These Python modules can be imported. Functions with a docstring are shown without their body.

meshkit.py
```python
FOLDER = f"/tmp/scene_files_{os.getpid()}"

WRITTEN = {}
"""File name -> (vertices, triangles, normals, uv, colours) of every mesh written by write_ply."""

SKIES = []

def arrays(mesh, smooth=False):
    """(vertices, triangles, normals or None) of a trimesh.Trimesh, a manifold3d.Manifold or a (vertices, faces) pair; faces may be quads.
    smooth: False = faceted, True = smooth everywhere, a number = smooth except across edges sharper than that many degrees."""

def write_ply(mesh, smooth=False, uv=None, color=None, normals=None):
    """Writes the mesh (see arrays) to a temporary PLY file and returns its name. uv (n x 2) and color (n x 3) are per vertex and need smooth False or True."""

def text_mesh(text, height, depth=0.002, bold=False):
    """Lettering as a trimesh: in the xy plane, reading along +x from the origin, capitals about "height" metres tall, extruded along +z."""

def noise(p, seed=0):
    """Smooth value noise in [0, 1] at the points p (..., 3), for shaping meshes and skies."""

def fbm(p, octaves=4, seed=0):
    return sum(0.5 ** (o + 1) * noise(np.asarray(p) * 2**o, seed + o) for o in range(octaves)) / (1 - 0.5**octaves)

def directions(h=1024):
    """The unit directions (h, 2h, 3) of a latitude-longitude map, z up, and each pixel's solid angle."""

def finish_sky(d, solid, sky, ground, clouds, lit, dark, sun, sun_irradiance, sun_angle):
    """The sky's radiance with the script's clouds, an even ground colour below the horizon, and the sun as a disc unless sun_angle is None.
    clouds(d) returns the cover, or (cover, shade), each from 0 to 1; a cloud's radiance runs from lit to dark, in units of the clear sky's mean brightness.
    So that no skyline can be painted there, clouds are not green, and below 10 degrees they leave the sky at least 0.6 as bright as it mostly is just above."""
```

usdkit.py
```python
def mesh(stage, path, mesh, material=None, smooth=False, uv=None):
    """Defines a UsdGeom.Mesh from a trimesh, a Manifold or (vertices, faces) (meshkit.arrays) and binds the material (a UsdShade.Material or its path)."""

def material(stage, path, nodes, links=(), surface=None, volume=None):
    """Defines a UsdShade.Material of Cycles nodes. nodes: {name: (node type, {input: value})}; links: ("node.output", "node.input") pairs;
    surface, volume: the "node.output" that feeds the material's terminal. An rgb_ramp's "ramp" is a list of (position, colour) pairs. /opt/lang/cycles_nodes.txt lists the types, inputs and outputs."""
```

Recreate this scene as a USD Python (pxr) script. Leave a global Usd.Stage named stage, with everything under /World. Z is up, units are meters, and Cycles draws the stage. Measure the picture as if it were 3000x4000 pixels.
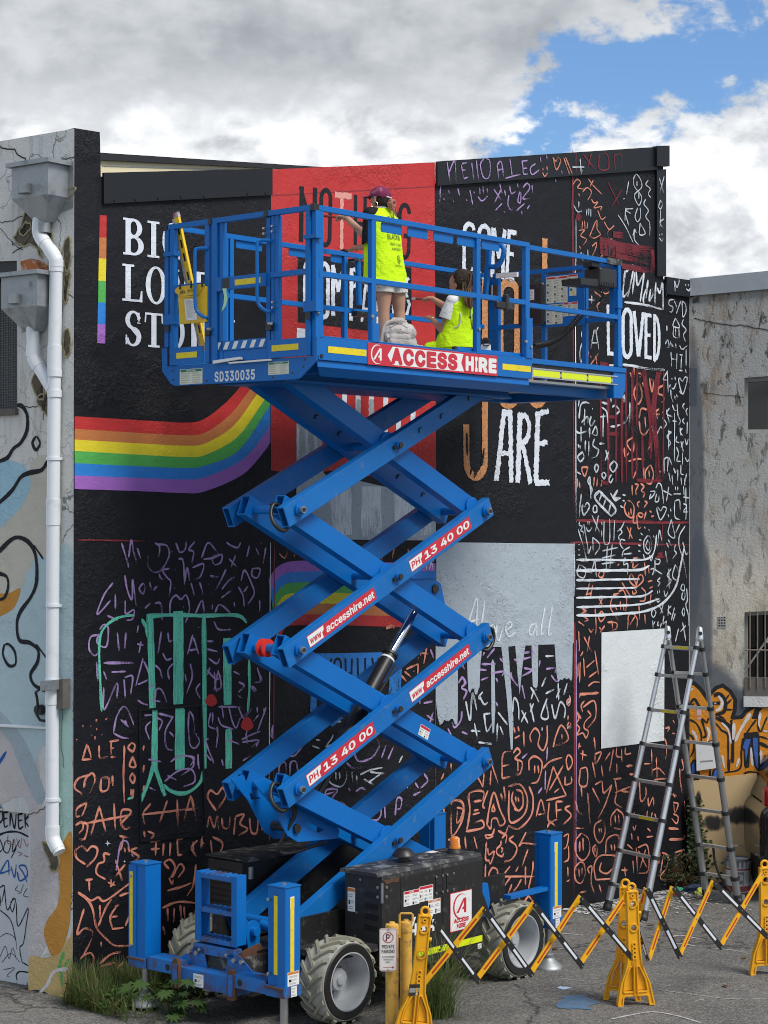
import math, random
import numpy as np, trimesh, manifold3d, shapely
from shapely.geometry import Polygon, LineString, Point, MultiPolygon, box as sbox
from shapely.ops import unary_union
from shapely import affinity
import usdkit, meshkit
from pxr import Usd, UsdGeom, UsdLux, UsdShade, Gf, Sdf

stage = Usd.Stage.CreateInMemory()
UsdGeom.SetStageUpAxis(stage, UsdGeom.Tokens.z)
UsdGeom.SetStageMetersPerUnit(stage, 1.0)
UsdGeom.Xform.Define(stage, '/World')
UsdGeom.Scope.Define(stage, '/World/Looks')
A = np.array
# ------------------------------------------------------------------ camera
S = 0.87                        # metres per measured unit
CAMZ = 4.674 * S
FPX, PITCH, ROLL = 7777.2, 0.0050, 0.0010
EXPOSURE = 0.55
fw = A([0, math.cos(PITCH), math.sin(PITCH)]); up0 = A([0, -math.sin(PITCH), math.cos(PITCH)]); rt0 = A([1., 0, 0])
rt = math.cos(ROLL) * rt0 + math.sin(ROLL) * up0
upv = -math.sin(ROLL) * rt0 + math.cos(ROLL) * up0
EYE = A([0, 0, CAMZ])
cam = UsdGeom.Camera.Define(stage, '/World/camera')
cam.CreateHorizontalApertureAttr(36.0); cam.CreateVerticalApertureAttr(48.0)
cam.CreateFocalLengthAttr(FPX / 3000 * 36.0)
cam.CreateClippingRangeAttr(Gf.Vec2f(0.1, 2000))
cam.CreateExposureAttr(EXPOSURE)
m4 = Gf.Matrix4d(*rt, 0, *upv, 0, *(-fw), 0, *EYE, 1)
cam.AddTransformOp().Set(m4)
# ------------------------------------------------------------------ sky and sun
SUN_AZ, SUN_EL = math.radians(128), math.radians(52)      # azimuth clockwise from +y (view direction)
SUN_I, SUN_ANGLE, SKY_STRENGTH = 0.65, 24.0, 0.10


class G:                         # small node-graph builder
    def __init__(s): s.n, s.l = {}, []
    def __call__(s, kind, **kw):
        name = 'n%d' % len(s.n); inp = {}
        for k, v in kw.items():
            if isinstance(v, Ref): s.l.append((v.s, name + '.' + k))
            else: inp[k] = v
        s.n[name] = (kind, inp)
        return Node(name)
    def m(s, t, a, b=0.0, c=None):
        kw = dict(math_type=t, value1=a, value2=b)
        if c is not None: kw['value3'] = c
        return s('math', **kw)['value']
    def mix(s, fac, a, b, t='mix'): return s('mix', mix_type=t, fac=fac, color1=a, color2=b)['color']
    def ramp(s, fac, stops): return s('rgb_ramp', ramp=stops, fac=fac)
    def ss(s, v, a, b): return s('map_range', range_type='smoothstep', value=v, from_min=a, from_max=b, to_min=0.0, to_max=1.0)['result']
    def noise(s, vec, scale, detail=3.0, rough=0.55, dist=0.0): return s('noise_texture', vector=vec, scale=scale, detail=detail, roughness=rough, distortion=dist)
    def make(s, path, surface, volume=None): return usdkit.material(stage, path, s.n, s.l, surface=surface.s if surface else None)


class Ref:
    def __init__(s, t): s.s = t


class Node:
    def __init__(s, n): s.n = n
    def __getitem__(s, k): return Ref(s.n + '.' + k)


def sky():
    g = G()
    sk = g('sky_texture', sky_type='single_scattering', sun_disc=False, sun_elevation=SUN_EL, sun_rotation=SUN_AZ, air_density=1.0, aerosol_density=0.6, ozone_density=1.6)
    d = g('texture_coordinate')['generated']
    x, y, z = (lambda q: (q['x'], q['y'], q['z']))(g('separate_xyz', vector=d))
    az = g.m('arctan2', x, y); el = g.m('arcsine', z)
    p = g('combine_xyz', x=az, y=g.m('multiply', el, 1.5), z=0.0)['vector']
    n1 = g.noise(p, 9.0, 4.0, 0.55)['fac']           # large cloud groups
    n2 = g.noise(p, 30.0, 6.0, 0.58, 0.3)['fac']           # billows
    n3 = g.noise(p, 70.0, 4.0, 0.6)['fac']
    wob = g.m('add', g.m('multiply', g.m('subtract', n2, 0.5), 0.075), g.m('multiply', g.m('subtract', n3, 0.5), 0.03))
    # clear gap: a slanting band of blue that opens to the right of the white cumulus
    def gap(ax, ey, bx, by, r):
        # distance from (az,el) to the segment a-b, minus r
        dx, dy = bx - ax, by - ey; L2 = dx * dx + dy * dy
        t = g('clamp', value=g.m('divide', g.m('add', g.m('multiply', g.m('subtract', az, ax), dx), g.m('multiply', g.m('subtract', el, ey), dy)), L2))['result']
        ux = g.m('subtract', az, g.m('add', g.m('multiply', t, dx), ax)); uy = g.m('subtract', el, g.m('add', g.m('multiply', t, dy), ey))
        return g.m('subtract', g.m('sqrt', g.m('add', g.m('multiply', ux, ux), g.m('multiply', uy, uy))), r)
    A1 = gap(0.066, 0.182, 0.100, 0.214, 0.009); A2 = gap(0.100, 0.218, 0.34, 0.250, 0.019)
    gp = g.m('minimum', A1, A2)
    gp = g.m('add', gp, wob)
    far = g.ss(g.m('absolute', az), 0.5, 0.9)
    gen = g.ss(g.m('add', n1, g.m('multiply', g.m('subtract', n2, 0.5), 0.4)), 0.40, 0.52)
    front = g.ss(gp, -0.004, 0.010)
    cover = g('mix_float', fac=far, a=front, b=gen)['result']
    cover = g.m('multiply', cover, g.ss(el, -0.02, 0.02))
    # shade: grey undersides high in the frame, bright billows lower down
    hi = g.ss(g.m('add', el, g.m('add', g.m('multiply', g.m('subtract', n1, 0.5), 0.12), g.m('multiply', g.m('subtract', n2, 0.5), 0.06))), 0.190, 0.222)
    low = g.ss(g.m('subtract', 0.175, el), 0.0, 0.07)
    p2 = g('vector_math', math_type='add', vector1=p, vector2=(0.006, 0.010, 0.0))['vector']; n2b = g.noise(p2, 30.0, 6.0, 0.58, 0.3)['fac']; n1b = g.noise(g('vector_math', math_type='add', vector1=p, vector2=(0.012, 0.030, 0.0))['vector'], 9.0, 4.0, 0.55)['fac']
    body = g('clamp', value=g.m('add', 0.55, g.m('add', g.m('multiply', g.m('subtract', n2, n2b), 2.0), g.m('multiply', g.m('subtract', n1, n1b), 3.0))))['result']
    body2 = g.ss(g.m('add', n3, g.m('multiply', n2, 0.5)), 0.55, 0.95)
    lit = g('mix_float', fac=body, a=0.56, b=1.02)['result']
    lit = g.m('multiply', lit, g('mix_float', fac=body2, a=0.90, b=1.03)['result'])
    lit = g.m('multiply', lit, g('mix_float', fac=low, a=1.0, b=0.90)['result'])
    grey = g('mix_float', fac=g.ss(g.m('add', n1, g.m('multiply', n2, 0.35)), 0.42, 0.85), a=0.32, b=0.60)['result']
    grey = g.m('multiply', grey, g('mix_float', fac=body2, a=0.96, b=1.04)['result'])
    br = g('mix_float', fac=hi, a=lit, b=grey)['result']
    tint = g.mix(br, (0.80, 0.90, 1.02), (1.0, 1.0, 1.0))
    cc = g('vector_math', math_type='scale', vector1=tint, scale=g.m('multiply', br, CLOUD))['vector']
    sky2 = g.mix(1.0, sk['color'], (0.62, 0.80, 1.0), 'multiply')
    sky2 = g('vector_math', math_type='scale', vector1=sky2, scale=1.0)['vector']
    col = g.mix(cover, sky2, cc)
    bg = g('background_shader', color=col, strength=SKY_STRENGTH)
    return g.make('/World/Looks/sky_look', bg['background'])


CLOUD = 8.6
dome = UsdLux.DomeLight.Define(stage, '/World/sky')
UsdShade.MaterialBindingAPI.Apply(dome.GetPrim()).Bind(sky())
dome.GetPrim().SetCustomDataByKey('kind', 'structure')
sun = UsdLux.DistantLight.Define(stage, '/World/sun')
sun.CreateIntensityAttr(SUN_I); sun.CreateAngleAttr(SUN_ANGLE); sun.CreateColorAttr(Gf.Vec3f(1.0, 0.95, 0.88))
sun.CreateNormalizeAttr(True)
sun.AddRotateZOp().Set(-math.degrees(SUN_AZ)); sun.AddRotateXOp().Set(math.degrees(SUN_EL) - 90)


# ------------------------------------------------------------------ helpers
def prim_name(base, parent='/World'):
    if not stage.GetPrimAtPath(parent + '/' + base): return base
    k = 1
    while stage.GetPrimAtPath('%s/%s_%03d' % (parent, base, k)): k += 1
    return '%s_%03d' % (base, k)


def tag(prim, label=None, cat=None, group=None, kind=None):
    p = prim.GetPrim() if hasattr(prim, 'GetPrim') else prim
    for k, v in (('label', label), ('category', cat), ('group', group), ('kind', kind)):
        if v: p.SetCustomDataByKey(k, v)
    return p


def thing(name, label, cat, group=None, loc=(0, 0, 0), rz=0.0, scale=None, kind=None):
    x = UsdGeom.Xform.Define(stage, '/World/' + prim_name(name))
    x.AddTranslateOp().Set(Gf.Vec3d(*map(float, loc)))
    if rz: x.AddRotateZOp().Set(rz)
    if scale: x.AddScaleOp().Set(Gf.Vec3f(scale, scale, scale))
    return tag(x, label, cat, group, kind)


def path_of(p): return str(p.GetPath()) if hasattr(p, 'GetPath') else p


def part(parent, name, mesh, mat, smooth=False, label=None, kind=None, uv=None):
    pp = path_of(parent)
    m = usdkit.mesh(stage, pp + '/' + prim_name(name, pp), mesh, mat, smooth=smooth, uv=uv)
    return tag(m, label, None, None, kind)


def solo(name, mesh, mat, label, cat, group=None, smooth=False, kind=None, uv=None):
    m = usdkit.mesh(stage, '/World/' + prim_name(name), mesh, mat, smooth=smooth, uv=uv)
    return tag(m, label, cat, group, kind)


def cat_(*ms):
    V, F, o = [], [], 0
    for m in ms:
        if m is None: continue
        v, f = (m.vertices, m.faces) if isinstance(m, trimesh.Trimesh) else m
        v = np.asarray(v, float); f = np.asarray(f, int)
        if f.shape[1] == 4: f = np.vstack([f[:, [0, 1, 2]], f[:, [0, 2, 3]]])
        V.append(v); F.append(f + o); o += len(v)
    return np.vstack(V), np.vstack(F)


_BF = A([[0, 3, 2, 1], [4, 5, 6, 7], [0, 1, 5, 4], [1, 2, 6, 5], [2, 3, 7, 6], [3, 0, 4, 7]])


def hexa(p8): return cat_((A(p8, float), _BF))


def bx(x0, x1, y0, y1, z0, z1):
    x0, x1 = sorted((x0, x1)); y0, y1 = sorted((y0, y1)); z0, z1 = sorted((z0, z1))
    return hexa([(x0, y0, z0), (x1, y0, z0), (x1, y1, z0), (x0, y1, z0), (x0, y0, z1), (x1, y0, z1), (x1, y1, z1), (x0, y1, z1)])


def rbx(x0, x1, y0, y1, z0, z1, r=0.01, seg=8):          # rounded box (hull of spheres)
    x0, x1 = sorted((x0, x1)); y0, y1 = sorted((y0, y1)); z0, z1 = sorted((z0, z1))
    r = min(r, (x1 - x0) / 2.001, (y1 - y0) / 2.001, (z1 - z0) / 2.001)
    s = manifold3d.Manifold.sphere(r, seg)
    h = manifold3d.Manifold.batch_hull([s.translate((x, y, z)) for x in (x0 + r, x1 - r) for y in (y0 + r, y1 - r) for z in (z0 + r, z1 - r)])
    mm = h.to_mesh(); return np.array(mm.vert_properties[:, :3], float), np.array(mm.tri_verts, int)


def nrm(v): v = A(v, float); return v / np.linalg.norm(v)


def frame(d, side=None):
    d = nrm(d)
    if side is None: side = (0, 0, 1) if abs(d[2]) < 0.9 else (1, 0, 0)
    a = np.cross(side, d); a = nrm(a) if np.linalg.norm(a) > 1e-6 else nrm(np.cross((1, 0, 0), d))
    return d, a, np.cross(d, a)


def beam(p, q, w, h, side=(0, 0, 1)):                    # w across, h along "side"
    p, q = A(p, float), A(q, float); d, a, b = frame(q - p, side)
    c = [(-1, -1), (1, -1), (1, 1), (-1, 1)]
    return hexa([p + a * w / 2 * i + b * h / 2 * j for i, j in c] + [q + a * w / 2 * i + b * h / 2 * j for i, j in c])


def tube_open(p, q, w, h, t, side=(0, 0, 1)):            # hollow rectangular tube with open ends
    p, q = A(p, float), A(q, float); d, a, b = frame(q - p, side)
    c = [(-1, -1), (1, -1), (1, 1), (-1, 1)]; V = []
    for e in (p, q):
        V += [e + a * w / 2 * i + b * h / 2 * j for i, j in c] + [e + a * (w / 2 - t) * i + b * (h / 2 - t) * j for i, j in c]
    Fq = []
    for k in range(4):
        n = (k + 1) % 4
        Fq += [(k, n, 8 + n, 8 + k), (4 + n, 4 + k, 12 + k, 12 + n), (n, k, 4 + k, 4 + n), (8 + k, 8 + n, 12 + n, 12 + k)]
    return cat_((A(V), A(Fq)))


def cyl(p, q, r, n=16, r2=None, cap=True):
    p, q = A(p, float), A(q, float); d, a, b = frame(q - p); r2 = r if r2 is None else r2
    t = np.arange(n) * 2 * np.pi / n; c = np.cos(t)[:, None] * a + np.sin(t)[:, None] * b
    V = np.vstack([p + c * r, q + c * r2, [p], [q]]); Fs = []
    for i in range(n):
        j = (i + 1) % n; Fs += [(i, j, n + j), (i, n + j, n + i)]
        if cap: Fs += [(j, i, 2 * n), (n + i, n + j, 2 * n + 1)]
    return V, A(Fs)


def sweep(pts, r, n=10, cap=True):                       # round tube along a polyline
    P = A(pts, float); T = np.gradient(P, axis=0); T /= np.linalg.norm(T, axis=1)[:, None] + 1e-12
    d, a, b = frame(T[0]); rr = np.broadcast_to(r, len(P)); V = []
    t = np.arange(n) * 2 * np.pi / n
    for i in range(len(P)):
        a = a - T[i] * (a @ T[i]); a = nrm(a); b = np.cross(T[i], a)
        V.append(P[i] + rr[i] * (np.cos(t)[:, None] * a + np.sin(t)[:, None] * b))
    V = np.vstack(V); Fs = []
    for i in range(len(P) - 1):
        for k in range(n):
            j = (k + 1) % n; Fs += [(i * n + k, i * n + j, i * n + n + j), (i * n + k, i * n + n + j, i * n + n + k)]
    if cap:
        c0, c1 = len(V), len(V) + 1; V = np.vstack([V, P[:1], P[-1:]]); e = (len(P) - 1) * n
        for k in range(n):
            j = (k + 1) % n; Fs += [(j, k, c0), (e + k, e + j, c1)]
    return V, A(Fs)


def spline(pts, m=8, closed=False):                      # Catmull-Rom through the points
    P = A(pts, float)
    if len(P) < 3: return np.vstack([P[0] + (P[1] - P[0]) * t for t in np.linspace(0, 1, m + 1)])
    Q = np.vstack([P[-1:], P, P[:2]]) if closed else np.vstack([2 * P[:1] - P[1:2], P, 2 * P[-1:] - P[-2:-1]])
    out = []
    for i in range(1, len(Q) - 2):
        for t in np.arange(m) / m:
            out.append(0.5 * ((2 * Q[i]) + (-Q[i - 1] + Q[i + 1]) * t + (2 * Q[i - 1] - 5 * Q[i] + 4 * Q[i + 1] - Q[i + 2]) * t * t + (-Q[i - 1] + 3 * Q[i] - 3 * Q[i + 1] + Q[i + 2]) * t ** 3))
    if not closed: out.append(Q[-2])
    return A(out)


def lathe(prof, n=32, axis=(0, 0, 1), at=(0, 0, 0)):     # prof: (r, z) pairs
    d, a, b = frame(axis); t = np.arange(n) * 2 * np.pi / n; V = []
    for r, z in prof: V.append(A(at, float) + d * z + r * (np.cos(t)[:, None] * a + np.sin(t)[:, None] * b))
    V = np.vstack(V); Fs = []
    for i in range(len(prof) - 1):
        for k in range(n):
            j = (k + 1) % n; Fs += [(i * n + k, i * n + j, i * n + n + j), (i * n + k, i * n + n + j, i * n + n + k)]
    return V, A(Fs)


def polys(sh):
    if sh.is_empty: return []
    return [g for g in getattr(sh, 'geoms', [sh]) if g.geom_type == 'Polygon' and g.area > 1e-9]


class Plane:
    """A drawing plane: origin o, axes u (right), v (up), n (towards the viewer)."""
    def __init__(s, o, u, v, n=None):
        s.o, s.u, s.v = A(o, float), nrm(u), nrm(v); s.n = nrm(np.cross(s.u, s.v)) if n is None else nrm(n)
    def p3(s, uv, h=0.0):
        uv = np.asarray(uv, float).reshape(-1, 2); return s.o + uv[:, :1] * s.u + uv[:, 1:2] * s.v + np.reshape(h, (-1, 1)) * s.n
    def flat(s, sh, h=0.0):
        ms = []
        for g in polys(sh):
            v, f = trimesh.creation.triangulate_polygon(g, engine='earcut')
            v = np.asarray(v); f = np.asarray(f)
            a = v[f[:, 1]] - v[f[:, 0]]; b = v[f[:, 2]] - v[f[:, 0]]
            bad = a[:, 0] * b[:, 1] - a[:, 1] * b[:, 0] < 0; f[bad] = f[bad][:, ::-1]
            ms.append((s.p3(v, h), f))
        return cat_(*ms)
    def slab(s, sh, h0, h1):
        ms = []
        for g in polys(sh):
            t = trimesh.creation.extrude_polygon(g, h1 - h0, engine='earcut'); v = t.vertices
            ms.append((s.p3(v[:, :2], v[:, 2] + h0), t.faces if np.dot(np.cross(s.u, s.v), s.n) > 0 else t.faces[:, ::-1]))
        return cat_(*ms)
    def text(s, txt, height, uv, h=0.0, depth=0.0012, bold=False, width=None, shear=0.0, rot=0.0, center=False):
        t = meshkit.text_mesh(txt, height, depth, bold); v = np.array(t.vertices)
        x0, x1 = v[:, 0].min(), v[:, 0].max(); v[:, 0] -= x0
        if width: v[:, 0] *= width / (x1 - x0)
        if center: v[:, 0] -= v[:, 0].max() / 2
        v[:, 0] += shear * v[:, 1]
        c, q = math.cos(rot), math.sin(rot); xy = np.stack([v[:, 0] * c - v[:, 1] * q, v[:, 0] * q + v[:, 1] * c], 1) + A(uv, float)
        return s.p3(xy, v[:, 2] + h), t.faces


def ray(q): return fw + rt * (q[0] - 1500) / FPX - upv * (q[1] - 2000) / FPX
def on_plane(q, n, d):            # where the sight line through photo point q meets the plane n.x = d
    r = ray(q); n = A(n, float); return EYE + r * ((d - n @ EYE) / (n @ r))


GSLOPE = -0.0133
GN = A([0, -GSLOPE, 1.0]); GD = -GSLOPE * 18 * S
def gz(x, y): return GSLOPE * (y - 18 * S)
def ground(q): return on_plane(q, GN, GD)


class Wall(Plane):                # a vertical plane met by sight lines; uv in metres
    def px(s, pts, h=0.0):
        return A([(lambda w: ((w - s.o) @ s.u, (w - s.o) @ s.v))(on_plane(q, s.n, s.n @ s.o + h)) for q in np.reshape(pts, (-1, 2))])
    def poly(s, pts): return Polygon(s.px(pts)).buffer(0)


LYAW = 0.8603
LX = A([math.cos(LYAW), math.sin(LYAW), 0]); LY = A([-math.sin(LYAW), math.cos(LYAW), 0]); LO = A([-0.8128 * S, 18.9 * S, 0])
def l2w(p): p = A(p, float); return LO + S * (p[0] * LX + p[1] * LY) + A([0, 0, S * p[2]])
def lf(q, ax, val):               # photo point -> lift coordinates on the plane axis ax = val
    r = ray(q); n = (LX, LY, A([0, 0, 1.]))[ax]; o = (LX @ LO, LY @ LO, 0)[ax]
    w = EYE + r * ((o + S * val - n @ EYE) / (n @ r)) - LO
    return A([w @ LX, w @ LY, w[2]]) / S
# ------------------------------------------------------------------ materials
def L(n): return '/World/Looks/' + n


def obj_pos(g): return g('geometry')['position']


def base_mat(name, col, rough=0.5, metal=0.0, var=0.12, vscale=6.0, bump=0.0, bscale=60.0, bdist=0.004, dirt=None, coat=0.0, bev=0.0, spec=0.5, **kw):
    """Plain coloured surface with slight uneven tone, optional grime patches and fine relief."""
    g = G(); p = obj_pos(g)
    n = g.noise(p, vscale, 4.0)['fac']
    c = A(col, float)
    col_ = g.mix(n, tuple(c * (1 - var)), tuple(np.minimum(c * (1 + var), 1)))
    if dirt:
        dcol, amount, dsc = dirt
        m = g.noise(p, dsc, 6.0, 0.65)['fac']; m = g.ss(m, 0.62 - amount * 0.3, 0.72)
        col_ = g.mix(g.m('multiply', m, min(1.0, amount * 2)), col_, dcol)
    r = g.m('add', rough - 0.06, g.m('multiply', n, 0.12))
    kw2 = dict(base_color=col_, roughness=r, metallic=metal, coat_weight=coat, specular_ior_level=spec, **kw)
    nor = None
    if bev: nor = g('bevel', radius=bev, samples=4)['bevel']
    if bump:
        h = g.noise(p, bscale, 4.0)['fac']
        b = dict(height=h, strength=bump, distance=bdist)
        if nor is not None: b['normal'] = nor
        nor = g('bump', **b)['normal']
    if nor is not None: kw2['normal'] = nor
    return g.make(L(name), g('principled_bsdf', **kw2)['BSDF'])


def wall_bump(g, p, strength=0.9):
    """Blistered, trowelled render shared by every coat of paint on the mural wall."""
    a = g.noise(p, 5.0, 3.0, 0.5, 0.6)['fac']
    b = g.noise(p, 26.0, 5.0, 0.6, 0.9)['fac']
    c = g.noise(p, 120.0, 3.0, 0.6)['fac']
    patch = g.ss(g.noise(p, 1.3, 3.0)['fac'], 0.48, 0.62)
    h = g.m('add', g.m('multiply', b, g.m('add', 0.25, g.m('multiply', patch, 0.9))), g.m('multiply', c, 0.10))
    h = g.m('add', h, g.m('multiply', a, 0.5))
    return g('bump', height=h, strength=strength, distance=0.022)['normal']


def paint(name, col, rough=0.55, var=0.10, dry=0.0, wear=0.0, under=(0.012, 0.013, 0.017), spec=0.35, bump=0.9):
    """House paint brushed on the rendered wall; dry > 0 lets the coat break up along the stroke (st = along, across)."""
    g = G(); p = obj_pos(g)
    n = g.noise(p, 9.0, 5.0, 0.6)['fac']; c = A(col, float)
    col_ = g.mix(n, tuple(c * (1 - var)), tuple(np.minimum(c * (1 + var), 1)))
    if wear:
        w = g.ss(g.noise(p, 38.0, 6.0, 0.7)['fac'], 0.62 - wear * 0.25, 0.68)
        col_ = g.mix(w, col_, under)
    nor = wall_bump(g, p, bump)
    pr = g('principled_bsdf', base_color=col_, roughness=rough, specular_ior_level=spec, normal=nor)['BSDF']
    if dry:
        uv = g('texture_coordinate')['UV']
        s = g('separate_xyz', vector=uv)
        along, across, rnd = s['x'], s['y'], s['z']
        v = g('combine_xyz', x=g.m('multiply', along, 2.5), y=g.m('multiply', across, 75.0), z=0.0)['vector']
        st = g.noise(v, 1.0, 4.0, 0.65)['fac']
        sp = g.noise(p, 90.0, 5.0, 0.7)['fac']
        col_ = g.mix(g.ss(g.m('add', g.m('multiply', st, .6), g.m('multiply', sp, .4)), 0.36, 0.56), tuple(c * .60), col_)
        pr = g('principled_bsdf', base_color=col_, roughness=rough, specular_ior_level=spec, normal=nor)['BSDF']
        k = g.m('add', g.m('multiply', st, 0.55), g.m('multiply', sp, 0.55))
        big = g.noise(p, 2.2, 2.0)['fac']
        th = g.m('add', 0.41, g.m('multiply', g.m('add', g.m('multiply', g.m('subtract', along, 0.35), 0.26), g.m('multiply', g.m('subtract', big, 0.5), 0.75)), dry))
        a = g.ss(k, g.m('subtract', th, 0.05), g.m('add', th, 0.10))
        pr = g('mix_closure', fac=a, closure1=g('transparent_bsdf')['BSDF'], closure2=pr)['closure']
    return g.make(L(name), pr)


BLACKP = (0.0075, 0.008, 0.0115)
paint('wall_black', BLACKP, 0.55, 0.25, spec=0.24)
paint('wall_black_metal', (0.008, 0.009, 0.012), 0.42, 0.2, spec=0.35, bump=0.15)
base_mat('crack_dark', (0.02, 0.018, 0.015), 0.9)


def stucco(name, base, cool, brown, amount):
    g = G(); p = obj_pos(g)
    s = g('separate_xyz', vector=p)
    n1 = g.noise(p, 0.9, 4.0, 0.6)['fac']; n2 = g.noise(p, 7.0, 6.0, 0.65, 0.3)['fac']
    stretch = g('mapping', vector=p, scale=(9.0, 9.0, 0.9))['vector']
    run = g.noise(stretch, 1.0, 5.0, 0.65)['fac']
    c = g.mix(g.ss(n1, 0.35, 0.65), base, cool)
    c = g.mix(g.m('multiply', g.ss(run, 0.52, 0.72), amount), c, tuple(A(brown) * 0.8))
    c = g.mix(g.m('multiply', g.ss(n2, 0.60, 0.70), amount), c, brown)
    cr = g('voronoi_texture', feature='distance_to_edge', vector=g('vector_math', math_type='add', vector1=p, vector2=g('vector_math', math_type='scale', vector1=g.noise(p, 3.0, 5.0)['color'], scale=0.6)['vector'])['vector'], scale=1.1)['distance']
    crack = g.ss(cr, 0.010, 0.002)
    c = g.mix(g.m('multiply', crack, g.m('multiply', g.ss(n1, 0.45, 0.6), 0.8)), c, (0.05, 0.045, 0.04))
    h = g.m('subtract', g.m('add', g.m('multiply', n2, 0.6), g.m('multiply', g.noise(p, 45.0, 5.0, 0.6, 0.6)['fac'], 0.5)), g.m('multiply', crack, 0.5))
    nor = g('bump', height=h, strength=0.8, distance=0.02)['normal']
    return g.make(L(name), g('principled_bsdf', base_color=c, roughness=0.85, specular_ior_level=0.2, normal=nor)['BSDF'])


stucco('stucco_pale', (0.64, 0.635, 0.60), (0.53, 0.55, 0.55), (0.25, 0.22, 0.16), 0.42)
def wcol(name, c, **k): return paint(name, c, 0.75, 0.09, spec=0.2, **k)
wcol('stucco_blue', (0.33, 0.53, 0.63)); wcol('stucco_cream', (0.52, 0.50, 0.42)); wcol('stucco_mist', (0.42, 0.54, 0.57))
wcol('stucco_mint', (0.38, 0.55, 0.50)); wcol('stucco_pink', (0.50, 0.47, 0.47)); wcol('stucco_ochre', (0.50, 0.24, 0.045))
wcol('stucco_tan', (0.52, 0.38, 0.16)); wcol('stucco_navy', (0.025, 0.03, 0.05)); wcol('stucco_line', (0.016, 0.018, 0.022)); wcol('stucco_grey', (0.34, 0.41, 0.45))
wcol('stucco_green', (0.12, 0.38, 0.11)); wcol('stucco_white', (0.6, 0.6, 0.6)); wcol('tag_blue', (0.02, 0.10, 0.34)); wcol('tag_red', (0.32, 0.10, 0.09))


def weathered():
    g = G(); p = obj_pos(g)
    s = g('separate_xyz', vector=p)
    n1 = g.noise(p, 0.8, 4.0, 0.6)['fac']
    st = g('mapping', vector=p, scale=(7.0, 7.0, 1.6))['vector']
    run = g.noise(st, 1.0, 6.0, 0.68, 0.3)['fac']
    spots = g.noise(g('mapping', vector=p, scale=(12.0, 12.0, 5.0))['vector'], 1.0, 6.0, 0.7, 0.4)['fac']
    up = g.ss(s['z'], 3.2, 6.4)
    c = g.mix(g.ss(n1, 0.38, 0.62), (0.52, 0.49, 0.42), (0.40, 0.40, 0.385))
    c = g.mix(g.m('multiply', up, 0.75), c, (0.26, 0.275, 0.28))
    # sooty band against the neighbouring wall
    c = g.mix(g.m('multiply', g.ss(run, 0.50, 0.68), g('mix_float', fac=up, a=0.35, b=0.75)['result']), c, (0.12, 0.112, 0.10))
    c = g.mix(g.m('multiply', g.ss(spots, 0.535, 0.62), g('mix_float', fac=up, a=0.45, b=0.95)['result']), c, (0.055, 0.05, 0.043))
    c = g.mix(g.m('multiply', g.ss(g.noise(p, 2.3, 5.0, .6, .5)['fac'], .50, .68), .55), c, (0.30, 0.235, 0.17))
    h = g.m('add', g.m('multiply', spots, -0.5), g.m('multiply', g.noise(p, 40.0, 5.0, 0.65, 0.5)['fac'], 0.5))
    nor = g('bump', height=h, strength=0.9, distance=0.02)['normal']
    return g.make(L('weathered'), g('principled_bsdf', base_color=c, roughness=0.9, specular_ior_level=0.15, normal=nor)['BSDF'])


weathered()


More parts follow.
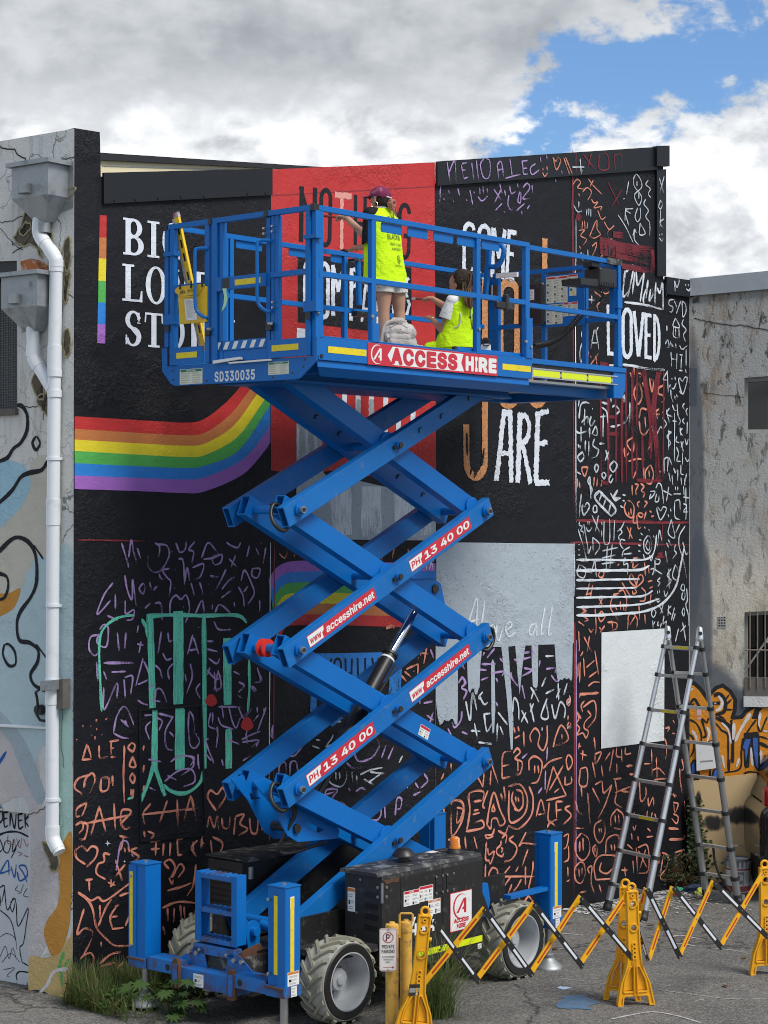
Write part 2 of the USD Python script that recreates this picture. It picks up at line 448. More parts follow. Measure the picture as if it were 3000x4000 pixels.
def asphalt():
    g = G(); p = obj_pos(g)
    n1 = g.noise(p, 0.5, 5.0, 0.6)['fac']; n2 = g.noise(p, 3.0, 6.0, 0.6)['fac']
    chip = g('voronoi_texture', feature='f1', vector=p, scale=70.0)
    cc = g('separate_color', color=chip['color'])['r']
    c = g.mix(g.ss(n1, 0.35, 0.65), (0.112, 0.108, 0.102), (0.165, 0.158, 0.147))
    c = g.mix(g.m('multiply', g.ss(n2, 0.5, 0.68), 0.55), c, (0.078, 0.075, 0.072))
    c = g.mix(g.m('multiply', g.ss(cc, 0.55, 0.95), 0.55), c, (0.31, 0.30, 0.28))
    c = g.mix(g.m('multiply', g.ss(cc, 0.45, 0.1), 0.5), c, (0.06, 0.058, 0.056))
    cr = g('voronoi_texture', feature='distance_to_edge', vector=g('vector_math', math_type='add', vector1=p, vector2=g('vector_math', math_type='scale', vector1=g.noise(p, 1.2, 5.0)['color'], scale=1.6)['vector'])['vector'], scale=0.35)['distance']
    c = g.mix(g.m('multiply', g.ss(cr, 0.012, 0.003), 0.7), c, (0.03, 0.03, 0.03))
    spl = g.ss(g.noise(p, 7.0, 7.0, 0.75, 0.2)['fac'], 0.665, 0.70)
    c = g.mix(g.m('multiply', spl, 0.75), c, (0.42, 0.43, 0.44))
    h = g.m('add', g.m('multiply', chip['distance'], -0.9), g.noise(p, 120.0, 3.0)['fac'])
    nor = g('bump', height=h, strength=0.8, distance=0.012)['normal']
    return g.make(L('asphalt'), g('principled_bsdf', base_color=c, roughness=0.85, specular_ior_level=0.25, normal=nor)['BSDF'])


asphalt()
base_mat('galvanised', (0.33, 0.35, 0.36), 0.55, 0.75, 0.22, 9.0, 0.15, 40, dirt=((0.10, 0.10, 0.10), 0.35, 5.0))
base_mat('pvc_white', (0.66, 0.69, 0.72), 0.38, 0.0, 0.06, 3.0, dirt=((0.42, 0.42, 0.40), 0.18, 3.0))
base_mat('cream_sheet', (0.72, 0.64, 0.42), 0.6, var=0.05)
base_mat('dark_metal', (0.018, 0.018, 0.02), 0.45, spec=0.4)
base_mat('capping_grey', (0.27, 0.30, 0.33), 0.6, 0.2, 0.22, 1.6, 0.2, 12, dirt=((0.16, 0.17, 0.18), 0.4, 2.0))
base_mat('window_dark', (0.006, 0.007, 0.008), 0.25)
base_mat('old_frame', (0.30, 0.31, 0.30), 0.8, var=0.3, vscale=18, bump=0.4, bscale=30)
base_mat('old_timber', (0.11, 0.10, 0.09), 0.9, var=0.5, vscale=14, bump=0.8, bscale=22)
base_mat('wire', (0.20, 0.21, 0.22), 0.6, 0.5)
base_mat('rust_bar', (0.20, 0.16, 0.13), 0.8, 0.2, 0.4, 20)
base_mat('brick_orange', (0.36, 0.11, 0.03), 0.85, var=0.3, vscale=20, bump=0.5, dirt=((0.5, 0.47, 0.42), 0.5, 14))
base_mat('raw_render', (0.12, 0.10, 0.07), 0.95, var=0.6, vscale=10, bump=1.0, bscale=18, bdist=0.03, dirt=((0.02, 0.018, 0.015), 0.6, 9))
base_mat('render_edge', (0.30, 0.27, 0.17), 0.95, var=0.4, vscale=12, bump=1.0, bscale=20, bdist=0.02)
base_mat('roller_white', (0.50, 0.53, 0.56), 0.55, 0.0, 0.05, 1.5)
def pane():
    g = G()
    mx = g('mix_closure', fac=g('fresnel', IOR=1.5)['fac'], closure1=g('transparent_bsdf', color=(0.35, 0.4, 0.4))['BSDF'], closure2=g('glossy_bsdf', color=(1, 1, 1), roughness=0.03)['BSDF'])
    g.make(L('pane'), mx['closure'])
pane()
g_ = G(); g_.make(L('tube_lamp'), g_('emission', color=(1.0, 0.85, 0.45), strength=1.4)['emission'])

# ------------------------------------------------------------------ ground
GX = [-90., -20, -6, 0, 6, 20, 90]; GY = [-60., 0, 10, 14, 18, 22, 26, 120]
V_ = [(x, y, gz(x, y)) for y in GY for x in GX]
F_ = [(j * 7 + i, j * 7 + i + 1, j * 7 + i + 8, j * 7 + i + 7) for j in range(len(GY) - 1) for i in range(6)]
gr = usdkit.mesh(stage, '/World/ground', (A(V_), A(F_)), L('asphalt')); tag(gr, kind='structure')

# ------------------------------------------------------------------ wall planes
WY, PY = 0.7514, 0.6534
MN = A([math.sin(WY), -math.cos(WY), 0]); MD = -16.42 * S
mo = on_plane((2691, 3440), MN, MD); mo[2] = 0
MUR = Wall(mo, (math.cos(WY), math.sin(WY), 0), (0, 0, 1))
corner = on_plane((287, 2300), MN, MD); corner[2] = 0
LU = A([math.cos(PY), -math.sin(PY), 0])
LEFT = Wall(corner, LU, (0, 0, 1))
RIGHT = Wall(mo, (math.cos(0.14), -math.sin(0.14), 0), (0, 0, 1))
Z0 = -0.35                                   # walls run this far below grade

# ---- corner building with the mural wall
bld = thing('corner_building', 'weathered pale stucco building whose long black side wall is covered in a lettered mural', 'building')
top = [(298, 501), (390, 516), (394, 690), (1058, 668), (1700, 640), (2590, 585), (2590, 1090), (2692, 1098)]
tuv = MUR.px(top)
tuv[0, 0] = 0 + (corner - mo) @ MUR.u
left_u = (corner - mo) @ MUR.u
outline = Polygon([(left_u, Z0)] + [(max(a, left_u), b) for a, b in tuv] + [(tuv[-1, 0], Z0)])
mural_wall = part(bld, 'mural_wall', MUR.slab(outline, -0.30, 0.0), L('wall_black'), label='long black side wall painted with lettering and doodles')
# capping strips
def strip(pts, name, h0, h1, mat='wall_black_metal', plane=None):
    return part(bld, name, (plane or MUR).slab((plane or MUR).poly(pts), h0, h1), L(mat))
strip([(398, 676), (1057, 660), (1057, 763), (399, 797)], 'parapet_flashing', 0.003, 0.030)
strip([(1700, 632), (2560, 575), (2560, 664), (1700, 727)], 'parapet_flashing', 0.003, 0.034)
strip([(2548, 573), (2597, 572), (2597, 652), (2548, 652)], 'flashing_end', 0.006, 0.07)
strip([(2558, 664), (2594, 662), (2594, 1080), (2560, 1080)], 'edge_flashing', 0.003, 0.03)
strip([(2594, 1082), (2700, 1098), (2700, 1163), (2594, 1150)], 'parapet_flashing', 0.003, 0.04)
for (x, y) in [(440, 785), (522, 781), (610, 776), (700, 771), (790, 767), (960, 759), (1030, 755), (1765, 716), (1900, 706), (2100, 692), (2300, 678)]:
    c = MUR.px([(x, y)])[0]; part(bld, 'rivet', MUR.slab(Point(c).buffer(0.011, 6), 0.03, 0.037), L('wall_black_metal'))
# black steel straps and hatch panels fixed over the mural wall
hp_ = MUR.poly([(543, 2775), (782, 2756), (800, 3260), (548, 3284)])
ht = part(bld, 'hatch_panel', MUR.slab(hp_, 0.001, 0.0026), L('wall_black')); part(ht, 'rim', MUR.slab(hp_.buffer(.012, join_style=2).difference(hp_.buffer(-.006, join_style=2)), 0.0027, 0.018), L('wall_black_metal'))
# ---- pale stucco front
lo = LEFT.px([(0, 552), (287, 503)])
lt = LEFT.px([(-260, 596)])[0]
front = Polygon([(lt[0], Z0), (lt[0], lt[1]), (0.0, lo[1][1] + 0.0), (0.0, Z0)])
win = LEFT.poly([(-150, 1025), (66, 1018), (68, 1612), (-150, 1622)])
door = LEFT.poly([(-150, 3150), (112, 3178), (112, 3958), (-150, 3914)])
plinth = LEFT.poly([(-150, 3916), (112, 3960), (112, 4100), (-150, 4050)])
stw = part(bld, 'stucco_wall', LEFT.slab(front.difference(win.buffer(0)).difference(unary_union([door, plinth]).buffer(0.001)), -0.28, 0.0), L('stucco_pale'), label='cracked pale stucco front wall with painted blobs')
w = part(bld, 'window', LEFT.slab(win.buffer(0.0), -0.24, -0.22), L('window_dark'))
ob = win.bounds
wires = []
for i in range(int((ob[2] - ob[0]) / 0.022)): wires.append(LEFT.slab(sbox(ob[0] + i * 0.022, ob[1] + 0.05, ob[0] + i * 0.022 + 0.003, ob[3] - 0.18), -0.10, -0.097))
for i in range(int((ob[3] - ob[1] - 0.23) / 0.022)): wires.append(LEFT.slab(sbox(ob[0], ob[1] + 0.05 + i * 0.022, ob[2] - 0.01, ob[1] + 0.053 + i * 0.022), -0.1035, -0.1005))
part(w, 'wire_screen', cat_(*wires), L('wire'), kind='stuff')
part(w, 'frame', LEFT.slab(win.difference(win.buffer(-0.035, join_style=2)), -0.20, -0.08), L('dark_metal'))
part(w, 'head', LEFT.slab(sbox(ob[0], ob[3] - 0.17, ob[2], ob[3] - 0.015), -0.16, -0.03), L('dark_metal'))
part(w, 'sill', LEFT.slab(sbox(ob[0], ob[1] - 0.02, ob[2] + 0.015, ob[1] + 0.035), -0.15, 0.04), L('old_timber'))
rd = part(bld, 'roller_door', LEFT.slab(door, -0.16, -0.12), L('roller_white'), label='white roller door covered in tags')
part(bld, 'door_step', LEFT.slab(plinth, -0.13, -0.09), L('wall_black'))
# peeled render: raw patches with a curled edge
def blob(pts, j=0.012, seed=1, n=4):
    r = random.Random(seed); P = spline(pts, n, True)
    return Polygon([(x + r.uniform(-j, j), y + r.uniform(-j, j)) for x, y in P]).buffer(0)
for k, (pts, j) in enumerate([
    ([(105, 820), (128, 830), (130, 880), (95, 915), (82, 905)], .01),
    ([(80, 900), (110, 870), (130, 905), (150, 950), (170, 1010), (190, 1060), (165, 1010), (130, 950), (95, 960), (62, 930)], .015),
    ([(150, 1070), (190, 1050), (196, 1120), (185, 1100)], .01),
    ([(185, 890), (198, 900), (206, 960), (215, 1030), (205, 1020), (190, 960)], .006),
    ([(250, 970), (272, 930), (276, 1000), (262, 1070)], .008), ([(252, 1090), (272, 1060), (268, 1130), (255, 1180)], .008),
    ([(250, 1320), (270, 1290), (276, 1360), (258, 1390)], .01), ([(258, 745), (292, 735), (290, 745), (270, 765), (262, 780)], .006),
    ([(130, 1500), (160, 1440), (175, 1530), (160, 1560)], .012), ([(150, 1560), (188, 1540), (190, 1620), (170, 1600)], .01),
    ([(170, 3290), (222, 3330), (226, 3390), (205, 3400), (195, 3360)], .01)]):
    sh = blob(LEFT.px(pts), j, k)
    part(bld, 'bare_patch', LEFT.flat(sh, 0.003), L('raw_render'))
    part(bld, 'peeling_edge', LEFT.slab(sh.buffer(0.014).difference(sh), 0.0, 0.010), L('render_edge'))
def crack(pts, wpx=3.0, plane=LEFT, seed=0, parent=None):
    r = random.Random(seed); P = plane.px(pts); Q = []
    for a, b in zip(P[:-1], P[1:]):
        m = max(2, int(np.linalg.norm(b - a) / 0.03))
        for t in np.arange(m) / m: Q.append(a + (b - a) * t + A([r.uniform(-.008, .008), r.uniform(-.008, .008)]))
    Q.append(P[-1]); ms = []
    ln = LineString(Q).buffer(wpx * 0.0018)
    part(parent or bld, 'crack', plane.flat(ln, 0.0045), L('crack_dark'))
for k, (c, w_) in enumerate([([(0, 575), (30, 582), (60, 585), (70, 610), (98, 620), (105, 640)], 3.5), ([(215, 632), (250, 622), (296, 610)], 2.5),
    ([(0, 870), (50, 862), (100, 838), (118, 830)], 2), ([(0, 890), (20, 910), (45, 945), (80, 960)], 1.5), ([(52, 940), (50, 955), (90, 975)], 2), ([(50, 990), (95, 960), (130, 910)], 2.5),
    ([(250, 1135), (275, 1155), (296, 1170)], 2), ([(68, 1585), (130, 1590), (190, 1580)], 2), ([(190, 1500), (180, 1560), (170, 1640)], 2), ([(250, 2700), (240, 2900), (252, 3000)], 1.5), ([(112, 3180), (150, 3172), (178, 3150)], 2)]): crack(c, w_, seed=k)
bb = LEFT.px([(115, 1025), (190, 1070)])
part(bld, 'broken_brick', LEFT.slab(LEFT.poly([(113, 1026), (150, 1015), (172, 1025), (188, 1050), (192, 1066), (118, 1070)]), 0.0, 0.10), L('brick_orange'))

# ---- pale roof and dark gutter of a building behind the parapet
rear = Wall(MUR.o - MUR.n * 4.2, MUR.u, (0, 0, 1))
rb = thing('rear_roof', 'cream fascia boards and dark gutter edge showing behind the parapet', 'roof')
part(rb, 'fascia', rear.slab(rear.poly([(380, 618), (1200, 668), (1200, 900), (380, 900)]), -0.5, 0), L('cream_sheet'))
part(rb, 'gutter', rear.slab(rear.poly([(376, 598), (1400, 664), (1400, 676), (376, 626)]), 0.002, 0.05), L('dark_metal'))
part(rb, 'fascia_joint', rear.slab(rear.poly([(400, 646), (1100, 668), (1100, 672), (400, 650)]), 0.001, 0.006), L('old_frame'))

# ---- grey weathered neighbour on the right
rbld = thing('weathered_building', 'grey weather-stained building with barred window and orange graffiti on the right', 'building')
rt_ = RIGHT.px([(2690, 1158), (3000, 1132), (3200, 1114)])
rfront = Polygon([(0, Z0)] + [tuple(RIGHT.px([(2690, 1150)])[0])] + [tuple(RIGHT.px([(3300, 1098)])[0]), (RIGHT.px([(3300, 2000)])[0][0], Z0)])
w1 = RIGHT.poly([(2908, 1476), (3090, 1462), (3090, 1690), (2908, 1692)]); w2 = RIGHT.poly([(2908, 2392), (3120, 2380), (3120, 2715), (2908, 2700)])
lv = RIGHT.poly([(2693, 1438), (2722, 1440), (2722, 1586), (2693, 1588)]); vt = RIGHT.poly([(2803, 2412), (2836, 2410), (2836, 2450), (2803, 2452)])
part(rbld, 'wall', RIGHT.slab(rfront.difference(unary_union([w1, w2, lv, vt])), -0.3, 0), L('weathered'))
part(rbld, 'capping', RIGHT.slab(RIGHT.poly([(2693, 1090), (3300, 1030), (3300, 1104), (2693, 1158)]), -0.32, 0.05), L('capping_grey'))
for nm, wpoly in (('window', w1), ('barred_window', w2)):
    w = part(rbld, nm, RIGHT.slab(wpoly, -0.29, -0.27), L('window_dark'))
    b = wpoly.bounds
    part(w, 'frame', RIGHT.slab(wpoly.difference(wpoly.buffer(-0.045, join_style=2)), -0.20, -0.10), L('old_frame'))
    part(w, 'pane', RIGHT.slab(wpoly.buffer(-0.045, join_style=2), -0.15, -0.145), L('pane'))
    if nm == 'window':
        part(w, 'sash', RIGHT.slab(sbox(b[0] + .27, b[1] + .045, b[0] + .31, b[3] - .045), -0.17, -0.12), L('old_frame'))
        part(w, 'curtain', RIGHT.slab(sbox(b[0] + .05, b[1] + .05, b[0] + .16, b[3] - .05), -0.26, -0.25), L('crack_dark'))
    else:
        for k in range(8): part(w, 'bar', cyl(RIGHT.p3([(b[0] + .06 + k * .085, b[1] + .08)], 0.02)[0], RIGHT.p3([(b[0] + .06 + k * .085, b[3] - .02)], 0.02)[0], 0.008, 8), L('rust_bar'))
        part(w, 'cross_bar', cyl(RIGHT.p3([(b[0], (b[1] + b[3]) / 2 + .02)], 0.02)[0], RIGHT.p3([(b[2], (b[1] + b[3]) / 2 + .02)], 0.02)[0], 0.009, 8), L('rust_bar'))
        part(w, 'old_sill', RIGHT.slab(sbox(b[0], b[1] - .02, b[2], b[1] + .19), -0.16, 0.015), L('old_timber'))
        part(w, 'brace', beam(RIGHT.p3([(b[0] + .0, b[1] + .25)], -0.08)[0], RIGHT.p3([(b[0] + .5, b[3])], -0.08)[0], 0.04, 0.02), L('old_frame'))
        part(w, 'ledge', RIGHT.slab(sbox(b[0] - .01, b[1] - .14, b[2], b[1] - .021), -0.05, 0.03), L('stucco_pale'))
        part(w, 'ceiling_lamp', RIGHT.slab(sbox(b[0] + .26, b[3] - .40, b[0] + .6, b[3] - .36), -0.24, -0.22), L('tube_lamp'))
v = part(rbld, 'louvre_vent', RIGHT.slab(lv, -0.28, -0.25), L('window_dark'))
b = lv.bounds
for k in range(5): part(v, 'louvre', RIGHT.slab(Polygon([(b[0], b[1] + .05 + k * .12), (b[2], b[1] + .02 + k * .12), (b[2], b[1] + .035 + k * .12), (b[0], b[1] + .07 + k * .12)]), -0.12, -0.02), L('dark_metal'))
v = part(rbld, 'air_brick', RIGHT.slab(vt, -0.1, -0.03), L('window_dark'))
b = vt.bounds
for k in range(4): part(v, 'slat', RIGHT.slab(sbox(b[0], b[1] + k * (b[3] - b[1]) / 4, b[2], b[1] + k * (b[3] - b[1]) / 4 + .014), -0.03, 0.006), L('old_frame'))
for k in range(4): part(v, 'rib', RIGHT.slab(sbox(b[0] + k * (b[2] - b[0]) / 3.3, b[1], b[0] + k * (b[2] - b[0]) / 3.3 + .010, b[3]), -0.032, 0.004), L('old_frame'))
for k, (c, w_) in enumerate([([(2710, 1245), (2760, 1256), (2800, 1262), (2860, 1272), (2900, 1270), (3000, 1290)], 3), ([(2750, 1535), (2830, 1542), (2905, 1552)], 1.8)]): crack(c, w_, RIGHT, 20 + k, rbld)

# ---- rainwater heads and downpipes on the stucco front
def rain_head(cx, cy, label, wpx):
    """Tapered galvanised hopper; (cx, cy) is the photo point at the middle of its rim."""
    c = LEFT.px([(cx, cy)], 0.14)[0]; s = 0.001 * wpx
    t = thing('rainwater_head', label, 'rainwater head', 'rainwater heads on the stucco wall')
    u0, z = c; w_, d = 0.235 * s * 4.2 / 4, 0.24
    def q(u, zz, h): return LEFT.p3([(u, zz)], h)[0]
    def ring(w2, h1, zz): return [q(u0 - w2, zz, 0.004), q(u0 + w2, zz, 0.004), q(u0 + w2, zz, h1), q(u0 - w2, zz, h1)]
    hb = w_ * 0.92
    part(t, 'hopper', hexa(ring(hb, d, z - 0.27) + ring(hb, d, z)), L('galvanised'))
    part(t, 'funnel', hexa(ring(0.062, 0.115, z - 0.47) + ring(hb, d, z - 0.2703)), L('galvanised'))
    part(t, 'rim', hexa(ring(w_ + .02, d + .035, z + 0.001) + ring(w_ + .02, d + .035, z + 0.038)), L('galvanised'))
    part(t, 'back_plate', hexa([q(u0 - hb, z - .46, 0.001), q(u0 + hb + .06, z - .36, 0.001), q(u0 + hb + .06, z - .36, 0.0038), q(u0 - hb, z - .46, 0.0038), q(u0 - hb, z + .03, 0.001), q(u0 + hb + .06, z + .03, 0.001), q(u0 + hb + .06, z + .03, 0.0038), q(u0 - hb, z + .03, 0.0038)]), L('galvanised'))
    part(t, 'overflow', hexa([q(u0 - .10, z - .24, d + .001), q(u0 + .02, z - .24, d + .001), q(u0 + .02, z - .24, d + .06), q(u0 - .06, z - .24, d + .07), q(u0 - .10, z - .16, d + .001), q(u0 + .02, z - .16, d + .001), q(u0 + .02, z - .16, d + .06), q(u0 - .06, z - .16, d + .07)]), L('galvanised'))
    part(t, 'overflow_mouth', hexa([q(u0 - .135, z - .235, d + .001), q(u0 - .101, z - .235, d + .001), q(u0 - .101, z - .235, d + .004), q(u0 - .135, z - .235, d + .004), q(u0 - .135, z - .165, d + .001), q(u0 - .101, z - .165, d + .001), q(u0 - .101, z - .165, d + .004), q(u0 - .135, z - .165, d + .004)]), L('window_dark'))
    part(t, 'outlet', cyl(q(u0, z - .56, 0.075), q(u0, z - .465, 0.075), 0.058, 20), L('galvanised'), smooth=40)
    return t
rain_head(150, 652, 'grey metal rainwater head at the top of the stucco wall', 1000)
rain_head(108, 1082, 'grey metal rainwater head beside the screened window, lower of the two', 1000)
def pipe(pts_px, name, label, collars, brackets, r=0.056):
    t = thing(name, label, 'downpipe', 'white downpipes on the stucco wall')
    P = [LEFT.p3(LEFT.px([q], 0.085), 0.085)[0] for q in pts_px]
    for k, (a, b) in enumerate(zip(P[:-1], P[1:])):
        part(t, 'pipe', cyl(a, b, r, 24), L('pvc_white'), smooth=40)
    for k in range(1, len(P) - 1):
        d0, d1 = nrm(P[k] - P[k - 1]), nrm(P[k + 1] - P[k])
        e = t_ = 0.075
        part(t, 'elbow', sweep([P[k] - d0 * e * 1.5, P[k] - d0 * e * .5, P[k] + (d1 - d0) * 0.01, P[k] + d1 * e * .5, P[k] + d1 * e * 1.5], r + .005, 24), L('pvc_white'), smooth=50)
    for q in collars:
        c = LEFT.p3(LEFT.px([q], 0.085), 0.085)[0]; part(t, 'collar', cyl(c - A([0, 0, .03]), c + A([0, 0, .03]), r + .006, 24), L('pvc_white'), smooth=40)
    for q in brackets:
        c = LEFT.p3(LEFT.px([q], 0.085), 0.085)[0]
        part(t, 'bracket', cat_(cyl(c - A([0, 0, .012]), c + A([0, 0, .012]), r + .008, 24), LEFT.slab(sbox(*(LEFT.px([q])[0] + A([.0, -.012])), *(LEFT.px([q])[0] + A([.11, .012]))), 0.001, 0.05)), L('pvc_white'), smooth=40)
pipe([(153, 822), (153, 918), (220, 1010), (213, 1400), (208, 2000), (204, 2700), (205, 3276), (233, 3330)], 'downpipe', 'long white plastic downpipe running down to the foot of the stucco wall',
     [(153, 900), (220, 1030), (214, 1458), (213, 1538), (205, 3245)], [(210, 1792), (207, 2365), (205, 3123)])
pipe([(127, 1245), (131, 1400), (205, 1520)], 'downpipe', 'short white plastic downpipe slanting into the long one', [(129, 1380)], [])
cd = thing('conduit', 'thin pale conduit running across the stucco wall to the downpipe', 'conduit')
part(cd, 'pipe', cyl(LEFT.p3(LEFT.px([(-60, 2832)], .02), .02)[0], LEFT.p3(LEFT.px([(184, 2842)], .02), .02)[0], 0.014, 10), L('pvc_white'), smooth=40)
jb = thing('junction_box', 'weathered grey box with pipe fittings beside the downpipe', 'junction box')
part(jb, 'cover', LEFT.slab(LEFT.poly([(228, 2655), (275, 2650), (275, 2765), (230, 2768)]), 0.0, 0.09), L('old_timber'))
part(jb, 'metal_lid', LEFT.slab(LEFT.poly([(214, 2655), (262, 2652), (262, 2690), (214, 2694)]), 0.092, 0.17), L('galvanised'))
part(jb, 'cable', sweep(LEFT.p3(LEFT.px([(205, 2690), (180, 2700), (176, 2730), (168, 2760), (160, 2790), (170, 2812), (185, 2815)]), [.16, .12, .09, .06, .05, .04, .03]), 0.012, 8), L('dark_metal'), smooth=50)
part(jb, 'clamp', LEFT.slab(Point(LEFT.px([(166, 2772)])[0]).buffer(0.045), 0.0, 0.06), L('dark_metal'))
# ------------------------------------------------------------------ scissor lift
BLUE = (0.001, 0.122, 0.42)
base_mat('lift_blue', BLUE, 0.42, 0.0, 0.10, 5.0, 0.04, 200, dirt=((0.03, 0.10, 0.22), 0.16, 7.0), bev=0.006, spec=0.32)
base_mat('lift_blue_dusty', (0.002, 0.120, 0.39), 0.5, 0.0, 0.15, 4.0, dirt=((0.12, 0.17, 0.22), 0.20, 9.0), bev=0.006, spec=0.35)
base_mat('lift_blue_worn', (0.003, 0.12, 0.40), 0.5, 0.0, 0.2, 5.0, 0.15, 60, dirt=((0.07, 0.028, 0.014), 0.62, 8.0), bev=0.006)
base_mat('rust', (0.085, 0.035, 0.018), 0.85, 0.0, 0.5, 16, 0.4, 60)
base_mat('lift_black', (0.012, 0.012, 0.0125), 0.42, 0.0, 0.2, 4.0, 0.05, 100, dirt=((0.10, 0.10, 0.095), 0.22, 14.0), bev=0.006)
base_mat('lift_black_dusty', (0.02, 0.02, 0.021), 0.6, 0.0, 0.3, 5.0, dirt=((0.20, 0.20, 0.19), 0.45, 11.0))
base_mat('rubber_black', (0.012, 0.012, 0.012), 0.6)
base_mat('hose', (0.010, 0.010, 0.010), 0.45)
base_mat('steel', (0.42, 0.42, 0.41), 0.35, 0.9, 0.15, 20)
base_mat('chrome', (0.72, 0.73, 0.75), 0.10, 1.0, 0.03)
base_mat('bolt_dark', (0.05, 0.045, 0.04), 0.5, 0.6)
base_mat('alu', (0.55, 0.56, 0.57), 0.42, 0.8, 0.12, 8, dirt=((0.2, 0.2, 0.2), 0.2, 8))
base_mat('reflect_yellow', (0.72, 0.56, 0.010), 0.45, var=0.18, vscale=30, dirt=((0.35, 0.28, 0.02), 0.25, 18))
base_mat('reflect_lime', (0.62, 0.72, 0.004), 0.4, var=0.08, vscale=30)
base_mat('decal_white', (0.70, 0.71, 0.70), 0.45, var=0.05, dirt=((0.40, 0.39, 0.36), 0.2, 20))
base_mat('decal_red', (0.50, 0.018, 0.035), 0.4, var=0.1)
base_mat('decal_orange', (0.55, 0.18, 0.03), 0.5)
base_mat('decal_green', (0.01, 0.15, 0.09), 0.5)
base_mat('decal_black', (0.02, 0.02, 0.02), 0.5)
base_mat('decal_grey', (0.28, 0.28, 0.27), 0.5)
base_mat('decal_cream', (0.60, 0.62, 0.50), 0.5, var=0.05)
base_mat('tyre_tread', (0.30, 0.30, 0.26), 0.85, 0.0, 0.2, 5.0, 0.3, 50, dirt=((0.12, 0.115, 0.10), 0.35, 6.0))
base_mat('tyre_lug', (0.22, 0.215, 0.165), 0.85, 0.0, 0.25, 8.0, 0.3, 50)
base_mat('tyre_side', (0.010, 0.010, 0.010), 0.45, 0.0, 0.3, 12)
base_mat('rim_grey', (0.36, 0.38, 0.40), 0.42, 0.1, 0.12, 6.0, dirt=((0.16, 0.13, 0.09), 0.2, 9.0))
base_mat('guide_red', (0.62, 0.03, 0.015), 0.4)
g_ = G(); g_.make(L('amber'), g_('principled_bsdf', base_color=(0.85, 0.26, 0.01), roughness=0.12, transmission_weight=0.35, ior=1.45)['BSDF'])

lift = thing('scissor_lift', 'blue scissor lift raised high in front of the mural, on grey knobbly tyres', 'scissor lift', loc=LO, rz=math.degrees(LYAW), scale=S)
def P(name, mesh, mat='lift_blue', **k): return part(lift, name, mesh, L(mat), **k)
FRONT = lambda y: Plane((0, y, 0), (1, 0, 0), (0, 0, 1))          # faces the viewer's right-hand side of the lift (-Y)
END = lambda x: Plane((x, 0, 0), (0, -1, 0), (0, 0, 1))           # the near end (-X); u runs to the right
def endbox(y0, y1, z0, z1): return sbox(min(-y0, -y1), min(z0, z1), max(-y0, -y1), max(z0, z1))

ZL = [0.83, 2.14, 3.46, 4.79, 6.10]; XR = 2.887
def fat(t, height, uv, width=None, thick=0.0, h=0.001, pl=None, shear=0.0, center=False):
    """Heavy lettering: the outline of the text, thickened."""
    m = meshkit.text_mesh(t, height, 0.001, True); f = m.faces[m.face_normals[:, 2] > .9]; sh = unary_union([Polygon(m.vertices[q][:, :2]) for q in f]).buffer(thick)
    x0, _, x1, _ = sh.bounds; w_ = width or (x1 - x0); sh = affinity.affine_transform(sh, [w_ / (x1 - x0), 0, 0, 1, -x0 * w_ / (x1 - x0), 0]); sh = affinity.affine_transform(sh, [1, shear, 0, 1, uv[0] - (w_ / 2 if center else 0), uv[1]])
    return pl.flat(sh.simplify(height * .006), h)
# --- scissor arms
for k in range(4):
    lo_, hi_ = ZL[k], ZL[k + 1]; d = nrm((XR, 0, hi_ - lo_)); e = nrm((XR, 0, lo_ - hi_))
    a0 = 0.12 if k == 0 else 0.18; a1 = 0.0 if k == 3 else 0.12
    for y, w_ in ((0.045, 0.09), (0.775, 0.09)):
        p, q = A([0, y, lo_]) - d * a0, A([XR, y, hi_]) + d * a1
        P('scissor_arm', tube_open(p, q, w_, 0.205, 0.012), 'lift_blue_dusty')
    for y, w_ in ((0.172, 0.115), (0.632, 0.115)):
        p, q = A([0, y, hi_]) - e * (0.0 if k == 3 else 0.11), A([XR, y, lo_]) + e * (0.10 if k else 0.0)
        P('scissor_arm', tube_open(p, q, w_, 0.205, 0.012))
    zc = (lo_ + hi_) / 2; xc = XR / 2
    P('centre_pin', cyl((xc, -0.045, zc), (xc, 0.86, zc), 0.040, 16), smooth=40)
    P('pin_head', cat_(cyl((xc, -0.062, zc), (xc, -0.0455, zc), 0.030, 14), cyl((xc - .05, -0.03, zc - .025), (xc - .05, -.001, zc - .025), 0.02, 10)), 'bolt_dark', smooth=40)
    P('pin_ring', cyl((xc, 0.5745, zc), (xc, 0.55, zc), 0.032, 14), 'bolt_dark', smooth=40)
    P('hub_boss', cyl((xc - .02, 0.114, zc + .0), (xc - .02, 0.0905, zc + .0), 0.135, 20), smooth=40)
    # small cable clips on the outer faces
    if k == 3:
        for f in (0.62, 0.74, 0.90):
            c = A([XR * f, -0.006, lo_ + (hi_ - lo_) * f + .02]); P('cable_clip', cat_(beam(c, c + A([.035, 0, .012]), 0.012, 0.012), beam(c, c + A([.004, 0, -.04]), 0.012, 0.012)), 'lift_black')
        for f in (0.30, 0.42, 0.60, 0.74, 0.88):
            c = A([XR * (f), 0.566, hi_ + (lo_ - hi_) * f + .04]); P('cable_clip', cat_(beam(c, c + A([.035, 0, -.005]), 0.012, 0.012), beam(c, c + A([-.02, 0, -.04]), 0.012, 0.012)), 'lift_black')
